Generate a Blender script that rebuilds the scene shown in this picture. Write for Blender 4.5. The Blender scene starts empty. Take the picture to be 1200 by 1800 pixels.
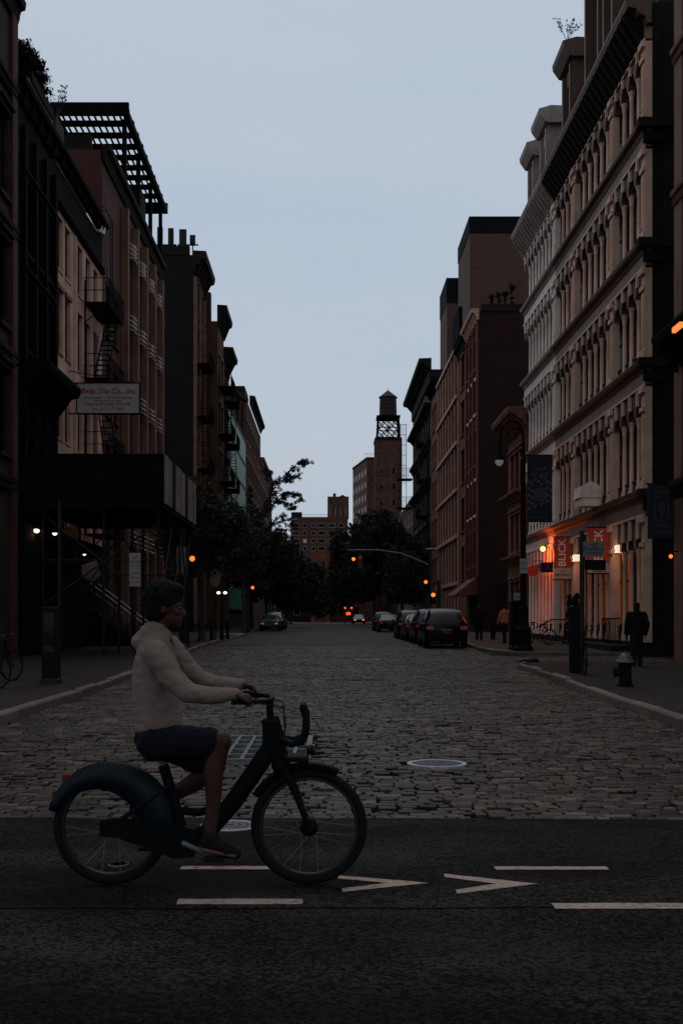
import bpy, math, random
import numpy as np
from mathutils import Vector, Matrix

random.seed(7)
SC = bpy.context.scene
COL = SC.collection
R = math.radians
PI = math.pi

# ---------------------------------------------------------------- camera
CAM_H = 1.5
F = 2000.0                       # focal length in photo pixels (1200 x 1800)
VX, VY = 575.0, 1085.0           # vanishing point of the street
cam_d = bpy.data.cameras.new("camera")
cam = bpy.data.objects.new("camera", cam_d)
COL.objects.link(cam)
cam.location = (0, 0, CAM_H)
cam.rotation_euler = (R(90), 0, 0)
cam_d.sensor_width = 36.0
cam_d.lens = F / 1800 * 36
cam_d.shift_x = (600 - VX) / 1800
cam_d.shift_y = (VY - 900) / 1800
cam_d.clip_start = 0.1
cam_d.clip_end = 6000
SC.camera = cam

# ---------------------------------------------------------------- sky, sun, exposure
SUN_EL, SUN_AZ = R(58), R(0)
world = bpy.data.worlds.new("World")
SC.world = world
world.use_nodes = True
nt = world.node_tree
nt.nodes.clear()
def wn(t, **k):
    n = nt.nodes.new(t)
    for a, b in k.items():
        setattr(n, a, b)
    return n
w_out = wn("ShaderNodeOutputWorld")
w_bg = wn("ShaderNodeBackground")
w_bg.inputs["Strength"].default_value = 0.1
sky = wn("ShaderNodeTexSky", sky_type="NISHITA")
sky.sun_disc = False
sky.sun_elevation = SUN_EL
sky.sun_rotation = SUN_AZ
sky.dust_density = 3.0
# overcast veil: even pale blue cloud with very faint streaks
tc = wn("ShaderNodeTexCoord")
mp = wn("ShaderNodeMapping")
mp.inputs["Scale"].default_value = (1.0, 1.0, 5.0)
no = wn("ShaderNodeTexNoise")
no.inputs["Scale"].default_value = 2.2
no.inputs["Detail"].default_value = 4
rmp = wn("ShaderNodeValToRGB")
rmp.color_ramp.elements[0].position = 0.35
rmp.color_ramp.elements[0].color = (4.62, 5.52, 6.68, 1)
rmp.color_ramp.elements[1].position = 0.75
rmp.color_ramp.elements[1].color = (5.35, 5.98, 6.72, 1)
mx = wn("ShaderNodeMix", data_type="RGBA")
mx.inputs[0].default_value = 0.9
nt.links.new(tc.outputs["Generated"], mp.inputs["Vector"])
nt.links.new(mp.outputs["Vector"], no.inputs["Vector"])
nt.links.new(no.outputs["Fac"], rmp.inputs["Fac"])
nt.links.new(sky.outputs["Color"], mx.inputs[6])
nt.links.new(rmp.outputs["Color"], mx.inputs[7])
# the overcast veil grows a little brighter from the horizon up to the zenith
sep = wn("ShaderNodeSeparateXYZ")
fall = wn("ShaderNodeMapRange", interpolation_type="LINEAR")
fall.inputs[1].default_value = 0.0; fall.inputs[2].default_value = 1.0
fall.inputs[3].default_value = 0.93; fall.inputs[4].default_value = 0.98
scl = wn("ShaderNodeVectorMath", operation="SCALE")
nt.links.new(tc.outputs["Generated"], sep.inputs[0])
nt.links.new(sep.outputs[2], fall.inputs[0])
nt.links.new(mx.outputs[2], scl.inputs[0])
nt.links.new(fall.outputs[0], scl.inputs["Scale"])
nt.links.new(scl.outputs[0], w_bg.inputs["Color"])
nt.links.new(w_bg.outputs[0], w_out.inputs[0])

sun_d = bpy.data.lights.new("sun", "SUN")
sun_d.energy = 0.4
sun_d.angle = R(50)
sun_d.color = (1.0, 0.9, 0.8)
sun = bpy.data.objects.new("sun", sun_d)
COL.objects.link(sun)
sun.rotation_euler = (-(R(90) - SUN_EL), 0, -SUN_AZ)
SC.view_settings.view_transform = "Standard"
SC.view_settings.look = "None"
SC.view_settings.exposure = 0.0
SC.view_settings.gamma = 1.0
SC.view_settings.use_curve_mapping = False
SC.cycles.max_bounces = 6
SC.cycles.diffuse_bounces = 3

# ---------------------------------------------------------------- helpers: layout
def at(px, py, Y):
    """point of the place seen at photo pixel (px,py) at distance Y down the street"""
    return Vector(((px - VX) / F * Y, Y, CAM_H + (VY - py) / F * Y))
_GY = [0, 22, 34, 50, 100, 200, 6000]
_GZ = [0, 0, 0.08, 0.22, 0.30, 0.52, 0.52]
def g(Y):
    return float(np.interp(Y, _GY, _GZ))
KH = 0.13                        # kerb height
def gs(Y):
    return g(Y) + KH

# ---------------------------------------------------------------- helpers: materials
MATS = {}
def _new(name):
    m = bpy.data.materials.new(name)
    m.use_nodes = True
    n = m.node_tree
    b = n.nodes["Principled BSDF"]
    MATS[name] = m
    return m, n, b
def mat(name, col, rough=0.7, var=0.3, scale=2.0, bump=0.25, metal=0.0, fine=30.0, streak=0.0, spec=0.35, objvar=0.0):
    m, n, b = _new(name)
    L = n.links.new
    geo = n.nodes.new("ShaderNodeNewGeometry")
    n1 = n.nodes.new("ShaderNodeTexNoise"); n1.inputs["Scale"].default_value = scale; n1.inputs["Detail"].default_value = 5
    n2 = n.nodes.new("ShaderNodeTexNoise"); n2.inputs["Scale"].default_value = fine; n2.inputs["Detail"].default_value = 3
    L(geo.outputs["Position"], n1.inputs["Vector"]); L(geo.outputs["Position"], n2.inputs["Vector"])
    r = n.nodes.new("ShaderNodeValToRGB")
    r.color_ramp.elements[0].position = 0.3; r.color_ramp.elements[1].position = 0.7
    r.color_ramp.elements[0].color = tuple(c * (1 - var) for c in col) + (1,)
    r.color_ramp.elements[1].color = tuple(min(1, c * (1 + var)) for c in col) + (1,)
    add = n.nodes.new("ShaderNodeMath"); add.operation = "MULTIPLY_ADD"; add.inputs[1].default_value = 0.35
    L(n2.outputs["Fac"], add.inputs[0]); L(n1.outputs["Fac"], add.inputs[2])
    sub = n.nodes.new("ShaderNodeMath"); sub.operation = "SUBTRACT"; sub.inputs[1].default_value = 0.17
    L(add.outputs[0], sub.inputs[0])
    last = sub.outputs[0]
    if streak:
        mp = n.nodes.new("ShaderNodeMapping"); mp.inputs["Scale"].default_value = (3, 3, 0.12)
        n3 = n.nodes.new("ShaderNodeTexNoise"); n3.inputs["Scale"].default_value = 1.4; n3.inputs["Detail"].default_value = 4
        L(geo.outputs["Position"], mp.inputs["Vector"]); L(mp.outputs["Vector"], n3.inputs["Vector"])
        ma = n.nodes.new("ShaderNodeMath"); ma.operation = "MULTIPLY_ADD"; ma.inputs[1].default_value = streak
        L(n3.outputs["Fac"], ma.inputs[0]); L(last, ma.inputs[2])
        s2 = n.nodes.new("ShaderNodeMath"); s2.operation = "SUBTRACT"; s2.inputs[1].default_value = streak * 0.5
        L(ma.outputs[0], s2.inputs[0]); last = s2.outputs[0]
    if objvar:
        oi = n.nodes.new("ShaderNodeObjectInfo")
        ma = n.nodes.new("ShaderNodeMath"); ma.operation = "MULTIPLY_ADD"; ma.inputs[1].default_value = objvar
        L(oi.outputs["Random"], ma.inputs[0]); L(last, ma.inputs[2])
        s2 = n.nodes.new("ShaderNodeMath"); s2.operation = "SUBTRACT"; s2.inputs[1].default_value = objvar * 0.5
        L(ma.outputs[0], s2.inputs[0]); last = s2.outputs[0]
    L(last, r.inputs["Fac"])
    L(r.outputs["Color"], b.inputs["Base Color"])
    b.inputs["Roughness"].default_value = rough
    b.inputs["Metallic"].default_value = metal
    b.inputs["Specular IOR Level"].default_value = spec
    if bump:
        bp = n.nodes.new("ShaderNodeBump"); bp.inputs["Strength"].default_value = bump; bp.inputs["Distance"].default_value = 0.02
        L(n2.outputs["Fac"], bp.inputs["Height"]); L(bp.outputs["Normal"], b.inputs["Normal"])
    return m
def brick(name, c1, c2, mortar, w=0.215, h=0.075, rough=0.85):
    m, n, b = _new(name)
    L = n.links.new
    geo = n.nodes.new("ShaderNodeNewGeometry")
    sp = n.nodes.new("ShaderNodeSeparateXYZ"); L(geo.outputs["Position"], sp.inputs[0])
    ad = n.nodes.new("ShaderNodeMath"); L(sp.outputs[0], ad.inputs[0]); L(sp.outputs[1], ad.inputs[1])
    cb = n.nodes.new("ShaderNodeCombineXYZ"); L(ad.outputs[0], cb.inputs[0]); L(sp.outputs[2], cb.inputs[1])
    t = n.nodes.new("ShaderNodeTexBrick")
    t.inputs["Scale"].default_value = 1.0
    t.inputs["Brick Width"].default_value = w; t.inputs["Row Height"].default_value = h
    t.inputs["Mortar Size"].default_value = 0.006
    t.inputs["Color1"].default_value = c1 + (1,); t.inputs["Color2"].default_value = c2 + (1,); t.inputs["Mortar"].default_value = mortar + (1,)
    L(cb.outputs[0], t.inputs["Vector"])
    n1 = n.nodes.new("ShaderNodeTexNoise"); n1.inputs["Scale"].default_value = 0.9; n1.inputs["Detail"].default_value = 6
    L(geo.outputs["Position"], n1.inputs["Vector"])
    mr = n.nodes.new("ShaderNodeMapRange"); mr.inputs[1].default_value = 0.3; mr.inputs[2].default_value = 0.7; mr.inputs[3].default_value = 0.6; mr.inputs[4].default_value = 1.3
    L(n1.outputs["Fac"], mr.inputs[0])
    mu = n.nodes.new("ShaderNodeVectorMath"); mu.operation = "SCALE"
    L(t.outputs["Color"], mu.inputs[0]); L(mr.outputs[0], mu.inputs["Scale"])
    L(mu.outputs[0], b.inputs["Base Color"])
    bp = n.nodes.new("ShaderNodeBump"); bp.inputs["Strength"].default_value = 0.4; bp.inputs["Distance"].default_value = 0.01; bp.invert = True
    L(t.outputs["Fac"], bp.inputs["Height"]); L(bp.outputs["Normal"], b.inputs["Normal"])
    b.inputs["Roughness"].default_value = rough
    b.inputs["Specular IOR Level"].default_value = 0.25
    return m
def emit(name, col, strength):
    m, n, b = _new(name)
    b.inputs["Base Color"].default_value = tuple(c * 0.3 for c in col) + (1,)
    b.inputs["Emission Color"].default_value = col + (1,)
    b.inputs["Emission Strength"].default_value = strength
    b.inputs["Roughness"].default_value = 0.3
    return m
def glass(name, col=(0.012, 0.014, 0.017), rough=0.07, cur=(0.05, 0.045, 0.04), spec=0.5):
    """dark window glass; some rooms have a pale blind or curtain behind the pane"""
    m, n, b = _new(name)
    L = n.links.new
    oi = n.nodes.new("ShaderNodeObjectInfo")
    r = n.nodes.new("ShaderNodeValToRGB")
    r.color_ramp.interpolation = "CONSTANT"
    r.color_ramp.elements[0].color = col + (1,)
    r.color_ramp.elements[1].position = 0.72; r.color_ramp.elements[1].color = cur + (1,)
    q = r.color_ramp.elements.new(0.45); q.color = tuple(c * 0.45 for c in col) + (1,)
    q = r.color_ramp.elements.new(0.9); q.color = (cur[0] * 1.5, cur[1] * 0.75, cur[2] * 0.55, 1)
    L(oi.outputs["Random"], r.inputs["Fac"]); L(r.outputs["Color"], b.inputs["Base Color"])
    geo = n.nodes.new("ShaderNodeNewGeometry")
    n1 = n.nodes.new("ShaderNodeTexNoise"); n1.inputs["Scale"].default_value = 0.8
    L(geo.outputs["Position"], n1.inputs["Vector"])
    bp = n.nodes.new("ShaderNodeBump"); bp.inputs["Strength"].default_value = 0.06; bp.inputs["Distance"].default_value = 0.1
    L(n1.outputs["Fac"], bp.inputs["Height"]); L(bp.outputs["Normal"], b.inputs["Normal"])
    b.inputs["Roughness"].default_value = rough
    b.inputs["Specular IOR Level"].default_value = spec
    return m

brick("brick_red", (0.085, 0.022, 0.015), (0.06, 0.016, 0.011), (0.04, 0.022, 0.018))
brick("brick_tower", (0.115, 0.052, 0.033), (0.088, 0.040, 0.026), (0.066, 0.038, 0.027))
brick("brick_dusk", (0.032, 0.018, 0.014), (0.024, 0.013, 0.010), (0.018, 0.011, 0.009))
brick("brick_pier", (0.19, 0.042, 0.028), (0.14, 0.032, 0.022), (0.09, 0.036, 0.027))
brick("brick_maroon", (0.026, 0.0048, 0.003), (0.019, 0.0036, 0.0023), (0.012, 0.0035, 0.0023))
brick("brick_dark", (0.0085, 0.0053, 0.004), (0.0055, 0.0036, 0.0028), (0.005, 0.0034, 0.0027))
brick("brick_brown", (0.085, 0.034, 0.0195), (0.06, 0.0245, 0.0142), (0.042, 0.021, 0.0135))
brick("brick_orange", (0.21, 0.054, 0.030), (0.155, 0.041, 0.024), (0.095, 0.041, 0.028))
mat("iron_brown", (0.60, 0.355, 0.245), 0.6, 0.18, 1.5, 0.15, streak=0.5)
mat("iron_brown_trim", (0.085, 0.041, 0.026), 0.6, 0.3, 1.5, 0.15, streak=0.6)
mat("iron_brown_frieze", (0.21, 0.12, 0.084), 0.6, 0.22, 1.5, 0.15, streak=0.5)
mat("iron_recess_shade", (0.045, 0.0215, 0.0135), 0.7, 0.25, 1.5, 0.15, streak=0.5, spec=0.15)  # shade of the recesses put into a darker iron colour
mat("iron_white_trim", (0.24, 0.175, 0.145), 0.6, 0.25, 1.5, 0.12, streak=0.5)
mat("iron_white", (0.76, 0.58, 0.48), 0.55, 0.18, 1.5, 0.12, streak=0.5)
mat("iron_black", (0.0058, 0.0044, 0.0038), 0.8, 0.3, 3, 0.1, spec=0.03)
mat("paint_black", (0.005, 0.0046, 0.0044), 0.6, 0.3, 3, 0.05, spec=0.06)
mat("metal_dark", (0.012, 0.011, 0.011), 0.6, 0.3, 6, 0.1, spec=0.15)
mat("metal_grey", (0.11, 0.105, 0.10), 0.5, 0.25, 6, 0.1, metal=0.3, spec=0.2)
mat("stucco_beige", (0.53, 0.325, 0.235), 0.85, 0.25, 0.8, 0.3, streak=0.6)
mat("stone_brown", (0.15, 0.066, 0.042), 0.8, 0.3, 1.0, 0.3, streak=0.5)
mat("stone_tan", (0.46, 0.24, 0.155), 0.8, 0.25, 1.0, 0.3, streak=0.5)
mat("stone_dark", (0.016, 0.0105, 0.009), 0.9, 0.3, 1.0, 0.3, streak=0.5, spec=0.12)
mat("concrete_panel", (0.068, 0.0305, 0.0205), 0.85, 0.12, 0.25, 0.2, streak=0.3)
mat("roof_black", (0.006, 0.0055, 0.006), 0.9, 0.3, 1.0, 0.3, spec=0.1)
mat("slate", (0.016, 0.012, 0.011), 0.8, 0.3, 2.0, 0.3)
mat("wood_dark", (0.008, 0.006, 0.005), 0.9, 0.3, 4.0, 0.3, spec=0.1)
mat("tank_wood", (0.028, 0.018, 0.016), 0.85, 0.3, 3.0, 0.3, streak=0.8)
mat("white_paint", (0.80, 0.76, 0.74), 0.6, 0.1, 3.0, 0.1)
mat("plywood", (0.17, 0.135, 0.11), 0.8, 0.4, 1.2, 0.2, streak=1.4)
mat("shed_paint", (0.0055, 0.0055, 0.0055), 0.9, 0.3, 2.0, 0.2, spec=0.05)
mat("green_glass", (0.06, 0.21, 0.155), 0.35, 0.25, 0.5, 0.0, spec=0.3)
mat("leaf_dark", (0.034, 0.037, 0.025), 0.8, 0.5, 0.7, 0.0, spec=0.08)
mat("leaf_hedge", (0.010, 0.011, 0.007), 0.8, 0.5, 3.0, 0.0, spec=0.08)
mat("bark", (0.03, 0.023, 0.019), 0.9, 0.4, 5.0, 0.6)
mat("kerb_granite", (0.105, 0.072, 0.056), 0.75, 0.25, 3.0, 0.3, objvar=0.6)
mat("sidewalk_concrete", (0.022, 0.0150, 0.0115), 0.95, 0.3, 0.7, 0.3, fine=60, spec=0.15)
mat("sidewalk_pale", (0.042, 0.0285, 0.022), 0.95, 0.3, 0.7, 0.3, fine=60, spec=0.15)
m, n, b = _new("road_paint")
_L = n.links.new
_g = n.nodes.new("ShaderNodeNewGeometry")
_a = n.nodes.new("ShaderNodeTexNoise"); _a.inputs["Scale"].default_value = 26; _a.inputs["Detail"].default_value = 6; _a.inputs["Roughness"].default_value = 0.7
_b = n.nodes.new("ShaderNodeTexNoise"); _b.inputs["Scale"].default_value = 3.0; _b.inputs["Detail"].default_value = 3
_L(_g.outputs["Position"], _a.inputs["Vector"]); _L(_g.outputs["Position"], _b.inputs["Vector"])
_m = n.nodes.new("ShaderNodeMath"); _m.operation = "MULTIPLY_ADD"; _m.inputs[1].default_value = 0.45; _L(_b.outputs["Fac"], _m.inputs[0]); _L(_a.outputs["Fac"], _m.inputs[2])
_r = n.nodes.new("ShaderNodeValToRGB")
_r.color_ramp.elements[0].position = 0.54; _r.color_ramp.elements[0].color = (0.02, 0.016, 0.014, 1)
_r.color_ramp.elements[1].position = 0.64; _r.color_ramp.elements[1].color = (0.24, 0.17, 0.135, 1)
_e = _r.color_ramp.elements.new(0.9); _e.color = (0.36, 0.265, 0.215, 1)
_L(_m.outputs[0], _r.inputs["Fac"]); _L(_r.outputs["Color"], b.inputs["Base Color"])
b.inputs["Roughness"].default_value = 0.85; b.inputs["Specular IOR Level"].default_value = 0.15
mat("cast_iron", (0.33, 0.32, 0.32), 0.42, 0.25, 8.0, 0.3, metal=0.5)
mat("hydrant_cap", (0.055, 0.05, 0.047), 0.45, 0.3, 9, 0.1, spec=0.3)
mat("pipe_grey", (0.03, 0.027, 0.025), 0.6, 0.3, 6, 0.1, spec=0.15)
mat("lid_iron", (0.045, 0.042, 0.040), 0.6, 0.3, 8.0, 0.3, metal=0.2, spec=0.15)
mat("rubber", (0.0055, 0.0055, 0.0055), 0.85, 0.2, 20, 0.1, spec=0.1)
mat("sign_white", (0.30, 0.25, 0.225), 0.6, 0.12, 5, 0.0)
mat("sign_cream", (0.34, 0.265, 0.235), 0.7, 0.12, 3, 0.0)
mat("letter_red", (0.20, 0.025, 0.022), 0.6, 0.1, 5, 0.0)
mat("letter_dark", (0.03, 0.022, 0.02), 0.6, 0.1, 5, 0.0)
mat("letter_grey", (0.055, 0.06, 0.065), 0.6, 0.1, 5, 0.0)
mat("letter_white", (0.62, 0.52, 0.47), 0.6, 0.1, 5, 0.0)
mat("banner_red", (0.36, 0.038, 0.018), 0.75, 0.15, 4, 0.0)
mat("banner_black", (0.008, 0.010, 0.012), 0.8, 0.15, 4, 0.0)
mat("awning_red", (0.11, 0.025, 0.02), 0.8, 0.2, 4, 0.0)
mat("wall_orange", (0.30, 0.09, 0.05), 0.7, 0.2, 2, 0.0)
mat("skin", (0.036, 0.0115, 0.0075), 0.6, 0.15, 8, 0.05, spec=0.2)
mat("hair", (0.004, 0.0032, 0.003), 0.8, 0.3, 30, 0.6, fine=90, spec=0.08)
mat("sweater", (0.165, 0.118, 0.094), 0.95, 0.14, 5, 0.5, fine=140, spec=0.1)
mat("shorts", (0.006, 0.0065, 0.010), 0.9, 0.3, 8, 0.3, fine=90, spec=0.1)
mat("shoe", (0.008, 0.006, 0.006), 0.8, 0.3, 9, 0.2, spec=0.12)
mat("shoe_sole", (0.09, 0.035, 0.026), 0.8, 0.2, 9, 0.1)
mat("cloth_black", (0.006, 0.0062, 0.007), 0.95, 0.3, 6, 0.3, spec=0.1)
mat("cloth_navy", (0.010, 0.010, 0.013), 0.95, 0.3, 6, 0.3, spec=0.1)
mat("cloth_coral", (0.42, 0.14, 0.09), 0.9, 0.25, 6, 0.2, spec=0.1)
mat("bike_navy", (0.0026, 0.0027, 0.0034), 0.6, 0.2, 6, 0.0, spec=0.07)
mat("bike_blue", (0.0014, 0.0045, 0.0085), 0.5, 0.2, 4, 0.0, spec=0.15)
mat("steel", (0.16, 0.15, 0.145), 0.4, 0.2, 8, 0.0, metal=0.7)
mat("spoke_dark", (0.02, 0.019, 0.019), 0.5, 0.2, 8, 0.0, spec=0.2)
mat("grate_iron", (0.10, 0.098, 0.097), 0.55, 0.3, 8.0, 0.3, metal=0.3, spec=0.2)
mat("rim_dark", (0.012, 0.012, 0.012), 0.5, 0.2, 8, 0.0, spec=0.2)
mat("reflector_red", (0.08, 0.008, 0.007), 0.3, 0.1, 8, 0.0)
for nm, c in (("car_black", (0.010, 0.010, 0.012)), ("car_charcoal", (0.022, 0.022, 0.025)), ("car_blue", (0.008, 0.017, 0.035)), ("car_silver", (0.12, 0.12, 0.125))):
    mm = mat(nm, tuple(q * 0.45 for q in c), 0.35, 0.1, 2, 0.0, spec=0.14)
    mm.node_tree.nodes["Principled BSDF"].inputs["Coat Weight"].default_value = 0.06
glass("pane_dark", (0.005, 0.0044, 0.004), 0.12, (0.024, 0.017, 0.013), 0.06)
glass("pane_warm", (0.062, 0.031, 0.020), 0.25, (0.10, 0.055, 0.036), 0.08)
glass("pane_rust", (0.07, 0.045, 0.035), 0.12, (0.15, 0.055, 0.03), 0.4)
glass("car_glass", (0.004, 0.004, 0.0045), 0.1, (0.004, 0.004, 0.0045), 0.18)
emit("lit_amber", (1.0, 0.17, 0.025), 1.8)
emit("lit_red", (1.0, 0.10, 0.02), 1.3)
emit("lit_green", (0.03, 0.5, 0.25), 1.0)
emit("lit_white", (1.0, 0.80, 0.62), 2.2)
emit("pane_glow", (1.0, 0.17, 0.035), 0.10)  # red lamp glow of the shop put into the panes as emission
emit("lit_cream", (1.0, 0.74, 0.55), 0.95)
emit("lit_warm_window", (1.0, 0.5, 0.25), 0.07)
emit("lit_tail", (1.0, 0.06, 0.03), 0.03)
emit("lit_lens", (0.8, 0.8, 0.75), 0.10)
emit("lit_heat", (1.0, 0.36, 0.10), 5.0)

# ---------------------------------------------------------------- helpers: meshes
ORG = {}
def link(name, me, m=None, parent=None, loc=None, rotz=0.0):
    """link a mesh (given in world coordinates unless loc is given) as one object"""
    o = bpy.data.objects.new(name, me)
    COL.objects.link(o)
    if m is not None and not me.materials:
        me.materials.append(MATS[m] if isinstance(m, str) else m)
    if parent is not None:
        o.parent = parent
        ORG[o.name] = ORG.get(parent.name, Vector((0, 0, 0)))
        if loc is not None:
            o.location = Vector(loc) - ORG[parent.name]
            ORG[o.name] = Vector(loc)
    elif loc is not None:
        o.location = loc
        ORG[o.name] = Vector(loc)
    o.rotation_euler = (0, 0, rotz)
    return o
def tag(o, label, cat, group=None):
    o["label"] = label
    o["category"] = cat
    if group:
        o["group"] = group
    return o
def thing(name, label, cat, loc, group=None):
    o = bpy.data.objects.new(name, None)
    COL.objects.link(o)
    o.empty_display_size = 0.3
    o.location = loc
    ORG[o.name] = Vector(loc)
    return tag(o, label, cat, group)
def copy_tree(o, parent=None, delta=None, rotz=None, mats=None):
    c = o.copy()
    COL.objects.link(c)
    ORG[c.name] = ORG.get(o.name, Vector((0, 0, 0)))
    if parent is not None:
        c.parent = parent
    if delta is not None:
        c.location = o.location + Vector(delta)
        ORG[c.name] = ORG[c.name] + Vector(delta)
    if rotz is not None:
        c.rotation_euler = (0, 0, rotz)
    if mats and c.type == "MESH" and c.data.materials and c.data.materials[0].name in mats:
        c.data = c.data.copy()
        c.data.materials[0] = MATS[mats[c.data.materials[0].name]]
    for ch in list(o.children):
        copy_tree(ch, c, mats=mats)
    return c

class MB:
    def __init__(s):
        s.v = []; s.f = []
    def add(s, vs, fs):
        n = len(s.v)
        s.v += [tuple(p) for p in vs]
        s.f += [tuple(i + n for i in q) for q in fs]
        return s
    def box(s, x0, x1, y0, y1, z0, z1):
        x0, x1 = min(x0, x1), max(x0, x1); y0, y1 = min(y0, y1), max(y0, y1); z0, z1 = min(z0, z1), max(z0, z1)
        return s.add([(x0, y0, z0), (x1, y0, z0), (x1, y1, z0), (x0, y1, z0), (x0, y0, z1), (x1, y0, z1), (x1, y1, z1), (x0, y1, z1)],
                     [(0, 3, 2, 1), (4, 5, 6, 7), (0, 1, 5, 4), (1, 2, 6, 5), (2, 3, 7, 6), (3, 0, 4, 7)])
    def cbox(s, x0, x1, y0, y1, z0, z1, b=0.02):
        """box with chamfered top edge"""
        return s.add([(x0, y0, z0), (x1, y0, z0), (x1, y1, z0), (x0, y1, z0), (x0, y0, z1 - b), (x1, y0, z1 - b), (x1, y1, z1 - b), (x0, y1, z1 - b),
                      (x0 + b, y0 + b, z1), (x1 - b, y0 + b, z1), (x1 - b, y1 - b, z1), (x0 + b, y1 - b, z1)],
                     [(0, 3, 2, 1), (0, 1, 5, 4), (1, 2, 6, 5), (2, 3, 7, 6), (3, 0, 4, 7), (4, 5, 9, 8), (5, 6, 10, 9), (6, 7, 11, 10), (7, 4, 8, 11), (8, 9, 10, 11)])
    def obox(s, p0, p1, w, h, up=(0, 0, 1)):
        """bar of section w x h from p0 to p1"""
        p0, p1 = Vector(p0), Vector(p1)
        d = (p1 - p0).normalized()
        u = Vector(up)
        if abs(d.dot(u)) > 0.98:
            u = Vector((0, 1, 0))
        a = d.cross(u).normalized() * w / 2
        b = a.cross(d).normalized() * h / 2
        vs = [p + i * a + j * b for p in (p0, p1) for i, j in ((-1, -1), (1, -1), (1, 1), (-1, 1))]
        return s.add(vs, [(0, 1, 2, 3), (7, 6, 5, 4), (0, 4, 5, 1), (1, 5, 6, 2), (2, 6, 7, 3), (3, 7, 4, 0)])
    def tube(s, pts, r, n=8, cap=True):
        pts = [Vector(p) for p in pts]
        rs = r if isinstance(r, (list, tuple)) else [r] * len(pts)
        rings = []
        prev = None
        for i, p in enumerate(pts):
            d = (pts[min(i + 1, len(pts) - 1)] - pts[max(i - 1, 0)]).normalized()
            if prev is None:
                a = d.orthogonal().normalized()
            else:
                a = (prev - d * prev.dot(d))
                a = a.normalized() if a.length > 1e-6 else d.orthogonal().normalized()
            prev = a
            b = d.cross(a)
            rings.append([p + (a * math.cos(2 * PI * k / n) + b * math.sin(2 * PI * k / n)) * rs[i] for k in range(n)])
        vs = [q for rg in rings for q in rg]
        fs = []
        for i in range(len(pts) - 1):
            for k in range(n):
                fs.append((i * n + k, i * n + (k + 1) % n, (i + 1) * n + (k + 1) % n, (i + 1) * n + k))
        if cap:
            fs.append(tuple(range(n))[::-1]); fs.append(tuple((len(pts) - 1) * n + k for k in range(n)))
        return s.add(vs, fs)
    def lathe(s, prof, org=(0, 0, 0), n=16, axis="z", cap=True):
        ox, oy, oz = org
        vs = []
        for r, h in prof:
            for k in range(n):
                c, q = math.cos(2 * PI * k / n) * r, math.sin(2 * PI * k / n) * r
                if axis == "z": vs.append((ox + c, oy + q, oz + h))
                elif axis == "y": vs.append((ox + c, oy + h, oz + q))
                else: vs.append((ox + h, oy + c, oz + q))
        fs = []
        for i in range(len(prof) - 1):
            for k in range(n):
                fs.append((i * n + k, i * n + (k + 1) % n, (i + 1) * n + (k + 1) % n, (i + 1) * n + k))
        if cap:
            fs.append(tuple(range(n))[::-1]); fs.append(tuple((len(prof) - 1) * n + k for k in range(n)))
        return s.add(vs, fs)
    def torus(s, c, Rr, r, n=40, m=8, axis="y", sx=1.0):
        vs = []; fs = []
        for i in range(n):
            a = 2 * PI * i / n
            for j in range(m):
                b = 2 * PI * j / m
                q = Rr + r * math.cos(b); h = r * math.sin(b) * sx
                if axis == "y": vs.append((c[0] + q * math.cos(a), c[1] + h, c[2] + q * math.sin(a)))
                elif axis == "x": vs.append((c[0] + h, c[1] + q * math.cos(a), c[2] + q * math.sin(a)))
                else: vs.append((c[0] + q * math.cos(a), c[1] + q * math.sin(a), c[2] + h))
                fs.append((i * m + j, ((i + 1) % n) * m + j, ((i + 1) % n) * m + (j + 1) % m, i * m + (j + 1) % m))
        return s.add(vs, fs)
    def prism(s, poly, axis, a, b):
        """extrude polygon; axis 'y': poly in (x,z) from y=a to b; 'x': poly in (y,z); 'z': poly in (x,y)"""
        n = len(poly)
        def P(q, h):
            return (q[0], h, q[1]) if axis == "y" else ((h, q[0], q[1]) if axis == "x" else (q[0], q[1], h))
        vs = [P(q, a) for q in poly] + [P(q, b) for q in poly]
        fs = [tuple(range(n))[::-1], tuple(range(n, 2 * n))] + [(k, (k + 1) % n, n + (k + 1) % n, n + k) for k in range(n)]
        return s.add(vs, fs)
    def sphere(s, c, r, n=12, m=8):
        rx, ry, rz = r if isinstance(r, (tuple, list)) else (r, r, r)
        vs = [(c[0], c[1], c[2] - rz)]
        for i in range(1, m):
            t = -PI / 2 + PI * i / m
            for k in range(n):
                vs.append((c[0] + rx * math.cos(t) * math.cos(2 * PI * k / n), c[1] + ry * math.cos(t) * math.sin(2 * PI * k / n), c[2] + rz * math.sin(t)))
        vs.append((c[0], c[1], c[2] + rz))
        fs = [(0, 1 + (k + 1) % n, 1 + k) for k in range(n)]
        for i in range(m - 2):
            for k in range(n):
                fs.append((1 + i * n + k, 1 + i * n + (k + 1) % n, 1 + (i + 1) * n + (k + 1) % n, 1 + (i + 1) * n + k))
        t = 1 + (m - 2) * n
        fs += [(t + k, t + (k + 1) % n, len(vs) - 1) for k in range(n)]
        return s.add(vs, fs)
    def mesh(s, name, org=(0, 0, 0), smooth=False, fix=True):
        me = bpy.data.meshes.new(name)
        ox, oy, oz = org
        me.from_pydata([(x - ox, y - oy, z - oz) for x, y, z in s.v], [], s.f)
        if fix:
            import bmesh
            bm = bmesh.new(); bm.from_mesh(me)
            bmesh.ops.recalc_face_normals(bm, faces=bm.faces)
            bm.to_mesh(me); bm.free()
        if smooth:
            for p in me.polygons: p.use_smooth = True
            me.set_sharp_from_angle(angle=R(40))
        me.update()
        return me
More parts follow.
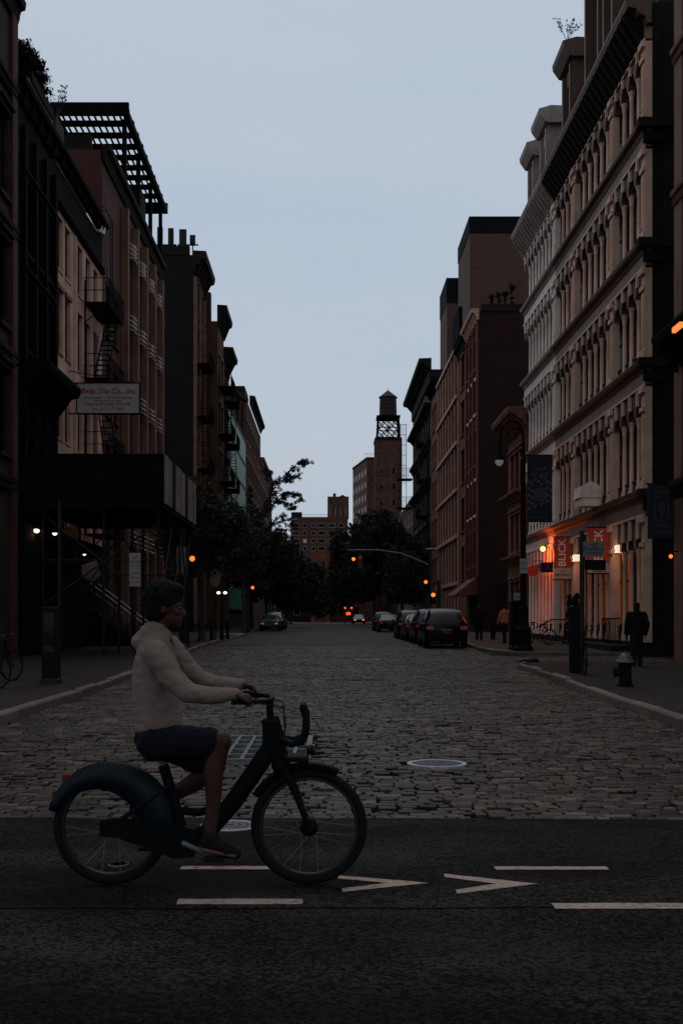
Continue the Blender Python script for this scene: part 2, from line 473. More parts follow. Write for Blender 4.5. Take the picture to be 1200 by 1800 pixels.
    def build(s, name, m, parent=None, smooth=False):
        if parent is not None:
            return link(name, s.mesh(name, ORG[parent.name], smooth), m, parent)
        a = np.array(s.v)
        c = Vector(((a[:, 0].min() + a[:, 0].max()) / 2, (a[:, 1].min() + a[:, 1].max()) / 2, a[:, 2].min()))
        return link(name, s.mesh(name, c, smooth), m, None, loc=c)
def B(*a):
    return MB().box(*a)

TMP = bpy.data.scenes.new("tmp")
def bake(o):
    """evaluated mesh of a curve or modified object, in a scratch scene"""
    TMP.collection.objects.link(o)
    vl = TMP.view_layers[0]
    vl.update()
    me = bpy.data.meshes.new_from_object(o.evaluated_get(vl.depsgraph))
    bpy.data.objects.remove(o)
    return me
def text_mesh(body, size, depth=0.004, align="CENTER", shear=0.0, rot=0.0, bold=0.0, space=1.0):
    """lettering as a mesh standing upright, facing -y"""
    cu = bpy.data.curves.new("lettering", "FONT")
    cu.body = body; cu.size = size; cu.extrude = depth; cu.align_x = align; cu.align_y = "CENTER"
    cu.shear = shear; cu.offset = bold; cu.space_character = space
    cu.resolution_u = 3
    o = bpy.data.objects.new("lettering", cu)
    me = bake(o)
    bpy.data.curves.remove(cu)
    me.transform(Matrix.Rotation(R(90), 4, "X") @ Matrix.Rotation(rot, 4, "Z"))
    return me
def lettering(body, size, p, m, parent, name="lettering", **k):
    me = text_mesh(body, size, **k)
    return link(name, me, m, parent, loc=p)

# ---------------------------------------------------------------- ground, road, kerbs
def strip(mb, xs_l, xs_r, ys, zf, nx=1):
    vs = []; fs = []
    for y, a, b in zip(ys, xs_l, xs_r):
        for i in range(nx + 1):
            vs.append((a + (b - a) * i / nx, y, zf(y)))
    for j in range(len(ys) - 1):
        for i in range(nx):
            q = j * (nx + 1) + i
            fs.append((q, q + 1, q + nx + 2, q + nx + 1))
    mb.add(vs, fs)
YS = [-60, -20, 0, 8, 16, 22, 28, 34, 38, 42, 46, 50, 75, 100, 150, 200, 300, 600, 1500, 4000]
mb = MB(); strip(mb, [-3000] * len(YS), [3000] * len(YS), YS, lambda y: g(y) - 0.09)
m_ground = mat("ground_asphalt", (0.016, 0.014, 0.013), 0.9, 0.3, 0.5, 0.3)
o = mb.build("ground", "ground_asphalt"); o["kind"] = "structure"

# near cross street: asphalt with fine aggregate, patches and hairline cracks
m, n, b = _new("asphalt")
L = n.links.new
geo = n.nodes.new("ShaderNodeNewGeometry")
n1 = n.nodes.new("ShaderNodeTexNoise"); n1.inputs["Scale"].default_value = 1.1; n1.inputs["Detail"].default_value = 6
v1 = n.nodes.new("ShaderNodeTexVoronoi"); v1.inputs["Scale"].default_value = 60
n2 = n.nodes.new("ShaderNodeTexNoise"); n2.inputs["Scale"].default_value = 38; n2.inputs["Detail"].default_value = 4
v2 = n.nodes.new("ShaderNodeTexVoronoi"); v2.feature = "DISTANCE_TO_EDGE"; v2.inputs["Scale"].default_value = 0.55
for q in (n1, n2, v1): L(geo.outputs["Position"], q.inputs["Vector"])
nd = n.nodes.new("ShaderNodeTexNoise"); nd.inputs["Scale"].default_value = 2.5; nd.inputs["Detail"].default_value = 5
L(geo.outputs["Position"], nd.inputs["Vector"])
vm = n.nodes.new("ShaderNodeVectorMath"); vm.operation = "MULTIPLY_ADD"; vm.inputs[1].default_value = (0.7, 0.7, 0.0)
L(nd.outputs["Color"], vm.inputs[0]); L(geo.outputs["Position"], vm.inputs[2]); L(vm.outputs[0], v2.inputs["Vector"])
r = n.nodes.new("ShaderNodeValToRGB")
r.color_ramp.elements[0].position = 0.28; r.color_ramp.elements[0].color = (0.0030, 0.0025, 0.0022, 1)
r.color_ramp.elements[1].position = 0.72; r.color_ramp.elements[1].color = (0.0215, 0.0176, 0.0150, 1)
m1 = n.nodes.new("ShaderNodeMath"); m1.operation = "MULTIPLY_ADD"; m1.inputs[1].default_value = 0.75
sp = n.nodes.new("ShaderNodeSeparateColor"); L(v1.outputs["Color"], sp.inputs[0])
L(sp.outputs[0], m1.inputs[0]); L(n1.outputs["Fac"], m1.inputs[2])
m2 = n.nodes.new("ShaderNodeMath"); m2.operation = "SUBTRACT"; m2.inputs[1].default_value = 0.38
L(m1.outputs[0], m2.inputs[0]); L(m2.outputs[0], r.inputs["Fac"])
cr = n.nodes.new("ShaderNodeMapRange"); cr.inputs[1].default_value = 0.0; cr.inputs[2].default_value = 0.006; cr.inputs[3].default_value = 0.45; cr.inputs[4].default_value = 1.0
L(v2.outputs["Distance"], cr.inputs[0])
sc = n.nodes.new("ShaderNodeVectorMath"); sc.operation = "SCALE"
L(r.outputs["Color"], sc.inputs[0]); L(cr.outputs[0], sc.inputs["Scale"])
# oil stains, repaired patches and polished tracks along the lane
mpt = n.nodes.new("ShaderNodeMapping"); mpt.inputs["Scale"].default_value = (0.35, 1.3, 1.0); L(geo.outputs["Position"], mpt.inputs["Vector"])
ns = n.nodes.new("ShaderNodeTexNoise"); ns.inputs["Scale"].default_value = 1.0; ns.inputs["Detail"].default_value = 5; L(mpt.outputs[0], ns.inputs["Vector"])
ms = n.nodes.new("ShaderNodeMapRange"); ms.inputs[1].default_value = 0.35; ms.inputs[2].default_value = 0.65; ms.inputs[3].default_value = 0.45; ms.inputs[4].default_value = 1.55
L(ns.outputs["Fac"], ms.inputs[0])
s2_ = n.nodes.new("ShaderNodeVectorMath"); s2_.operation = "SCALE"; L(sc.outputs[0], s2_.inputs[0]); L(ms.outputs[0], s2_.inputs["Scale"])
nf = n.nodes.new("ShaderNodeTexNoise"); nf.inputs["Scale"].default_value = 9.0; nf.inputs["Detail"].default_value = 2; L(geo.outputs["Position"], nf.inputs["Vector"])
mf = n.nodes.new("ShaderNodeMapRange"); mf.inputs[1].default_value = 0.74; mf.inputs[2].default_value = 0.78; mf.inputs[3].default_value = 1.0; mf.inputs[4].default_value = 2.6; L(nf.outputs["Fac"], mf.inputs[0])
s3_ = n.nodes.new("ShaderNodeVectorMath"); s3_.operation = "SCALE"; L(s2_.outputs[0], s3_.inputs[0]); L(mf.outputs[0], s3_.inputs["Scale"]); L(s3_.outputs[0], b.inputs["Base Color"])
bp = n.nodes.new("ShaderNodeBump"); bp.inputs["Strength"].default_value = 0.8; bp.inputs["Distance"].default_value = 0.008
m3 = n.nodes.new("ShaderNodeMath"); m3.operation = "ADD"; L(v1.outputs["Distance"], m3.inputs[0]); L(n2.outputs["Fac"], m3.inputs[1])
L(m3.outputs[0], bp.inputs["Height"]); L(bp.outputs["Normal"], b.inputs["Normal"])
b.inputs["Roughness"].default_value = 0.9; b.inputs["Specular IOR Level"].default_value = 0.06
b.inputs["Specular Tint"].default_value = (1.0, 0.85, 0.72, 1)

EDGE = 8.5                        # where the asphalt of the cross street meets the setts
def edge_y(x):
    return EDGE - 0.012 * x - 0.006 * max(0, x) ** 2
xs = [-60, -20] + [i * 0.5 for i in range(-12, 13)] + [20, 60]
mb = MB()
top = [(x, edge_y(max(-6, min(6, x))) + 0.012 * math.sin(x * 5.1), 0.0) for x in xs]
bot = [(x, -40.0, 0.0) for x in xs]
mb.add(bot + top, [(i, i + 1, len(xs) + i + 1, len(xs) + i) for i in range(len(xs) - 1)])
road = mb.build("cross_street", "asphalt"); road["kind"] = "structure"
# a darker joint running along the cross street, tar filled
mb = MB()
pts = [(-4 + i * 0.25, 5.86 + 0.012 * math.sin(i * 1.3) + 0.01 * math.sin(i * 0.37)) for i in range(34)]
mb.add([(x, y - 0.007, 0.0032) for x, y in pts] + [(x, y + 0.007, 0.0032) for x, y in pts], [(i, i + 1, len(pts) + i + 1, len(pts) + i) for i in range(len(pts) - 1)])
mat("tar", (0.0025, 0.0023, 0.002), 0.95, 0.2, 10, 0.1, spec=0.02)
mb.build("tar_joint", "tar", road)

# worn paint lines of the cycle lane, rough edged sheets a few mm above the asphalt
def paint(p_list, name="lane_marking", z=0.004):
    """closed outline (x,y) subdivided with slightly ragged edges"""
    out = []
    n = len(p_list)
    for i in range(n):
        a, c = Vector(p_list[i]), Vector(p_list[(i + 1) % n])
        k = max(1, int((c - a).length / 0.04))
        for j in range(k):
            q = a.lerp(c, j / k)
            out.append((q.x + random.uniform(-0.004, 0.004), q.y + random.uniform(-0.004, 0.004), z))
    return MB().add(out, [tuple(range(len(out)))]).build(name, "road_paint", road)
def line(x0, x1, yc, w):
    paint([(x0, yc - w / 2), (x1, yc - w / 2), (x1, yc + w / 2), (x0, yc + w / 2)])
line(-0.875, -0.28, 6.80, 0.085)
line(-0.785, -0.13, 5.99, 0.115)
line(1.00, 1.67, 6.79, 0.085)
line(1.17, 2.75, 5.90, 0.115)
def chevron(a, tip, c, w=0.085):
    a, tip, c = Vector(a), Vector(tip), Vector(c)
    # arms of even width meeting in a mitred tip
    ia = a + Vector((0.0, -w)); ic = c + Vector((0.0, w))
    ti = tip + Vector((-0.235, 0.0))
    paint([a, tip, c, ic, ti, ia])
chevron((0.06, 6.60), (0.575, 6.41), (0.085, 6.20))
chevron((0.68, 6.64), (1.18, 6.39), (0.70, 6.16))

# --- setts (granite blocks)
m, n, b = _new("setts")
L = n.links.new
geo = n.nodes.new("ShaderNodeNewGeometry")
oi = n.nodes.new("ShaderNodeObjectInfo")
ad = n.nodes.new("ShaderNodeMath"); L(geo.outputs["Random Per Island"], ad.inputs[0]); L(oi.outputs["Random"], ad.inputs[1])
fr = n.nodes.new("ShaderNodeMath"); fr.operation = "FRACT"; L(ad.outputs[0], fr.inputs[0])
r = n.nodes.new("ShaderNodeValToRGB")
e = r.color_ramp.elements
e[0].position = 0.0; e[0].color = (0.0062, 0.0043, 0.0034, 1)
e[1].position = 1.0; e[1].color = (0.098, 0.070, 0.055, 1)
for p_, c_ in ((0.25, (0.0172, 0.0118, 0.0092, 1)), (0.5, (0.030, 0.0208, 0.0163, 1)), (0.8, (0.048, 0.0338, 0.0266, 1))):
    q = e.new(p_); q.color = c_
L(fr.outputs[0], r.inputs["Fac"])
n1 = n.nodes.new("ShaderNodeTexNoise"); n1.inputs["Scale"].default_value = 14; n1.inputs["Detail"].default_value = 6
L(geo.outputs["Position"], n1.inputs["Vector"])
n2 = n.nodes.new("ShaderNodeTexNoise"); n2.inputs["Scale"].default_value = 0.5; n2.inputs["Detail"].default_value = 4
L(geo.outputs["Position"], n2.inputs["Vector"])
a1 = n.nodes.new("ShaderNodeMath"); a1.operation = "ADD"; L(n1.outputs["Fac"], a1.inputs[0]); L(n2.outputs["Fac"], a1.inputs[1])
mr = n.nodes.new("ShaderNodeMapRange"); mr.inputs[1].default_value = 0.6; mr.inputs[2].default_value = 1.4; mr.inputs[3].default_value = 0.5; mr.inputs[4].default_value = 1.45
L(a1.outputs[0], mr.inputs[0])
sc = n.nodes.new("ShaderNodeVectorMath"); sc.operation = "SCALE"
L(r.outputs["Color"], sc.inputs[0]); L(mr.outputs[0], sc.inputs["Scale"]); L(sc.outputs[0], b.inputs["Base Color"])
bp = n.nodes.new("ShaderNodeBump"); bp.inputs["Strength"].default_value = 0.5; bp.inputs["Distance"].default_value = 0.012
L(n1.outputs["Fac"], bp.inputs["Height"]); L(bp.outputs["Normal"], b.inputs["Normal"])
b.inputs["Roughness"].default_value = 0.57; b.inputs["Specular IOR Level"].default_value = 0.16
b.inputs["Specular Tint"].default_value = (1.0, 0.82, 0.7, 1)

# bed of the sett street; far part textured only
def kerb_l(Y):
    return float(np.interp(Y, [8, 11, 14, 28, 45, 75, 90, 220], [-7.5, -4.9, -4.55, -4.72, -5.3, -5.45, -6.2, -6.2]))
def kerb_r(Y):
    return float(np.interp(Y, [8, 11, 14, 20, 25, 32.5, 45, 220], [7.5, 5.1, 4.75, 4.93, 5.24, 5.4, 6.1, 6.2]))
YB = [EDGE - 0.12, 9, 10, 11, 12, 14, 16, 18, 20, 22, 24, 26, 28, 30, 32, 34, 36, 38, 40, 42, 46, 50, 60, 75, 90, 100, 150, 200, 225]
mb = MB(); strip(mb, [-20 if y < 11 else (kerb_l(y) - 0.1) for y in YB], [20 if y < 11 else (kerb_r(y) + 0.1 if not 32 < y < 40.5 else 16) for y in YB], YB, lambda y: g(y) - 0.06)
mat("sett_bed", (0.006, 0.005, 0.0045), 0.95, 0.3, 2.0, 0.3)
cob_road = mb.build("road", "sett_bed"); cob_road["kind"] = "structure"
# textured setts further than single stones can be told apart
m, n, b = _new("setts_far")
L = n.links.new
geo = n.nodes.new("ShaderNodeNewGeometry")
t = n.nodes.new("ShaderNodeTexBrick"); t.inputs["Scale"].default_value = 1
t.inputs["Brick Width"].default_value = 0.24; t.inputs["Row Height"].default_value = 0.135; t.inputs["Mortar Size"].default_value = 0.012
t.inputs["Color1"].default_value = (0.056, 0.0365, 0.0268, 1); t.inputs["Color2"].default_value = (0.032, 0.021, 0.0153, 1); t.inputs["Mortar"].default_value = (0.01, 0.008, 0.007, 1)
L(geo.outputs["Position"], t.inputs["Vector"])
n1 = n.nodes.new("ShaderNodeTexNoise"); n1.inputs["Scale"].default_value = 0.35; n1.inputs["Detail"].default_value = 5
L(geo.outputs["Position"], n1.inputs["Vector"])
mr = n.nodes.new("ShaderNodeMapRange"); mr.inputs[1].default_value = 0.3; mr.inputs[2].default_value = 0.7; mr.inputs[3].default_value = 0.6; mr.inputs[4].default_value = 1.3
L(n1.outputs["Fac"], mr.inputs[0])
sc = n.nodes.new("ShaderNodeVectorMath"); sc.operation = "SCALE"
L(t.outputs["Color"], sc.inputs[0]); L(mr.outputs[0], sc.inputs["Scale"]); L(sc.outputs[0], b.inputs["Base Color"])
b.inputs["Roughness"].default_value = 0.8; b.inputs["Specular IOR Level"].default_value = 0.15
YF = [51.5, 60, 75, 90, 100, 150, 200, 225]
mb = MB(); strip(mb, [kerb_l(y) - 0.05 for y in YF], [kerb_r(y) + 0.05 for y in YF], YF, lambda y: g(y) - 0.003)
mb.build("far_setts", "setts_far", cob_road)

rng = np.random.default_rng(3)
def sett_geo(cx, cy, w, d, top, rot, jit):
    """one granite block: domed top, 18 triangles-ish"""
    hw, hd = w / 2, d / 2
    bev = min(0.009, hd * 0.25)
    base = [(-hw, -hd), (hw, -hd), (hw, hd), (-hw, hd)]
    inn = [(-hw + bev, -hd + bev), (hw - bev, -hd + bev), (hw - bev, hd - bev), (-hw + bev, hd - bev)]
    c, s = math.cos(rot), math.sin(rot)
    vs = []
    for (x, y) in base:
        vs.append((x, y, -0.06))
    for k, (x, y) in enumerate(base):
        vs.append((x * 1.0, y * 1.0, -0.006))
    for k, (x, y) in enumerate(inn):
        vs.append((x + jit[k] * 0.007, y + jit[k + 4] * 0.003, jit[k] * 0.002))
    vs.append((0, 0, 0.002))
    out = [(cx + x * c - y * s, cy + x * s + y * c, top + z) for x, y, z in vs]
    fs = []
    for k in range(4):
        q = (k + 1) % 4
        fs += [(k, q, 4 + q, 4 + k), (4 + k, 4 + q, 8 + q, 8 + k), (8 + k, 8 + q, 12)]
    return out, fs
# access covers leave gaps in the setts (centre x, centre y, half x, half y)
COVERS = [(1.12, 11.65, 0.30, 0.30), (-1.0, 13.2, 0.86, 1.22), (1.3, 37.2, 0.40, 0.40)]
PATCH = [(0.75, 26.9, 1.35, 0.45), (4.05, 26.0, 0.7, 0.42)]
setts = []
y = EDGE + 0.02
row = 0
while y < 52:
    d = rng.uniform(0.095, 0.125)
    x = kerb_l(max(y, 11)) + 0.12 - rng.uniform(0, 0.2)
    x_end = kerb_r(max(y, 11)) - 0.12
    if y < 11.0:
        x, x_end = -5.6 + rng.uniform(0, 0.2), 5.6
    if 32.6 < y < 40.2:
        x_end = 14.0
    while x < x_end:
        w = rng.uniform(0.10, 0.24)
        cx, cy = x + w / 2, y + d / 2
        ok = all((math.hypot(max(0.0, abs(cx - a) - w / 2), max(0.0, abs(cy - c_) - d / 2)) > hx) if hx == hy else (abs(cx - a) > hx + w / 2 - 0.05 or abs(cy - c_) > hy + d / 2 - 0.02) for a, c_, hx, hy in COVERS)
        if cy < edge_y(cx) + d / 2 - 0.01: ok = False
        if ok:
            wave = 0.012 * math.sin(cx * 1.7 + cy * 0.6) + 0.010 * math.sin(cy * 1.3 - cx * 0.5)
            sink = sum(0.035 * math.exp(-((cx - a) / hx) ** 2 * 2 - ((cy - c_) / hy) ** 2 * 2) for a, c_, hx, hy in PATCH)
            drop = 0.028 if rng.random() < 0.06 else 0.0
            setts.append((cx, cy, w - 0.007 - 0.06 * rng.random() ** 4, d - 0.004 - 0.028 * rng.random() ** 4, g(cy) - 0.010 + wave * 0.6 - sink - drop + rng.normal(0, 0.0026), rng.normal(0, 0.012), rng.uniform(-1, 1, 8)))
        x += w
    y += d
    row += 1
near = [q for q in setts if abs(q[0]) < 0.31 * q[1] + 0.15]
near.sort(key=lambda q: q[1])
ids = set(id(q) for q in near[:298])
variants = []
for k in range(14):
    vs, fs = sett_geo(0, 0, 0.085 + 0.0112 * k, 0.094 + 0.008 * (k % 3), 0.0, 0, rng.uniform(-1, 1, 8))
    variants.append(MB().add(vs, fs).mesh("sett", fix=False))
    variants[-1].materials.append(MATS["setts"])
V = []; FQ = []; FT = []
for q in setts:
    if id(q) in ids:
        k = int(min(13, max(0, round((q[2] - 0.085) / 0.0112))))
        o = bpy.data.objects.new("sett", variants[k]); COL.objects.link(o)
        o.parent = cob_road
        o.location = Vector((q[0], q[1], q[4])) - ORG[cob_road.name]
        o.rotation_euler = (random.uniform(-0.015, 0.015), random.uniform(-0.012, 0.012), q[5])
        continue
    vs, fs = sett_geo(*q)
    n0 = len(V)
    V += vs
    for f_ in fs:
        FQ.append(tuple(i + n0 for i in f_))
me = bpy.data.meshes.new("setts"); me.from_pydata([(x - ORG[cob_road.name].x, y - ORG[cob_road.name].y, z - ORG[cob_road.name].z) for x, y, z in V], [], FQ)
o = link("setts", me, "setts", cob_road); o["kind"] = "stuff"

# --- kerbs and pavements
def pavement(name, poly_in, poly_out, m="sidewalk_concrete"):
    """poly_in / poly_out: matching (x,y) lists along the kerb and along the house fronts"""
    n_ = len(poly_in)
    vs = [(x, y, gs(y) - 0.004) for x, y in poly_in] + [(x, y, gs(y) + 0.03) for x, y in poly_out]
    vs += [(x, y, g(y) - 0.08) for x, y in poly_in] + [(x, y, g(y) - 0.08) for x, y in poly_out]
    fs = []
    for i in range(n_ - 1):
        fs += [(i, i + 1, n_ + i + 1, n_ + i), (i, i + 1, 2 * n_ + i + 1, 2 * n_ + i)]
    fs += [(0, n_, 3 * n_, 2 * n_), (n_ - 1, 2 * n_ - 1, 4 * n_ - 1, 3 * n_ - 1)]
    o = MB().add(vs, fs).build(name, m)
    o["kind"] = "structure"
    return o
def kerb(name, pts, side, parent_name="kerb"):
    """kerb stones laid along a polyline of (x,y); side=+1: pavement lies to the right"""
    e_ = thing_struct(name, pts[0])
    segs = []
    P_ = [Vector((x, y, 0)) for x, y in pts]
    carry = []
    for a, c in zip(P_[:-1], P_[1:]):
        ln = (c - a).length
        k = max(1, int(round(ln / 1.7)))
        for j in range(k):
            carry.append((a.lerp(c, j / k), a.lerp(c, (j + 1) / k)))
    for a, c in carry:
        d = (c - a).normalized()
        nrm = Vector((d.y, -d.x, 0)) * side
        a2 = a + d * 0.008; c2 = c - d * 0.008
        w = 0.16
        dz = random.uniform(-0.012, 0.012)
        za, zc = gs(a.y) + dz, gs(c.y) + dz + random.uniform(-0.006, 0.006)
        j = random.uniform(-0.01, 0.01)
        vs = []
        for p_, z_ in ((a2, za), (c2, zc)):
            p_ = p_ + nrm * j
            vs += [(p_.x, p_.y, z_ - 0.25), (p_.x, p_.y, z_ - 0.025), (p_.x + nrm.x * 0.02, p_.y + nrm.y * 0.02, z_), (p_.x + nrm.x * w, p_.y + nrm.y * w, z_ + 0.004), (p_.x + nrm.x * w, p_.y + nrm.y * w, z_ - 0.25)]
        fs = [(i, (i + 1) % 5, 5 + (i + 1) % 5, 5 + i) for i in range(5)] + [(0, 1, 2, 3, 4), (9, 8, 7, 6, 5)]
        MB().add(vs, fs).build("kerb_stone", "kerb_granite", e_)
    return e_
def thing_struct(name, p):
    o = bpy.data.objects.new(name, None)
    COL.objects.link(o)
    o.location = (p[0], p[1], gs(p[1]))
    o.empty_display_size = 0.2
    ORG[o.name] = o.location.copy()
    o["kind"] = "structure"
    return o
XR, XL = 11.2, -10.0             # house fronts right and left
def arc(cx, cy, r, a0, a1, n_=6):
    return [(cx + r * math.cos(R(a0 + (a1 - a0) * i / n_)), cy + r * math.sin(R(a0 + (a1 - a0) * i / n_))) for i in range(n_ + 1)]
# near right block
kr = [(13.0, 9.3), (8.0, 9.5), (6.2, 10.0), (5.3, 11.0), (4.8, 12.6), (4.75, 14), (4.85, 17), (4.93, 20), (5.08, 22.5), (5.24, 25), (5.33, 29), (5.4, 32.2)]
end = [(5.62, 32.9), (6.1, 33.3), (7.4, 33.4), (14, 33.4)]
kerb("kerb_right_near", kr + end, +1)
full = kr + end
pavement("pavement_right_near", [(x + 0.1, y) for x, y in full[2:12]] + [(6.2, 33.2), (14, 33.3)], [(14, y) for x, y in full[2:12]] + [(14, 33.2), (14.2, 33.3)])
# far right block
kf = [(14, 40.4), (8.2, 40.4), (7.0, 40.6), (6.5, 41.2), (6.2, 43), (6.1, 46), (6.1, 60), (6.15, 90)]
kerb("kerb_right_far", kf, +1)
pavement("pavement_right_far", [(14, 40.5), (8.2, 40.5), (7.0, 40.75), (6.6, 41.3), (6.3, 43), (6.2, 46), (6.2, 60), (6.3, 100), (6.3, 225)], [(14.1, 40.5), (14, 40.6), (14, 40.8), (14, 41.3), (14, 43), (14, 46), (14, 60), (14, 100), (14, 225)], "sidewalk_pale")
# left block
kl = [(-13, 9.3), (-8.0, 9.5), (-6.2, 10.0), (-5.1, 11.0), (-4.6, 12.6), (-4.55, 14), (-4.62, 20), (-4.72, 28), (-5.0, 36), (-5.3, 45), (-5.4, 60), (-5.45, 75), (-5.8, 78), (-6.2, 84), (-6.2, 100)]
kerb("kerb_left", kl, -1)
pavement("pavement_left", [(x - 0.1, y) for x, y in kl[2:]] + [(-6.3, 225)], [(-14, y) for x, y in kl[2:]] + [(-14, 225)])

# --- covers and grating
def manhole(x, y, r, label):
    z = g(y)
    t_ = thing("manhole_cover", label, "manhole cover", (x, y, z - 0.02))
    MB().lathe([(r, -0.03), (r, 0.008), (r * 0.84, 0.008), (r * 0.84, -0.004), (0.001, -0.004)], (x, y, z), 40).build("frame", "cast_iron", t_, True)
    lid = MB().lathe([(r * 0.83, -0.01), (r * 0.83, 0.004), (0.01, 0.004)], (x, y, z), 40).build("lid", "lid_iron", t_, True)
    mb = MB()
    for q in (0.25, 0.5, 0.72):
        k = int(8 * q / 0.25)
        for i in range(k):
            a = 2 * PI * i / k
            px, py = x + q * r * math.cos(a), y + q * r * math.sin(a)
            mb.cbox(px - 0.018, px + 0.018, py - 0.018, py + 0.018, z + 0.003, z + 0.011, 0.003)
    q = mb.build("tread", "grate_iron", lid); q["kind"] = "stuff"
    return t_
manhole(1.12, 11.65, 0.305, "round iron manhole cover in the setts right of the bicycle's front wheel")
manhole(-0.70, 8.17, 0.21, "iron manhole cover in the asphalt seen between the bicycle's wheels")
manhole(1.3, 37.2, 0.40, "small far manhole cover out in the middle of the sett road")
manhole(-1.26, 6.88, 0.06, "tiny round valve cover in the asphalt seen through the bicycle's rear wheel")
t_ = thing("vault_grating", "rectangular steel street grating set in the setts behind the bicycle", "grating", (-1.0, 13.2, g(13) - 0.02))
mb = MB()
x0, x1, y0, y1 = -1.82, -0.18, 12.0, 14.4
zt = g(13) + 0.004
for a in ((x0, x1, y0, y0 + 0.06), (x0, x1, y1 - 0.06, y1), (x0, x0 + 0.06, y0 + 0.06, y1 - 0.06), (x1 - 0.06, x1, y0 + 0.06, y1 - 0.06)):
    mb.box(a[0], a[1], a[2], a[3], zt - 0.05, zt)
mb.build("frame", "grate_iron", t_)
for i in range(1, 9):
    xx = x0 + (x1 - x0) * i / 9
    B(xx - 0.02, xx + 0.02, y0 + 0.06, y1 - 0.06, zt - 0.05, zt - 0.003).build("bar", "grate_iron", t_)
for i in range(1, 5):
    yy = y0 + (y1 - y0) * i / 5
    B(x0 + 0.06, x1 - 0.06, yy - 0.025, yy + 0.025, zt - 0.048, zt - 0.0005).build("cross_bar", "grate_iron", t_)
B(x0 + 0.03, x1 - 0.03, y0 + 0.03, y1 - 0.03, zt - 0.09, zt - 0.06).build("pit", "rubber", t_)

# ---------------------------------------------------------------- buildings
WIN = {}
def win_meshes(w, h, style, arch):
    key = (round(w, 3), round(h, 3), style, arch)
    if key in WIN: return WIN[key]
    # local: +x points to the street, y along the front, z up; opening is w x h, sill line at z=0
    fr = MB(); t_ = 0.06
    a, c = -0.20, -0.13
    fr.box(a, c, -w / 2, -w / 2 + t_, 0, h); fr.box(a, c, w / 2 - t_, w / 2, 0, h)
    fr.box(a, c, -w / 2 + t_, w / 2 - t_, 0, t_); fr.box(a, c, -w / 2 + t_, w / 2 - t_, h - t_, h)
    if style in ("sash", "sash2"):
        fr.box(a + 0.004, c - 0.004, -w / 2 + t_, w / 2 - t_, h * 0.5 - 0.03, h * 0.5 + 0.03)
    if style == "sash2":
        fr.box(a + 0.008, c - 0.008, -0.02, 0.02, t_, h - t_)
    if style == "tall":
        fr.box(a + 0.004, c - 0.004, -w / 2 + t_, w / 2 - t_, h * 0.72 - 0.03, h * 0.72 + 0.03)
    pane = MB().box(-0.19, -0.175, -w / 2 + 0.01, w / 2 - 0.01, 0.01, h - 0.01)
    sill = MB().box(-0.10, 0.12, -w / 2 - 0.12, w / 2 + 0.12, -0.14, -0.005)
    hood = MB()
    if arch == "arch":
        n_ = 8
        pts = [(-w / 2 - 0.14, h - 0.02)] + [(-(w / 2 + 0.14) * math.cos(PI * i / n_), h + (0.30) * math.sin(PI * i / n_)) for i in range(1, n_)] + [(w / 2 + 0.14, h - 0.02)]
        hood.prism(pts, "x", -0.02, 0.10)
    elif arch == "hood":
        hood.box(-0.02, 0.10, -w / 2 - 0.14, w / 2 + 0.14, h + 0.005, h + 0.2); hood.box(-0.02, 0.2, -w / 2 - 0.2, w / 2 + 0.2, h + 0.2, h + 0.29)
    elif arch == "slim":
        sill = MB().box(-0.10, 0.035, -w / 2 - 0.05, w / 2 + 0.05, -0.08, -0.005)
        hood.box(-0.02, 0.012, -w / 2 - 0.04, w / 2 + 0.04, h + 0.005, h + 0.12)
    elif arch == "cap":
        sill = MB().box(-0.10, 0.035, -w / 2 - 0.05, w / 2 + 0.05, -0.08, -0.005)
        hood.box(-0.02, 0.07, -w / 2 - 0.08, w / 2 + 0.08, h + 0.005, h + 0.17)
    else:
        hood.box(-0.02, 0.05, -w / 2 - 0.1, w / 2 + 0.1, h + 0.005, h + 0.19)
    WIN[key] = [q.mesh(nm_) for q, nm_ in ((fr, "window"), (pane, "pane"), (sill, "sill"), (hood, "lintel"))]
    return WIN[key]
def place_window(parent, d, X, yc, z, w, h, style="sash", arch="flat", frame_m="iron_black", pane_m="pane_dark", trim_m="stone_brown"):
    fr, pa, si, ho = win_meshes(w, h, style, arch)
    rz = PI if d > 0 else 0.0
    o = bpy.data.objects.new("window", fr); COL.objects.link(o); o.parent = parent
    o.location = Vector((X, yc, z)) - ORG[parent.name]; o.rotation_euler = (0, 0, rz)
    for me_, nm_, mm_ in ((fr, None, frame_m), (pa, "pane", pane_m), (si, "sill", trim_m), (ho, "lintel", trim_m)):
        if nm_ is None:
            q = o
        else:
            q = bpy.data.objects.new(nm_, me_); COL.objects.link(q); q.parent = o
        if not me_.materials: me_.materials.append(MATS[mm_])
        q.material_slots[0].link = "OBJECT"; q.material_slots[0].material = MATS[mm_]
    return o
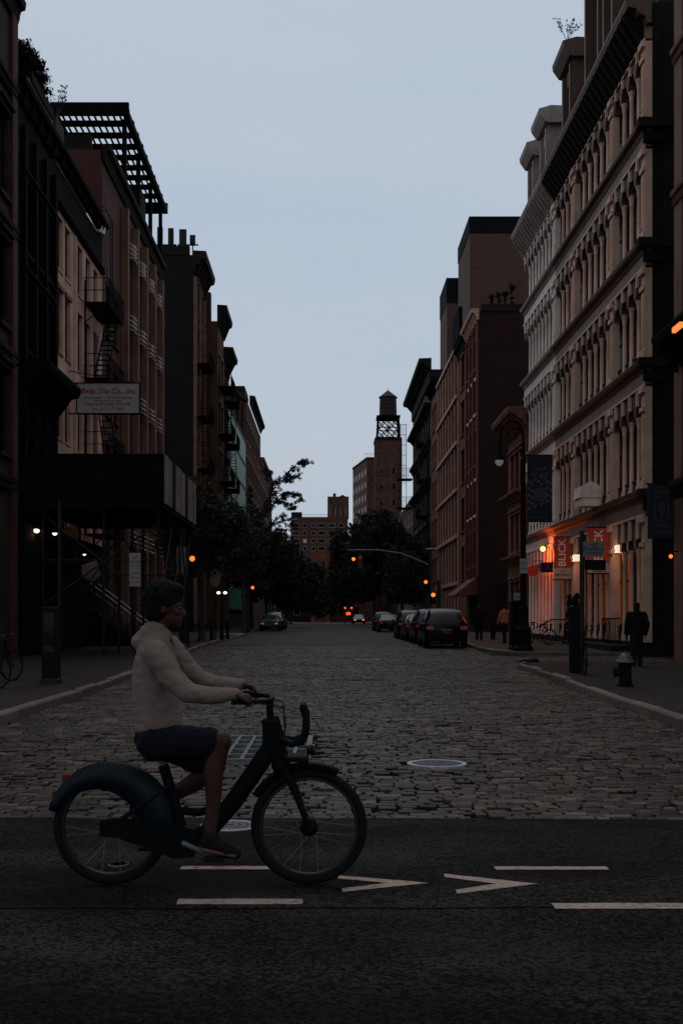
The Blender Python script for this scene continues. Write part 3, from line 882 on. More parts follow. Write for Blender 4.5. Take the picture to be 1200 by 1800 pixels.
def building(name, label, d, X, y0, y1, depth, zt, wins, wall_m, cat="building", zb=None, group=None, reveal=0.25):
    """d=+1 right of the street (front faces -x), -1 left. wins: openings (yc, z, w, h)"""
    zb = g(y0) - 0.1 if zb is None else zb
    t_ = thing(name, label, cat, (X + d * depth / 2, (y0 + y1) / 2, zb), group)
    us = sorted(set([y0, y1] + [q[0] - q[2] / 2 for q in wins] + [q[0] + q[2] / 2 for q in wins]))
    zs = sorted(set([zb, zt] + [q[1] for q in wins] + [q[1] + q[3] for q in wins]))
    mb = MB()
    def inside(u, z):
        return any(abs(u - q[0]) < q[2] / 2 and q[1] < z < q[1] + q[3] for q in wins)
    for j in range(len(zs) - 1):
        run = None
        for i in range(len(us) - 1):
            solid = not inside((us[i] + us[i + 1]) / 2, (zs[j] + zs[j + 1]) / 2)
            if solid and run is None: run = us[i]
            if run is not None and (not solid or i == len(us) - 2):
                e_ = us[i + 1] if solid else us[i]
                mb.add([(X, run, zs[j]), (X, e_, zs[j]), (X, e_, zs[j + 1]), (X, run, zs[j + 1])], [(0, 1, 2, 3)])
                run = None
    Xi = X + d * reveal
    for q in wins:
        a, c, z0, z1 = q[0] - q[2] / 2, q[0] + q[2] / 2, q[1], q[1] + q[3]
        for p_ in (((a, z0), (a, z1)), ((c, z0), (c, z1)), ((a, z0), (c, z0)), ((a, z1), (c, z1))):
            mb.add([(X, p_[0][0], p_[0][1]), (X, p_[1][0], p_[1][1]), (Xi, p_[1][0], p_[1][1]), (Xi, p_[0][0], p_[0][1])], [(0, 1, 2, 3)])
    Xb = X + d * depth
    mb.add([(X, y0, zb), (Xb, y0, zb), (Xb, y0, zt), (X, y0, zt)], [(0, 1, 2, 3)])
    mb.add([(X, y1, zb), (Xb, y1, zb), (Xb, y1, zt), (X, y1, zt)], [(0, 1, 2, 3)])
    mb.add([(Xb, y0, zb), (Xb, y1, zb), (Xb, y1, zt), (Xb, y0, zt)], [(0, 1, 2, 3)])
    mb.add([(X, y0, zt), (X, y1, zt), (Xb, y1, zt), (Xb, y0, zt)], [(0, 1, 2, 3)])
    mb.build("wall", wall_m, t_)
    return t_
def cornice(parent, d, X, y0, y1, zt, h, out, m, name="cornice", brackets=0, bm=None):
    """classical profile: stepped soffit; zt is its top"""
    pr = [(0, -h), (0.10, -h), (0.16, -h * 0.72), (out * 0.45, -h * 0.60), (out * 0.55, -h * 0.42), (out * 0.92, -h * 0.34), (out, -h * 0.12), (out, 0), (-0.05, 0.05), (-0.05, -h)]
    mb = MB().prism([(X - d * a, zt + z_) for a, z_ in pr], "y", y0, y1)
    o = mb.build(name, m, parent)
    for i in range(brackets):
        yy = y0 + (y1 - y0) * (i + 0.5) / brackets
        mb2 = MB().prism([(X - d * 0.02, zt - h * 1.25), (X - d * 0.14, zt - h * 1.2), (X - d * out * 0.8, zt - h * 0.36), (X - d * 0.02, zt - h * 0.36)], "y", yy - 0.09, yy + 0.09)
        mb2.build("bracket", bm or m, o)
    return o
def fire_escape(parent, d, X, y0, y1, levels, ladder_top=None, out=1.05):
    """iron balconies with raking stairs between them"""
    fe = MB().box(X - d * 0.01, X - d * 0.06, y0 + 0.3, y0 + 0.36, levels[0], levels[-1] + 1.0).build("fire_escape", "iron_black", parent)
    for i, z in enumerate(levels):
        mb = MB()
        xo = X - d * out
        for k in range(int((y1 - y0) / 0.16)):
            mb.box(X - d * 0.02, xo, y0 + k * 0.16, y0 + k * 0.16 + 0.05, z, z + 0.03)
        mb.box(xo, xo + d * 0.05, y0, y1, z - 0.04, z + 0.05)
        for zz in (0.5, 1.0):
            mb.box(xo, xo + d * 0.03, y0, y1, z + zz - 0.015, z + zz + 0.015)
            for yy in (y0, y1):
                mb.box(X - d * 0.02, xo, yy - 0.015, yy + 0.015, z + zz - 0.015, z + zz + 0.015)
        n_ = int((y1 - y0) / 0.18)
        for k in range(n_ + 1):
            yy = y0 + (y1 - y0) * k / n_
            mb.box(xo + d * 0.005, xo + d * 0.025, yy - 0.01, yy + 0.01, z, z + 1.0)
        for yy in (y0 + 0.15, y1 - 0.15):
            mb.obox((X - d * 0.03, yy, z - 0.8), (xo + d * 0.1, yy, z - 0.03), 0.04, 0.04)
        mb.build("balcony", "iron_black", fe)
        if i + 1 < len(levels):
            mb = MB(); z2 = levels[i + 1]
            ya, yb = (y0 + 0.5, y1 - 0.5) if i % 2 == 0 else (y1 - 0.5, y0 + 0.5)
            for xx in (X - d * 0.35, X - d * 0.85):
                mb.obox((xx, ya, z + 0.03), (xx, yb, z2 + 0.03), 0.03, 0.16)
                mb.obox((xx, ya, z + 0.9), (xx, yb, z2 + 0.9), 0.025, 0.025)
            k = int((z2 - z) / 0.24)
            for s_ in range(1, k):
                yy = ya + (yb - ya) * s_ / k; zz = z + (z2 - z) * s_ / k
                mb.box(X - d * 0.35, X - d * 0.85, yy - 0.09, yy + 0.09, zz, zz + 0.02)
            mb.build("stair", "iron_black", fe)
    if ladder_top:
        mb = MB()
        yy = y1 - 0.6
        for q in (0, 0.45):
            pts = [(X - d * 0.55, yy + q, levels[-1]), (X - d * 0.55, yy + q, ladder_top), (X - d * 0.3, yy + q, ladder_top + 0.5), (X + d * 0.2, yy + q, ladder_top + 0.55)]
            mb.tube(pts, 0.02, 6)
        z = levels[-1] + 0.3
        while z < ladder_top:
            mb.tube([(X - d * 0.55, yy, z), (X - d * 0.55, yy + 0.45, z)], 0.012, 5); z += 0.3
        mb.build("roof_ladder", "iron_black", fe)
    return fe
def grid_wins(y0, y1, n_, floors, w, h, m0=0.6):
    out = []
    for z in floors:
        for i in range(n_):
            out.append((y0 + m0 + (y1 - y0 - 2 * m0) * (i + 0.5) / n_, z, w, h))
    return out

# ---- right: cast iron block (brown front, then the white painted front)
def iron_front(name, label, y0, y1, bays, col_m, trim_m, pane_m, arch_m, frieze_m):
    d, X = 1, XR
    zs = [0.62, 5.96, 10.5, 14.65, 18.8, 23.0]
    t_ = thing(name, label, "building", (X + 6, (y0 + y1) / 2, g(y0) - 0.1))
    # masonry body behind the iron front
    B(X + 0.62, X + 14, y0 + 0.02, y1, g(y0) - 0.1, 23.0).build("wall", "brick_dark", t_)
    if y0 < 41:
        B(X + 0.145, X + 14, y0 + 0.015, y0 + 0.6, g(y0), 23.0).build("side_wall", "brick_dark", t_)
    base = B(X - 0.25, X + 0.14, y0 + 0.01, y1, g(y0) - 0.1, zs[0]).build("plinth", "stone_dark", t_)
    for fl in range(5):
        z0, z1 = zs[fl], zs[fl + 1]
        ch = 0.42 if fl < 4 else 0.85
        out = 0.36 if fl < 4 else 1.05
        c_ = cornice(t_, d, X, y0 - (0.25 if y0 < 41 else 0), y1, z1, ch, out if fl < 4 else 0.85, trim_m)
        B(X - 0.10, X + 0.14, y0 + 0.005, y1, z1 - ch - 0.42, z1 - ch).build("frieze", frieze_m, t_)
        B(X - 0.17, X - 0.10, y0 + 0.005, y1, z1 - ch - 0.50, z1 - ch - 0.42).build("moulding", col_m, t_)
        if fl == 4:
            k = int((y1 - y0) / 0.55)
            for i in range(k):
                yy = y0 + (y1 - y0) * (i + 0.5) / k
                MB().prism([(X - 0.1, z1 - 1.35), (X - 0.22, z1 - 1.3), (X - 0.85, z1 - 0.36), (X - 0.1, z1 - 0.36)], "y", yy - 0.1, yy + 0.1).build("bracket", "stone_dark" if y0 < 41 else trim_m, c_)
        ztop = z1 - ch - 0.50
        hcol = ztop - z0
        spring = z0 + hcol * 0.76
        ya = y0
        for bi, (yb, nw) in enumerate(bays):
            pw = 0.44                            # pilaster width at the start of each bay
            # pilaster: shaft with sunk panel, base, capital
            mb = MB()
            mb.box(X - 0.12, X + 0.14, ya + 0.012, ya + pw, z0, ztop)
            pil = mb.build("pilaster", col_m, t_)
            mb = MB()
            mb.box(X - 0.20, X - 0.12, ya - 0.03, ya + pw + 0.04, z0, z0 + 0.35)
            mb.box(X - 0.20, X - 0.12, ya - 0.03, ya + pw + 0.04, spring, spring + 0.16)
            mb.box(X - 0.24, X - 0.12, ya - 0.05, ya + pw + 0.06, ztop - 0.22, ztop)
            mb.box(X - 0.16, X - 0.12, ya + 0.08, ya + 0.16, z0 + 0.5, spring - 0.15)
            mb.box(X - 0.16, X - 0.12, ya + pw - 0.16, ya + pw - 0.08, z0 + 0.5, spring - 0.15)
            mb.build("capital", col_m, pil)
            yw0 = ya + pw
            ww = (yb - yw0) / nw
            # meshes shared inside the bay
            wv = ww
            col = MB().lathe([(0.15, 0), (0.15, 0.16), (0.12, 0.2), (0.13, 0.28), (0.092, 0.34), (0.086, (spring - z0) * 0.6), (0.078, spring - z0 - 0.35), (0.10, spring - z0 - 0.3), (0.088, spring - z0 - 0.26), (0.11, spring - z0 - 0.12), (0.145, spring - z0 - 0.03), (0.145, spring - z0)], (0, 0, 0), 12).mesh("column", smooth=True)
            n_ = 10; r_ = wv / 2 - 0.10; hh = ztop - spring
            av = []; af = []
            for s_, dep in ((0, -0.08), (1, 0.30)):
                for i in range(n_ + 1):
                    an = PI * i / n_
                    av.append((dep, -r_ * math.cos(an), min(hh - 0.12, r_ * math.sin(an))))
                for i in range(n_ + 1):
                    u = -wv / 2 + wv * i / n_
                    av.append((dep, u, hh))
            N1 = n_ + 1
            fs = []
            for i in range(n_):
                fs.append((i, i + 1, N1 + i + 1, N1 + i)); fs.append((2 * N1 + i, 2 * N1 + i + 1, 3 * N1 + i + 1, 3 * N1 + i)); fs.append((i, i + 1, 2 * N1 + i + 1, 2 * N1 + i))
            for dep in (0, 2 * N1):
                k0 = len(av)
                x_ = av[dep][0]
                av += [(x_, -wv / 2, 0), (x_, wv / 2, 0)]
                fs.append((dep, N1 + dep, k0)); fs.append((dep + n_, k0 + 1, dep + N1 + n_))
            arch = MB().add(av, fs).mesh("arch")
            key = MB().box(-0.17, -0.085, -0.08, 0.08, min(hh - 0.12, r_) - 0.08, hh - 0.02).mesh("keystone")
            fw = wv - 0.16
            fr = MB(); t2 = 0.07; hw = ztop - 0.05 - (z0 + 0.55)
            fr.box(0.36, 0.46, -fw / 2, -fw / 2 + t2, 0, hw); fr.box(0.36, 0.46, fw / 2 - t2, fw / 2, 0, hw)
            fr.box(0.36, 0.46, -fw / 2 + t2, fw / 2 - t2, 0, t2); fr.box(0.365, 0.455, -fw / 2 + t2, fw / 2 - t2, hw * 0.44, hw * 0.44 + t2)
            frm = fr.mesh("window")
            pan = MB().box(0.41, 0.43, -fw / 2 + 0.02, fw / 2 - 0.02, 0.02, hw).mesh("pane")
            apr = MB().box(0.12, 0.55, -wv / 2, wv / 2, -0.55, 0.0).box(0.06, 0.12, -wv / 2, wv / 2, -0.08, 0.0).box(0.06, 0.12, -wv / 2 + 0.15, wv / 2 - 0.15, -0.46, -0.16).mesh("apron")
            for me_, mm_ in ((col, col_m), (arch, arch_m), (key, col_m), (frm, "iron_recess_shade"), (pan, pane_m), (apr, "iron_recess_shade")):
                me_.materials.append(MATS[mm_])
            for i in range(nw):
                yc = yw0 + ww * (i + 0.5)
                w_ = link("window", frm, None, t_, loc=(X, yc, z0 + 0.55))
                p_ = link("pane", pan, None, w_); link("apron", apr, None, w_)
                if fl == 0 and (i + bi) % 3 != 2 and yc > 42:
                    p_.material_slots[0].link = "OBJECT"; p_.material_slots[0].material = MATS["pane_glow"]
                a_ = link("arch", arch, None, t_, loc=(X, yc, spring)); link("keystone", key, None, a_)
                if i < nw - 1:
                    link("column", col, None, t_, loc=(X + 0.08, yc + ww / 2, z0))
                # half columns against the pilasters
                if i == 0: link("column", col, None, t_, loc=(X + 0.10, yc - ww / 2 + 0.1, z0))
                
            ya = yb
    return t_, zs
def side_returns(t_):
    for z in (5.96, 10.5, 14.65, 18.8):
        B(XR - 0.45, XR + 1.6, 39.3, 39.745, z - 0.3, z - 0.005).build("cornice_return", "stone_dark", t_)
        B(XR - 0.2, XR + 1.6, 39.55, 39.742, z - 0.75, z - 0.31).build("frieze_return", "stone_dark", t_)
    for z0, z1 in ((0.62, 5.2), (5.96, 9.75), (10.5, 13.9), (14.65, 18.05), (18.8, 22.0)):
        B(XR + 0.5, XR + 1.3, 39.62, 39.745, z0, z1).build("pilaster_return", "stone_dark", t_)
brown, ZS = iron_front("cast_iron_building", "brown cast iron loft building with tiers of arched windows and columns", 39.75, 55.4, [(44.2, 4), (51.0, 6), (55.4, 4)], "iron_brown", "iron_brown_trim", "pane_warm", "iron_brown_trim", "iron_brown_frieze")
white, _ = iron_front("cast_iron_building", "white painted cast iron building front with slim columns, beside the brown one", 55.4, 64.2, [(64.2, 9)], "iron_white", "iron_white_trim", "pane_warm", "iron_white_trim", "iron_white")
side_returns(brown)
def mansard(t_, y0, y1, dormers, m_d):
    X = XR
    MB().prism([(X + 0.35, 23.0), (X + 1.5, 27.0), (X + 13.5, 27.3), (X + 13.5, 23.0)], "y", y0 + 0.03, y1 - 0.002).build("mansard_roof", "slate", t_)
    for yc, w, zt in dormers:
        mb = MB()
        mb.box(X + 0.12, X + 2.2, yc - w / 2, yc - w / 2 + 0.32, 23.02, zt - 0.7)
        mb.box(X + 0.12, X + 2.2, yc + w / 2 - 0.32, yc + w / 2, 23.02, zt - 0.7)
        mb.box(X + 0.16, X + 2.2, yc - w / 2 + 0.32, yc + w / 2 - 0.32, 23.02, 23.9)
        mb.box(X + 0.14, X + 2.2, yc - w / 2 + 0.005, yc + w / 2 - 0.005, zt - 1.5, zt - 0.71)
        for s_ in (-1, 1):
            mb.box(X - 0.02, X + 0.12, yc + s_ * (w / 2 - 0.16) - 0.12, yc + s_ * (w / 2 - 0.16) + 0.12, 23.05, zt - 0.9)
        dm = mb.build("dormer", m_d, t_)
        MB().prism([(X + 0.1, zt - 0.75), (X - 0.1, zt - 0.7), (X - 0.38, zt - 0.3), (X - 0.42, zt - 0.06), (X + 0.2, zt + 0.12), (X + 2.3, zt + 0.05), (X + 2.3, zt - 0.72)], "y", yc - w / 2 - 0.3, yc + w / 2 + 0.3).build("hood", m_d, dm)
        B(X + 0.5, X + 0.53, yc - w / 2 + 0.3, yc + w / 2 - 0.3, 23.9, zt - 1.5).build("pane", "pane_warm", dm)
mansard(brown, 39.75, 55.4, [(41.9, 1.8, 27.4), (45.5, 1.7, 28.2), (48.3, 2.6, 30.2), (53.4, 1.9, 28.0)], "iron_brown_trim")
mansard(white, 55.4, 64.2, [(59.2, 1.8, 27.5), (62.8, 1.7, 27.3)], "iron_white_trim")
# entrance canopy box on the first ledge of the brown building
p0 = at(1037, 868, 46.0)
mb = MB().box(10.15, 10.95, 45.6, 46.7, 5.97, 6.30)
mb.prism([(10.1, 6.3), (11.0, 6.3), (10.95, 6.75), (10.55, 6.95), (10.15, 6.75)], "y", 45.55, 46.75)
mb.build("entrance_pediment", "iron_white", brown)
# ---- right: neighbour at the photo's right edge, corner just before the alley
XN = 10.6
nb = building("brick_building", "dark brick building at the right edge, corner before the alley", 1, XN, 18, 34.6, 12, 26, grid_wins(18, 34.6, 5, [6.2, 10.9, 15.2, 19.5], 1.2, 2.4), "brick_brown")
for q in grid_wins(18, 34.6, 5, [6.2, 10.9, 15.2, 19.5], 1.2, 2.4):
    if q[0] > 30: place_window(nb, 1, XN, q[0], q[1], q[2], q[3], "sash", "hood")
cornice(nb, 1, XN, 18, 34.65, 10.0, 0.9, 0.75, "iron_black", brackets=24)
cornice(nb, 1, XN, 18, 34.65, 5.6, 0.5, 0.3, "stone_dark", "band")
for z in (14.4, 18.7, 23.0):
    cornice(nb, 1, XN, 18, 34.62, z, 0.4, 0.2, "stone_brown", "band")
B(XN - 0.06, XN + 0.1, 33.9, 34.64, 0, 26).build("quoin_strip", "stone_brown", nb)

# ---- right: low building with the heavy cornice behind the white one
lb = building("low_building", "low dark building with a heavy projecting cornice next to the white front", 1, XR, 64.25, 70.5, 12, 13.0, grid_wins(64.25, 70.5, 3, [1.4, 5.4, 9.0], 1.1, 2.2), "brick_orange")
for q in grid_wins(64.25, 70.5, 3, [1.4, 5.4, 9.0], 1.1, 2.2): place_window(lb, 1, XR, *q, "sash", "hood", trim_m="stone_brown")
cornice(lb, 1, XR, 64.2, 70.6, 13.4, 1.0, 1.05, "stone_brown", brackets=7)
cornice(lb, 1, XR, 64.2, 70.6, 9.0 - 0.2, 0.45, 0.6, "stone_brown", "band")
cornice(lb, 1, XR, 64.2, 70.6, 5.1, 0.4, 0.5, "stone_brown", "band")

# ---- right: red building with blank side wall
rw = []
for z in (5.4, 9.2, 13.0, 16.8, 20.2):
    for yc in (85.9, 87.9, 90.0): rw.append((yc, z, 1.15, 2.6 if z < 20 else 2.2))
rb = building("red_building", "dark red brick building with a tall blank side wall and slim red piers", 1, XR, 84.5, 91.4, 13, 24.2, rw, "brick_maroon")
for q in rw: place_window(rb, 1, XR, *q, "sash2", "flat", trim_m="white_paint" if q[1] in (9.2, 16.8) else "brick_orange")
for yy in (84.62, 86.9, 88.95, 91.2):
    B(XR - 0.16, XR - 0.005, yy - 0.16, yy + 0.16, 4.6, 23.4).build("pier", "brick_pier", rb)
cornice(rb, 1, XR, 84.45, 91.45, 24.4, 0.8, 0.55, "stone_tan", brackets=6)
B(XR + 0.2, XR + 13, 84.4, 84.6, 24.2, 24.75).build("parapet", "stone_dark", rb)
# shop awning
MB().prism([(XR - 0.01, 4.5), (XR - 1.7, 3.2), (XR - 1.7, 3.05), (XR - 0.01, 3.2)], "y", 84.9, 91.0).build("awning", "awning_red", rb)
# ---- right: arched orange brick
aw = [(94.2, z, 2.2, 2.7) for z in (4.6, 8.6, 12.6, 16.6, 20.4)]
ab = building("narrow_building", "narrow orange brick building with one arched bay, past the red one", 1, XR, 91.4, 97.0, 13, 24.0, aw, "brick_orange")
for q in aw: place_window(ab, 1, XR, *q, "sash2", "arch", trim_m="brick_orange")
cornice(ab, 1, XR, 91.45, 97.0, 24.2, 0.9, 0.5, "iron_black")
mb = MB()
for k in range(7): mb.box(XR - 0.6, XR - 0.3, 91.8 + k * 0.7, 92.3 + k * 0.7, 24.2, 26.6)
mb.box(XR - 0.5, XR - 0.35, 91.6, 96.8, 26.2, 26.5)
mb.build("roof_frame", "iron_black", ab)
# ---- right: pale grid front
gw = []
for z in (1.2, 4.75, 8.75, 12.75, 16.75, 20.7):
    for i in range(7): gw.append((98.4 + i * 2.5, z, 1.9, 3.2))
gb = building("grid_building", "loft building with a regular pale stone grid of tall dark windows", 1, XR, 97.0, 115.0, 13, 25.0, gw, "iron_recess_shade", reveal=0.4)  # dark wall colour carries the shade of the window reveals
for q in gw: place_window(gb, 1, XR + 0.1, q[0], q[1], q[2], q[3], "tall", "flat", trim_m="iron_recess_shade")
for i in range(8):
    B(XR - 0.14, XR - 0.004, 97.08 + i * 2.5, 97.30 + i * 2.5, 0.4, 24.6).build("mullion", "stone_tan", gb)
for z in (4.45, 8.45, 12.45, 16.45, 20.4, 24.7):
    B(XR - 0.26, XR - 0.006, 97.0, 115.0, z - 0.2, z + 0.12).build("ledge", "stone_tan", gb)
# ---- right: brown brick then ornate black
bw = grid_wins(115, 123, 3, [5.2, 9.2, 13.2, 17.2, 21.0], 1.3, 2.4)
bb = building("brick_building", "brown brick building between the pale grid front and the black ornate one", 1, XR, 115.0, 123.0, 13, 25.6, bw, "brick_orange")
for q in bw: place_window(bb, 1, XR, *q, "sash", "arch", trim_m="brick_orange")
cornice(bb, 1, XR, 115.0, 123.0, 25.8, 0.9, 0.8, "iron_black", brackets=6)
ow = grid_wins(123, 149, 8, [4.6, 8.7, 12.8, 16.9, 21.0], 1.7, 2.8)
ob = building("ornate_building", "black ornate corner building with stepped cornices and fire escapes", 1, XR, 123.0, 149.0, 13, 27.0, ow, "brick_dusk")
for q in ow: place_window(ob, 1, XR, *q, "sash2", "hood", trim_m="iron_black")
for z, o_ in ((8.4, 0.5), (16.6, 0.6), (20.7, 0.5), (24.7, 0.8)):
    cornice(ob, 1, XR, 123.0, 149.0, z, 0.8, o_, "stone_dark", brackets=10)
cornice(ob, 1, XR, 123.0, 149.2, 29.5, 1.3, 1.3, "stone_dark", brackets=12)
B(XR - 0.2, XR + 2.2, 123.4, 148.8, 27.0, 28.4).build("attic", "stone_dark", ob)
fire_escape(ob, 1, XR, 126, 131, [8.6, 12.7, 16.8, 20.9])
# end fire escape standing out against the sky
fe = B(9.55, 9.6, 150.2, 150.3, 17, 17.1).build("fire_escape", "iron_black", ob)
mb = MB()
for xx in (9.62, 10.42):
    mb.obox((xx, 150.2, 15.5), (xx, 150.2, 27.0), 0.06, 0.06)
z = 20.2
while z < 27.1:
    mb.obox((9.62, 150.2, z), (10.42, 150.2, z), 0.07, 0.05); z += 1.35
for q in range(5): mb.obox((9.70 + q * 0.16, 150.2, 19.0), (9.70 + q * 0.16, 150.2, 27.0), 0.025, 0.025)
mb.build("stair", "iron_black", fe)
for z in (15.8, 19.6):
    mb = MB().box(9.2, 11.2, 149.3, 151.4, z, z + 0.12)
    for q in range(11): mb.obox((9.25 + q * 0.17, 149.4, z), (9.25 + q * 0.17, 149.4, z + 1.5), 0.03, 0.03)
    mb.obox((9.2, 149.4, z + 1.5), (11.2, 149.4, z + 1.5), 0.05, 0.05)
    mb.build("balcony", "iron_black", fe)

# ---- tall set back concrete tower
def panels(t_, x0, x1, y, z0, z1, pw, ph, m):
    me_ = MB().cbox(0.0, pw - 0.07, 0.0, 0.05, 0.0, ph - 0.07, 0.0).mesh("panel")
    me_.materials.append(MATS[m])
    nx = int((x1 - x0) / pw)
    nz = int((z1 - z0) / ph)
    for i in range(nx):
        for j in range(nz):
            link("panel", me_, None, t_, loc=(x0 + i * pw, y - 0.05, z0 + j * ph))
t_ = thing("tower", "tall blank concrete panel tower with a dark top, right behind the red building", "tower", (29, 190, 0))
B(23.0, 36.0, 184, 200, 0, 63.6).build("wall", "concrete_panel", t_)
panels(t_, 23.0, 36.0, 184, 36.0, 63.6, 2.6, 2.75, "concrete_panel")
B(22.9, 36.1, 183.9, 200.1, 63.6, 66.3).build("roof_band", "roof_black", t_)
t_ = thing("tower", "narrower concrete tower with a dark top, left of the tall panel tower", "tower", (26, 226, 0))
B(23.0, 29.5, 219, 232, 0, 62.0).build("wall", "concrete_panel", t_)
panels(t_, 23.0, 29.5, 219, 36.0, 62.0, 3.2, 4.2, "concrete_panel")
B(22.9, 29.6, 218.9, 232.1, 62.0, 66.8).build("roof_band", "roof_black", t_)

# ---- far end of the street
def flat_block(name, label, x0, x1, y, dep, zt, m, wins, pane="pane_dark", frame="stone_brown", lit=()):
    """far block facing the camera (-y); wins: (xc, z, w, h)"""
    t_ = thing(name, label, "building", ((x0 + x1) / 2, y + dep / 2, 0))
    B(x0, x1, y, y + dep, 0, zt).build("wall", m, t_)
    cache = {}
    for k, (xc, z, w, h) in enumerate(wins):
        key = (w, h)
        if key not in cache:
            a = MB().box(-w / 2 - 0.15, w / 2 + 0.15, -0.12, 0.02, -0.15, 0).box(-w / 2 - 0.15, w / 2 + 0.15, -0.12, 0.02, h, h + 0.15).box(-w / 2 - 0.15, -w / 2, -0.12, 0.02, 0, h).box(w / 2, w / 2 + 0.15, -0.12, 0.02, 0, h).mesh("window")
            c = MB().box(-w / 2, w / 2, -0.05, 0.02, 0, h).mesh("pane")
            a.materials.append(MATS[frame]); c.materials.append(MATS[pane])
            cache[key] = (a, c)
        o = link("window", cache[key][0], None, t_, loc=(xc, y, z))
        p_ = link("pane", cache[key][1], None, o)
        if k in lit:
            p_.material_slots[0].link = "OBJECT"; p_.material_slots[0].material = MATS["lit_warm_window"]
    return t_
# water tower on its brick shaft
Yw = 250.0
wt = [(11.9, z, 0.7, 1.0) for z in (26.0, 29.5, 33.0)] + [(14.6, z, 0.6, 1.4) for z in (26.0, 29.5, 33.0)]
wb = flat_block("tower_building", "tall brick stair tower with narrow windows carrying the water tank", 10.6, 16.2, Yw, 8, 40.6, "brick_tower", wt)
for x in (10.75, 16.05): B(x - 0.35, x + 0.35, Yw - 0.2, Yw - 0.005, 0, 40.6).build("pilaster", "brick_tower", wb)
B(10.45, 16.35, Yw - 0.3, Yw + 8.2, 40.6, 41.0).build("coping", "stone_dark", wb)
t_ = thing("water_tank", "wooden rooftop water tank with a conical roof on a steel trestle", "water tank", (13.5, Yw + 3, 41.0))
zt0, zt1 = 41.0, 45.7
cx, cy = 13.5, Yw + 3
mb = MB()
for sx in (-1, 1):
    for sy in (-1, 1):
        mb.obox((cx + sx * 2.45, cy + sy * 2.45, zt0), (cx + sx * 2.2, cy + sy * 2.2, zt1), 0.36, 0.36)
for z in (zt0 + 0.15, (zt0 + zt1) / 2, zt1 - 0.15):
    for s_ in (-1, 1):
        mb.obox((cx - 2.5, cy + s_ * 2.35, z), (cx + 2.5, cy + s_ * 2.35, z), 0.2, 0.2)
        mb.obox((cx + s_ * 2.35, cy - 2.5, z), (cx + s_ * 2.35, cy + 2.5, z), 0.2, 0.2)
mb.build("trestle", "iron_black", t_)
mb = MB()
zm = (zt0 + zt1) / 2
for s_ in (-1, 1):
    for a, c in ((zt0, zm), (zm, zt1)):
        for x0, x1 in ((-2.35, 0), (0, 2.35)):
            mb.obox((cx + x0, cy + s_ * 2.35, a), (cx + x1, cy + s_ * 2.35, c), 0.2, 0.2)
            mb.obox((cx + x1, cy + s_ * 2.35, a), (cx + x0, cy + s_ * 2.35, c), 0.2, 0.2)
    mb.obox((cx, cy + s_ * 2.35, zt0), (cx, cy + s_ * 2.35, zt1), 0.16, 0.16)
mb.build("cross_brace", "iron_black", t_)
B(cx - 2.6, cx + 2.6, cy - 2.6, cy + 2.6, zt1, zt1 + 0.3).build("platform", "iron_black", t_)
tk = MB().lathe([(1.95, 0), (1.85, 4.3)], (cx, cy, zt1 + 0.3), 28).build("tank", "tank_wood", t_, True)
for q in range(6): MB().torus((cx, cy, zt1 + 0.6 + q * 0.75), 1.95 - q * 0.017, 0.035, 28, 4, "z").build("hoop", "iron_black", tk)
rf = MB().lathe([(2.12, 0), (2.0, 0.15), (0.2, 1.55), (0.02, 1.6)], (cx, cy, zt1 + 4.6), 28).build("roof", "tank_wood", t_)
MB().tube([(cx, cy, zt1 + 6.1), (cx, cy, zt1 + 6.6)], 0.08, 6).build("finial", "iron_black", t_)
# block left of it: plain side and windowed face
lw = []
bl = thing("apartment_block", "grey flat roofed block with rows of windows left of the water tower", "building", (8, 268, 0))
P1, P2 = Vector((9.17, 262, 0)), Vector((6.3, 281, 0))
foot = [(P1.x, P1.y), (11.4, 262), (11.4, 285), (P2.x, P2.y)]
MB().prism(foot, "z", 0, 38.0).build("wall", "brick_tower", bl)
MB().prism([(foot[0][0] - 0.15, 261.85), (11.5, 261.85), (11.5, 285.1), (P2.x - 0.2, P2.y)], "z", 38.0, 38.35).build("coping", "stone_dark", bl)
dw_ = (P2 - P1).normalized()
ang_ = math.atan2(dw_.y, dw_.x)
wm = MB().box(-0.8, 0.8, -0.02, 0.07, 0, 1.5).mesh("window"); wm.materials.append(MATS["stone_tan"])
pm = MB().box(-0.65, 0.65, 0.0, 0.09, 0.12, 1.38).mesh("pane"); pm.materials.append(MATS["pane_dark"])
for j in range(8):
    for k in range(5):
        p_ = P1.lerp(P2, (k + 0.5) / 5)
        o = link("window", wm, None, bl, loc=(p_.x, p_.y, 14 + j * 2.9), rotz=ang_); link("pane", pm, None, o)
mb = MB()
for q in range(5): mb.obox((8.8 + q * 0.5, 262.3, 38.3), (8.8 + q * 0.5, 262.3, 39.2), 0.05, 0.05)
mb.obox((8.6, 262.3, 39.2), (11.0, 262.3, 39.2), 0.06, 0.06)
mb.build("railing", "iron_black", bl)
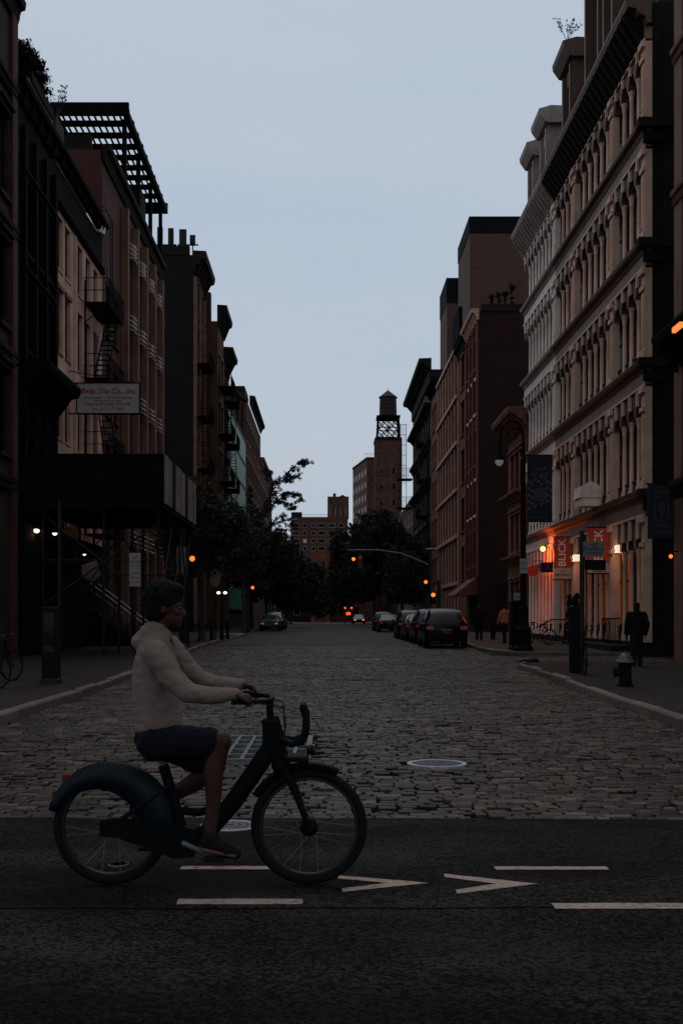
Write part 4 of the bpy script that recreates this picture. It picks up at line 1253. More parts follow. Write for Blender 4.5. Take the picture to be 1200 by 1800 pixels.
# far apartment house
fw = []
Yf = 420.0
for j in range(7):
    z = 36.6 - 1.9 - j * 2.85
    for xc, w in ((-11.4, 2.4), (-8.2, 1.2), (-5.0, 1.2), (-2.0, 2.4), (1.6, 2.4), (5.2, 1.6)):
        fw.append((xc, z, w, 1.35))
mat("frame_pale", (0.22, 0.18, 0.165), 0.8, 0.1, 2, 0)
ap = flat_block("apartment_house", "distant brown brick apartment house with rows of pale windows at the street's end", -13.5, 7.6, Yf, 20, 38.5, "brick_brown", fw, frame="frame_pale", lit=(13,))
B(-13.3, -9.4, Yf + 1, Yf + 6, 38.5, 40.4).build("bulkhead", "brick_dark", ap)
tw = B(0.1, 8.0, Yf + 3, Yf + 14, 38.5, 46.4).build("rooftop_tower", "brick_brown", ap)
for q in range(4): B(1.0 + q * 1.9, 1.25 + q * 1.9, Yf + 2.8, Yf + 2.99, 38.6, 42.5).build("rib", "frame_pale", tw)
mb = MB().box(2.2, 3.2, Yf + 5, Yf + 6, 46.4, 47.8); mb.prism([(4.2, 46.4), (7.2, 46.4), (5.7, 47.3)], "y", Yf + 5, Yf + 7); mb.build("vent", "brick_dark", tw)
mb = MB()
for q in range(16): mb.obox((-9 + q * 0.6, Yf + 0.4, 38.5), (-9 + q * 0.6, Yf + 0.4, 39.5), 0.05, 0.05)
mb.obox((-9.2, Yf + 0.4, 39.5), (0.1, Yf + 0.4, 39.5), 0.07, 0.07); mb.build("railing", "iron_black", ap)
# row across the end of the street
for x0, x1, zt2, lab, mm in ((-34, -3.5, 9.5, "low dark row of buildings closing the street's end at left", "brick_dark"), (4.5, 10.4, 12.0, "dark low house closing the street's end below the water tower", "brick_brown"), (16.4, 40, 11.0, "low dark row closing the street's end at right", "brick_dark")):
    ww_ = [(x0 + 1.6 + i * 2.6, z, 1.1, 1.7) for z in (2.0, 5.4) for i in range(int((x1 - x0 - 1) / 2.6))]
    flat_block("end_row", lab, x0, x1, 240, 10, zt2, mm, ww_)
# low red houses in front of it
hw_ = [(-2.6 + i * 1.7, z, 0.9, 1.6) for z in (5, 8.2, 11.4) for i in range(2)]
flat_block("red_house", "low orange red brick house far down the street between the trees", -3.4, 0.4, 236, 10, 15.2, "brick_orange", hw_)
hw_ = [(1.4 + i * 1.6, z, 0.9, 1.6) for z in (5, 8.2, 11.4, 14.2) for i in range(2)]
h2 = flat_block("red_house", "slightly taller red brick house far down the street with a pale cornice", 0.5, 4.4, 238, 10, 16.6, "brick_red", hw_)
MB().box(0.3, 4.6, 237.5, 238.0 - 0.003, 16.0, 16.7).build("cornice", "stone_tan", h2)

# ---- left side -----------------------------------------------------------
# A: red brick with stone bands at the left edge
aw_ = [(35.2, z, 0.95, 2.6) for z in (6.6, 10.6, 14.6)] + [(31.5, z, 0.95, 2.6) for z in (6.6, 10.6, 14.6)] + [(33.5, z, 0.95, 2.6) for z in (6.6, 10.6, 14.6)]
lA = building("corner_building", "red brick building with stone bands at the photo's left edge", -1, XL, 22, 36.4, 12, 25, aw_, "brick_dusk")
for q in aw_: place_window(lA, -1, XL, *q, "sash", "hood", trim_m="stone_dark")
B(XL + 0.004, XL + 0.12, 35.85, 36.42, 0, 24).build("pier", "brick_red", lA)
for z in (5.9, 9.9, 13.9, 18.4):
    cornice(lA, -1, XL, 22, 36.45, z, 0.45, 0.16, "stone_dark", "band")
cornice(lA, -1, XL, 22, 36.5, 21.2, 0.7, 0.36, "stone_dark")
# B: black painted iron front
bw_ = grid_wins(37.0, 41.7, 3, [5.2, 10.4, 13.6], 0.95, 2.3, 0.4)
lB = building("black_building", "narrow black painted building front left of the beige one", -1, XL, 36.5, 41.7, 12, 18.3, bw_, "iron_black")
for q in bw_: place_window(lB, -1, XL, *q, "sash", "hood", trim_m="iron_black")
cornice(lB, -1, XL, 37.08, 41.9, 9.9, 1.0, 0.95, "iron_black", brackets=6)
cornice(lB, -1, XL, 36.55, 41.7, 18.9, 0.6, 0.34, "iron_black", brackets=5)
for i in range(4): B(XL + 0.004, XL + 0.16, 37.2 + i * 1.4, 37.45 + i * 1.4, 1, 17.6).build("pilaster", "iron_black", lB)
# its penthouse with a hedge
ph = B(XL - 6, XL - 0.05, 38.2, 41.5, 18.35, 19.5).build("penthouse", "brick_red", lB)
B(XL - 6.1, XL + 0.0, 38.1, 41.6, 19.5, 19.6).build("coping", "stone_brown", ph)
# C: beige stucco with paired windows
cw = []
for z in (5.0, 8.2, 11.4, 14.5):
    for yc in (42.6, 43.9, 46.1, 47.6, 49.2):
        cw.append((yc, z, 0.85, 1.95 if z == 14.5 else 2.35))
lC = building("beige_building", "beige stucco house with pairs of tall narrow windows and a black attic", -1, XL, 41.7, 50.6, 12, 16.9, cw, "stucco_beige")
for q in cw: place_window(lC, -1, XL, *q, "sash", "cap" if q[1] == 11.4 and q[0] < 45 else "slim", trim_m="iron_brown_trim" if q[1] == 11.4 and q[0] < 45 else "stucco_beige")
B(XL - 11.9, XL - 0.02, 41.72, 50.58, 16.9, 18.3).build("attic", "iron_black", lC)
cornice(lC, -1, XL, 41.75, 50.6, 18.9, 0.45, 0.34, "iron_black", brackets=7)
cornice(lC, -1, XL, 41.75, 50.6, 17.0, 0.3, 0.12, "iron_black", "band")
B(-11.8, -10.62, 44.6, 46.0, 18.3, 21.2).build("roof_bulkhead", "brick_dusk", lC)
B(XL + 0.003, XL + 0.08, 45.0, 45.12, 1, 16.6).build("downpipe", "stucco_beige", lC)
fire_escape(lC, -1, XL, 46.6, 50.3, [4.9, 8.1, 11.3, 14.4], ladder_top=18.9)
cu_ = [(0.62, 0), (0.66, 0.3), (0.3, 0.85), (0.05, 0.9)]
MB().lathe(cu_, (XL - 0.4, 50.1, 18.35), 10).build("roof_vent", "white_paint", lC, True)
B(XL + 0.16, XL + 0.30, 36.6, 50.5, 0.1, 4.55).build("shed_shade_panel", "shed_paint", lC)  # dark panel added for the shade under the shed
# D: brick piers with white louvres and roof pergola
FLD = [4.0, 7.6, 11.2, 14.8, 18.4]
dw = []
for z in FLD:
    for i in range(4): dw.append((57.0 + i * 2.95, z - 1.7, 2.0, 2.7))
for z in (3.5, 7.1, 10.7, 14.3): dw += [(52.0, z, 0.9, 2.2), (53.9, z, 0.9, 2.2)]
lD = building("pier_building", "dark brick building with tall vertical piers, white louvres and a roof pergola", -1, XL, 50.6, 68.0, 13, 22.3, dw, "brick_red")
for q in dw: place_window(lD, -1, XL, *q, "tall" if q[2] > 1.5 else "sash", "flat", trim_m="brick_red")
for i in range(5):
    yy = 55.5 + i * 2.95
    B(XL + 0.004, XL + 0.34, yy - 0.22, yy + 0.22, 1.2, 21.4).build("pier", "stone_brown", lD)
sl = MB().add([(0, -0.38, 0), (0.30, -0.38, -0.15), (0.30, 0.38, -0.15), (0, 0.38, 0), (0, -0.38, 0.03), (0.30, -0.38, -0.12), (0.30, 0.38, -0.12), (0, 0.38, 0.03)], [(0, 1, 2, 3), (7, 6, 5, 4), (0, 4, 5, 1), (1, 5, 6, 2), (2, 6, 7, 3), (3, 7, 4, 0)]).mesh("slat")
sl.materials.append(MATS["white_paint"])
for z in FLD:
    for i in range(4):
        yc = 57.0 + i * 2.95
        lv = B(XL + 0.01, XL + 0.05, yc - 0.95, yc + 0.95, z + 1.02, z + 1.98).build("louvre", "iron_black", lD)
        for k in range(4): link("slat", sl, None, lv, loc=(XL + 0.06, yc + 0.5, z + 1.2 + k * 0.23))
cornice(lD, -1, XL, 50.6, 68.05, 22.5, 0.7, 0.4, "stone_dark")
B(XL - 12.9, XL - 0.5, 50.7, 50.95, 22.3, 23.0).build("parapet", "stone_dark", lD)
# pergola (stands on the roof of D)
pg = thing("roof_pergola", "black slatted steel pergola on the roof of the louvred building", "pergola", (-11.5, 61, 22.3))
zp = 25.6
mb = MB()
for yy in (54.8, 58.8, 62.8, 66.6):
    for xx in (-9.75, -13.2):
        B(xx - 0.1, xx + 0.1, yy - 0.1, yy + 0.1, 22.3, zp - 0.15).build("post", "iron_black", pg)
B(-13.2, -9.45, 54.22, 54.4, zp - 0.15, zp + 0.45).build("fascia", "iron_black", pg)
B(-13.2, -9.45, 67.42, 67.58, zp - 0.15, zp + 0.45).build("fascia", "iron_black", pg)
for xx in (-9.6, -13.05): B(xx - 0.14, xx + 0.14, 54.41, 67.4, zp - 0.2, zp + 0.12).build("edge_beam", "iron_black", pg)
for k in range(10):
    yy = 54.7 + k * 1.38
    B(-13.15, -9.5, yy - 0.15, yy + 0.15, zp + 0.125, zp + 0.33).build("rafter", "iron_black", pg)
for k in range(11):
    xx = -12.9 + k * 0.31
    B(xx - 0.04, xx + 0.04, 54.42, 67.35, zp + 0.335, zp + 0.42).build("slat", "wood_dark", pg)
B(-13.05, -10.2, 62.2, 64.0, 22.3, 25.0).build("stair_bulkhead", "brick_dark", pg)
# E: tall dark brick with blank side
ew = grid_wins(85.2, 92, 3, [5, 9, 13, 17, 21, 24.6], 1.1, 2.4)
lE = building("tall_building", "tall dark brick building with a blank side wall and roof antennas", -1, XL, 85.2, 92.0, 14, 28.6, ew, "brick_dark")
for q in ew: place_window(lE, -1, XL, *q, "sash", "hood", trim_m="stone_brown")
for yy in (85.4, 88.6, 91.8): B(XL + 0.004, XL + 0.2, yy - 0.25, yy + 0.25, 1, 27).build("pilaster", "stone_brown", lE)
cornice(lE, -1, XL, 85.1, 92.1, 28.9, 1.5, 0.95, "stone_dark", brackets=6)
B(XL - 14, XL - 0.3, 85.15, 85.5, 28.6, 29.3).build("parapet", "brick_dark", lE)
fire_escape(lE, -1, XL, 86.5, 90.5, [8.8, 12.8, 16.8, 20.8])
# F: fire escape fronts
XF = -8.9
fw1 = grid_wins(92.6, 98, 2, [5, 8.9, 12.8, 16.7, 20.6], 1.2, 2.5)
lF = building("fire_escape_building", "dark brown building with black fire escape balconies, left of the street", -1, XF, 92.6, 98, 15, 25.6, fw1, "brick_brown")
for q in fw1: place_window(lF, -1, XF, *q, "sash", "arch", trim_m="stone_brown")
cornice(lF, -1, XF, 92.6, 98.1, 26.9, 1.4, 0.75, "stone_dark", brackets=5)
fire_escape(lF, -1, XF, 93.0, 97.4, [4.8, 8.7, 12.6, 16.5, 20.4])
B(XF - 1.2, XF - 0.6, 92.7, 93.5, 25.6, 28.0).build("chimney", "brick_red", lF)
fw2 = grid_wins(98, 103.2, 2, [5, 8.9, 12.8, 16.7, 20.4], 1.3, 2.4)
lF2 = building("brick_building", "lower red brick building after the fire escape building on the left", -1, XF, 98.02, 103.2, 15, 23.6, fw2, "brick_red")
for q in fw2: place_window(lF2, -1, XF, *q, "sash", "hood", trim_m="stone_dark")
cornice(lF2, -1, XF, 98.15, 103.25, 24.8, 1.2, 0.8, "stone_dark", brackets=6)
fire_escape(lF2, -1, XF, 98.6, 102.6, [8.7, 12.6, 16.5, 20.2])
B(XF - 0.9, XF - 0.3, 99.0, 99.8, 23.6, 26.4).build("chimney", "brick_red", lF2)
# G: green glass
lG = thing("glass_building", "modern building with a sea green glass curtain wall", "building", (XF - 7, 114, g(114) - 0.1))
B(XF - 13, XF - 0.1, 103.3, 125, g(104) - 0.1, 20.9).build("wall", "brick_dark", lG)
gp = MB().box(0, 0.05, -0.68, 0.68, 0, 2.52).mesh("pane"); gp.materials.append(MATS["green_glass"])
for i in range(15):
    for j in range(7):
        link("pane", gp, None, lG, loc=(XF - 0.08, 104.2 + i * 1.42, 2.4 + j * 2.62))
for j in range(8): B(XF - 0.1, XF + 0.05, 103.4, 124.9, 2.2 + j * 2.62, 2.38 + j * 2.62).build("mullion", "metal_grey", lG)
mb = MB()
mb.obox((XF + 0.1, 103.6, 22.3), (XF + 0.1, 124.5, 25.2), 0.4, 0.4)
for yy in (107, 113, 119): mb.obox((XF + 0.0, yy, 20.9), (XF + 0.0, yy, 22.3 + (yy - 103.6) * 0.138), 0.12, 0.12)
mb.build("roof_beam", "iron_black", lG)
B(XF - 4, XF - 0.4, 110, 116, 20.9, 23.0).build("bulkhead", "brick_red", lG)
# H, I
hwn = grid_wins(125, 152, 9, [5, 9, 13, 17, 21], 1.4, 2.4)
lH = building("brick_building", "dark brick building beyond the green glass one with a stepped roofline", -1, XF, 125.05, 152, 14, 25.6, hwn, "brick_red")
for q in hwn: place_window(lH, -1, XF, *q, "sash", "flat", trim_m="stone_tan")
B(XF - 4, XF - 0.2, 125.4, 131, 25.6, 27.0).build("bulkhead", "brick_dark", lH)
cornice(lH, -1, XF, 131, 152.1, 27.0, 1.0, 0.6, "stone_dark")
iwn = grid_wins(152, 183, 10, [5, 9, 13, 17], 1.4, 2.4)
lI = building("brick_building", "last brown brick building on the left before the street's far end", -1, XF, 152.2, 183, 14, 22.4, iwn, "brick_brown")
for q in iwn: place_window(lI, -1, XF, *q, "sash", "flat", trim_m="stone_tan")
cornice(lI, -1, XF, 152.2, 183, 22.9, 0.9, 0.5, "stone_brown")
rwn = grid_wins(152, 200, 14, [5, 9, 13, 17], 1.4, 2.4)
rI = building("brick_building", "low brown brick row behind the right hand street trees", 1, XR + 1.5, 156, 205, 12, 18.0, rwn, "brick_brown")
for q in rwn:
    if q[0] > 158: place_window(rI, 1, XR + 1.5, *q, "sash", "flat", trim_m="stone_tan")
# gap filler: low garage behind the shed on the left and behind the low house on the right
gq = grid_wins(68, 85, 5, [1.2], 2.0, 2.4)
lg = building("garage", "low dark garage in the gap before the tall blank side wall", -1, XL - 2.0, 68.1, 85.1, 12, 4.6, gq, "stone_dark")
for q in gq: place_window(lg, -1, XL - 2.0, *q, "sash2", "flat", trim_m="stone_dark")
gq = grid_wins(70.6, 84.3, 4, [1.2], 2.0, 2.4)
rg_ = building("garage", "low dark lock-up under the dark red blank wall", 1, XR + 2.0, 70.7, 84.4, 10, 4.2, gq, "brick_maroon")
for q in gq: place_window(rg_, 1, XR + 2.0, *q, "sash2", "flat", trim_m="stone_dark", pane_m="pane_rust")

# ---------------------------------------------------------------- vegetation
def leaf_cloud(centers, n_per, spread, size, seed, flat=0.7):
    """many small leaf faces (bent quads) scattered round cluster centres, numpy arrays"""
    rg = np.random.default_rng(seed)
    C = np.repeat(np.array(centers), n_per, axis=0)
    N = len(C)
    off = rg.normal(0, 1, (N, 3)); off /= np.linalg.norm(off, axis=1)[:, None] + 1e-6
    off *= (rg.random(N) ** 0.6)[:, None] * np.array([spread, spread, spread * flat])
    P = C + off
    a = rg.normal(0, 1, (N, 3)); a /= np.linalg.norm(a, axis=1)[:, None]
    b_ = rg.normal(0, 1, (N, 3)); b_ -= (b_ * a).sum(1)[:, None] * a; b_ /= np.linalg.norm(b_, axis=1)[:, None]
    s = size * (0.6 + 0.8 * rg.random(N))[:, None]
    v = np.stack([P - a * s, P + b_ * s * 0.42, P + a * s, P - b_ * s * 0.42], axis=1).reshape(-1, 3)
    f = np.arange(N * 4).reshape(-1, 4)
    return v, f
def mesh_np(name, v, f):
    me = bpy.data.meshes.new(name)
    me.vertices.add(len(v)); me.vertices.foreach_set("co", np.asarray(v, dtype=np.float32).ravel())
    me.loops.add(f.size); me.loops.foreach_set("vertex_index", f.astype(np.int32).ravel())
    me.polygons.add(len(f)); me.polygons.foreach_set("loop_start", np.arange(0, f.size, 4, dtype=np.int32))
    me.update(calc_edges=True)
    return me
def tree(name, label, base, h, crown_c, crown_r, n_cl, seed, leaf=0.16, n_per=60, spread=0.75, trunk_r=0.16, extra=(), group="street trees"):
    rnd = random.Random(seed)
    base = Vector(base)
    t_ = thing(name, label, "tree", base, group)
    mb = MB()
    fork = base + Vector((rnd.uniform(-0.2, 0.2), rnd.uniform(-0.2, 0.2), h * 0.36))
    mb.tube([base - Vector((0, 0, 0.1)), base + Vector((0.03, 0, 0.25)), base.lerp(fork, 0.5) + Vector((0.06, 0.03, 0)), fork], [trunk_r * 1.5, trunk_r * 1.05, trunk_r * 0.95, trunk_r * 0.85], 9)
    mb.build("trunk", "bark", t_, True)
    cc, cr = Vector(crown_c), Vector(crown_r)
    cents = []
    tw = MB()
    tips = []
    while len(tips) < n_cl:
        q = Vector((rnd.uniform(-1, 1), rnd.uniform(-1, 1), rnd.uniform(-1, 1)))
        if 0.25 < q.length < 1:
            q = q * (0.75 + 0.25 * rnd.random()) if q.length > 0.6 else q * 1.2
            tips.append(cc + Vector((q.x * cr.x, q.y * cr.y, q.z * cr.z)))
    nt_ = len(tips)
    tips += [Vector(e) for e in extra]
    limbs = []
    for k in range(6):
        an = 2 * PI * k / 6 + rnd.uniform(-0.4, 0.4)
        e = cc + Vector((math.cos(an) * cr.x * 0.45, math.sin(an) * cr.y * 0.45, rnd.uniform(-0.3, 0.4) * cr.z))
        mid = fork.lerp(e, 0.5) + Vector((rnd.uniform(-0.3, 0.3), rnd.uniform(-0.3, 0.3), 0.25))
        tw.tube([fork, mid, e], [trunk_r * 0.55, trunk_r * 0.38, trunk_r * 0.2], 6)
        limbs.append((mid, e))
    for ti, tp in enumerate(tips[:nt_]):
        src = min((p for l_ in limbs for p in l_), key=lambda p: (p - tp).length)
        mid = src.lerp(tp, 0.55) + Vector((0, 0, 0.25))
        tw.tube([src, mid, tp], [trunk_r * 0.2, trunk_r * 0.12, 0.012], 4, cap=False)
        for k in range(3):
            p = src.lerp(mid, 0.5 + 0.5 * rnd.random()) if k == 0 else mid.lerp(tp, rnd.random())
            cents.append(tuple(p + Vector((rnd.gauss(0, 0.2), rnd.gauss(0, 0.2), rnd.gauss(0, 0.15) - 0.1))))
        cents.append(tuple(tp))
    if extra:
        for b_ in BR:
            root = min((p for l_ in limbs for p in l_), key=lambda p: (p - Vector(b_[0])).length)
            n_b = len(b_)
            tw.tube([root] + [Vector(q) for q in b_], [trunk_r * 0.3] + [0.05 - 0.04 * k_ / n_b for k_ in range(n_b)], 5)
    tw.build("limbs", "bark", t_)
    v, f = leaf_cloud(cents, n_per, spread, leaf, seed)
    if extra:       # long twigs carry tight feathery sprays
        v2, f2 = leaf_cloud([tuple(Vector(e) + Vector((rnd.gauss(0, 0.17), rnd.gauss(0, 0.2), rnd.gauss(0, 0.11) - 0.12))) for e in extra for _ in range(3)], 26, 0.2, leaf * 0.5, seed + 1)
        f = np.concatenate([f, f2 + len(v)]); v = np.concatenate([v, v2])
    v = v - np.array(base)
    link("crown", mesh_np("crown", v, f), "leaf_dark", t_)
    return t_
def branch_pts(px_list, Y):
    return [tuple(at(px, py, Y)) for px, py in px_list]
tree("street_tree", "leafy street tree nearest the sidewalk shed, its crown in front of the brown fronts", (-6.2, 56, gs(56)), 8.5, (-6.3, 57, 6.2), (2.5, 3.2, 2.4), 56, 11, 0.13, 64, 0.7)
BR = [[(450, 930), (470, 880), (490, 845), (512, 824), (527, 812), (539, 806)], [(462, 905), (487, 880), (506, 866), (520, 868), (529, 876)], [(470, 888), (480, 856), (474, 834), (466, 822)], [(455, 945), (480, 918), (500, 905), (516, 928)], [(448, 915), (440, 880), (438, 855)], [(487, 880), (503, 884), (514, 892)], [(490, 845), (508, 842), (521, 831)]]
BR = [branch_pts(b_, 80.0 + 0.25 * k_) for k_, b_ in enumerate(BR)]
ex = []
for b_ in BR:
    for a_, c_ in zip(b_[:-1], b_[1:]):
        for k_ in range(4): ex.append(tuple(Vector(a_).lerp(Vector(c_), k_ / 4)))
    ex.append(b_[-1])
tree("street_tree", "street tree whose feathery twigs stand out against the sky on the left", (-5.9, 80, gs(80)), 10, (-6.0, 80.5, 7.0), (2.9, 3.2, 3.0), 46, 12, 0.16, 40, 0.55, 0.15, ex)
tree("street_tree", "dark round street tree behind the parked cars on the left", (-6.8, 102, gs(102)), 9, (-5.2, 102, 6.2), (3.7, 3.8, 3.9), 78, 13, 0.2, 60, 0.9)
tree("street_tree", "low dense street tree further along the left kerb", (-6.8, 128, gs(128)), 9, (-4.4, 128, 5.4), (3.8, 4, 3.6), 62, 14, 0.24, 60, 1.0)
tree("street_tree", "left hand tree closing the view at the street's far end", (-6.5, 178, gs(178)), 11, (-3.6, 180, 6.2), (4.6, 4.6, 5.0), 70, 15, 0.34, 55, 1.4, 0.22)
tree("street_tree", "big dark tree in front of the water tower on the right", (7.2, 136, gs(136)), 14, (6.6, 137, 9.4), (4.8, 4.6, 5.6), 110, 16, 0.25, 64, 1.15, 0.26)
tree("street_tree", "broad tree left of the big dark one, over the middle of the street", (6.8, 165, gs(165)), 12, (4.2, 166, 8.8), (4.6, 4.6, 6.6), 110, 17, 0.3, 60, 1.3, 0.24)
tree("street_tree", "tree behind the traffic signals beside the ornate black building", (7.4, 112, gs(112)), 9, (7.6, 112, 5.6), (2.4, 3.2, 3.2), 48, 18, 0.2, 56, 0.85)
tree("street_tree", "distant low tree behind the red tail lights", (1.0, 222, g(222)), 9, (-0.4, 224, 5.6), (5.0, 4.6, 4.6), 60, 19, 0.4, 50, 1.5, 0.2)
# hedge on the penthouse and sprigs on roofs
def hedge(label, x0, x1, y0, y1, z0, z1, seed, cat="hedge", name="roof_hedge", grp=None):
    rg = np.random.default_rng(seed)
    t_ = thing(name, label, cat, ((x0 + x1) / 2, (y0 + y1) / 2, z0), grp)
    B(x0, x1, y0, y1, z0, z0 + 0.35).build("planter", "wood_dark", t_)
    n_ = int((x1 - x0) * (y1 - y0) * (z1 - z0) * 60) + 30
    c = np.stack([rg.uniform(x0 + 0.1, x1 - 0.1, n_), rg.uniform(y0 + 0.1, y1 - 0.1, n_), rg.uniform(z0 + 0.35, z1 - 0.1, n_)], 1)
    v, f = leaf_cloud(c, 22, 0.26, 0.07, seed)
    link("foliage", mesh_np("foliage", v - np.array(((x0 + x1) / 2, (y0 + y1) / 2, z0)), f), "leaf_hedge", t_)
    return t_
hedge("clipped dark hedge on the penthouse roof at upper left", -11.6, -9.95, 38.4, 41.4, 19.6, 21.2, 31)
def sprig(label, p, h, seed, lean=0.3, pot=True):
    rnd = random.Random(seed)
    p = Vector(p)
    t_ = thing("roof_plant", label, "plant", p, "roof plants")
    mb = MB(); cents = []
    for k in range(7):
        e = p + Vector((rnd.uniform(-1, 1) * lean * h, rnd.uniform(-0.5, 0.5) * lean * h, h * rnd.uniform(0.6, 1.0)))
        mid = p.lerp(e, 0.5) + Vector((rnd.uniform(-0.1, 0.1), 0, 0.05))
        mb.tube([p, mid, e], [0.014, 0.01, 0.004], 4, cap=False)
        for q in range(4): cents.append(tuple(mid.lerp(e, q / 3)))
    mb.build("stems", "bark", t_)
    v, f = leaf_cloud(cents, 6, 0.10, 0.055, seed)
    link("leaves", mesh_np("leaves", v - np.array(p), f), "leaf_hedge", t_)
    if pot: MB().lathe([(0.16, 0), (0.24, 0.3), (0.2, 0.3)], p, 10).build("pot", "stone_dark", t_)
    return t_
sprig("airy bare-stemmed plant on the roof beside the hedge", (-10.72, 45.2, 21.2), 1.5, 41, 0.4, False)
sprig("thin sprig growing out of the roofline at upper right", (11.1, 52.6, 28.06), 1.2, 42, 0.55, False)
for k, (px, hh) in enumerate(((864, 0.55), (876, 0.75), (887, 0.8), (899, 1.25))):
    b0 = at(px, 548, 86.0); b0.z = 24.2
    nm_ = ["squat potted shrub on the red building's roof, first from the street", "second potted shrub from the street on the red building's roof", "third potted shrub from the street on the red building's roof", "tallest potted shrub on the red building's roof"][k]
    t_ = thing("potted_shrub", nm_, "shrub", b0, "potted shrubs on the red building")
    MB().lathe([(0.2, 0), (0.28, 0.5), (0.24, 0.5)], b0, 10).build("pot", "stone_dark", t_)
    rg = np.random.default_rng(50 + k)
    c = np.stack([rg.normal(0, 0.04, 40), rg.normal(0, 0.04, 40), 0.5 + rg.random(40) * (hh + 0.45)], 1)
    c = np.concatenate([c, np.stack([rg.normal(0, 0.09, 24), rg.normal(0, 0.09, 24), 0.95 + hh + rg.normal(0, 0.10, 24)], 1)])
    v, f = leaf_cloud(c, 24, 0.12, 0.05, 60 + k)
    link("foliage", mesh_np("foliage", v, f), "leaf_hedge", t_)

# ---------------------------------------------------------------- roof antennas on the tall dark building
for k, (px, py0, py1) in enumerate(((282, 400, 432), (301, 402, 434), (322, 404, 438), (339, 414, 432))):
    p = at(px, 436, 86.5); p.z = 28.6
    ztop = at(px, py0, 86.5).z
    lb_ = ["panel antenna nearest the louvred building on the tall dark roof", "second panel antenna from the left on the tall dark roof", "thickest panel antenna in the middle of the tall dark roof", "short panel antenna next to the cornice of the tall dark roof"][k]
    t_ = thing("antenna", lb_, "antenna", p, "roof antennas")
    MB().tube([p, (p.x, p.y, ztop)], 0.045, 8).build("mast", "iron_black", t_)
    w_ = 0.55 if k == 2 else 0.42
    MB().cbox(p.x - w_ / 2, p.x + w_ / 2, p.y - 0.2, p.y - 0.06, ztop - (1.35 if k < 3 else 0.7), ztop, 0.04).build("panel", "metal_dark", t_)
    MB().box(p.x - 0.42, p.x + 0.42, p.y - 0.03, p.y + 0.03, 29.75, 29.85).build("crossbar", "iron_black", t_)
    MB().cbox(p.x - 0.25, p.x + 0.25, p.y - 0.2, p.y + 0.2, 28.6, 29.0, 0.05).build("radio_unit", "metal_dark", t_)

# ---------------------------------------------------------------- sidewalk shed on the left
sh = thing("sidewalk_shed", "black boarded sidewalk shed on pipe legs over the left pavement", "scaffold", (-7.6, 43, gs(43)))
X0, X1, Y0, Y1 = -9.9, -5.35, 37.4, 46.2
zb_, zt_ = 5.35, 6.85
deck = B(X0, X1, Y0, Y1, zb_ - 0.25, zb_).build("deck", "shed_paint", sh)
k = 0
x = X0
while x < X1 - 0.05:
    B(x, min(x + 0.597, X1), Y0 - 0.03, Y0, zb_ - 0.08, zt_ + random.uniform(-0.015, 0.015)).build("board", "shed_paint", sh); x += 0.6
y = Y0
pal = ["plywood", "plywood", "shed_paint", "plywood", "white_paint", "plywood"]
i = 0
while y < Y1 - 0.1:
    B(X1, X1 + 0.03, y, min(y + 0.876, Y1), zb_ - 0.1, zt_ + random.uniform(-0.03, 0.03)).build("board", "plywood" if i not in (2, 6) else "shed_paint", sh)
    y += 0.88; i += 1
B(X0, X1, Y0 - 0.06, Y0 - 0.031, zt_ - 0.06, zt_ + 0.02).build("top_rail", "iron_black", sh)
for yy in (37.7, 40.5, 43.3, 45.9):
    for xx in (-9.4, -7.4, -5.6):
        MB().tube([(xx, yy, gs(yy)), (xx, yy, zb_ - 0.25)], 0.045, 8).build("leg", "metal_dark", sh, True)
def pipe(a, c, m="pipe_grey", nm="brace"):
    MB().tube([a, c], 0.03, 6).build(nm, m, sh, True)
pipe((-9.4, 37.65, 4.9), (-5.6, 37.65, 1.9)); pipe((-5.6, 37.62, 4.6), (-9.4, 37.62, 1.9))
pipe((-7.4, 40.45, 4.6), (-5.6, 40.45, 1.4)); pipe((-9.4, 40.45, 1.2), (-7.4, 40.45, 4.4))
for a, c in ((37.7, 40.5), (40.5, 43.3), (43.3, 45.9)):
    pipe((-5.56, a, 4.7), (-5.56, c, 1.8)); pipe((-5.53, c, 4.7), (-5.53, a, 1.8))
    pipe((-5.6, a, 3.2), (-5.6, c, 3.2), nm="rail")
pipe((-9.4, 37.7, 3.4), (-5.6, 37.7, 3.4), nm="rail"); pipe((-9.4, 45.9, 3.2), (-5.6, 45.9, 3.2), nm="rail")
# lights under the shed
def bulb(label, p, r=0.07, watts=3.0, name="shed_lamp"):
    p = Vector(p)
    t_ = thing(name, label, "lamp", (p.x, p.y, p.z), "lit lamps under the shed")
    MB().lathe([(0.04, 0.16), (0.10, 0.1), (0.11, 0.0)], p, 12).build("shade", "metal_dark", t_, True)
    MB().sphere(p + Vector((0, -0.02, -0.01)), (r * 1.25, r * 1.25, r), 12, 8).build("bulb", "lit_white", t_, True)
    MB().tube([p + Vector((0, 0, 0.15)), Vector((p.x, p.y, zb_ - 0.25))], 0.012, 5).build("cord", "rubber", t_)
    ld = bpy.data.lights.new("bulb_light", "POINT"); ld.energy = watts * 0.35; ld.color = (1.0, 0.8, 0.62); ld.shadow_soft_size = 0.08
    lo = bpy.data.objects.new("bulb_light", ld); COL.objects.link(lo); lo.parent = t_; lo.location = (0, -0.05, -0.14)
bulb("brightest lamp under the shed, leftmost of the lit pair", at(65, 932, 37.75), 0.085)
bulb("lamp under the shed, right of the lit pair", at(97, 937, 38.9), 0.07)
bulb("small dim lamp deep under the shed beside the pale notice", at(149, 974, 44.5), 0.05, 1.2)
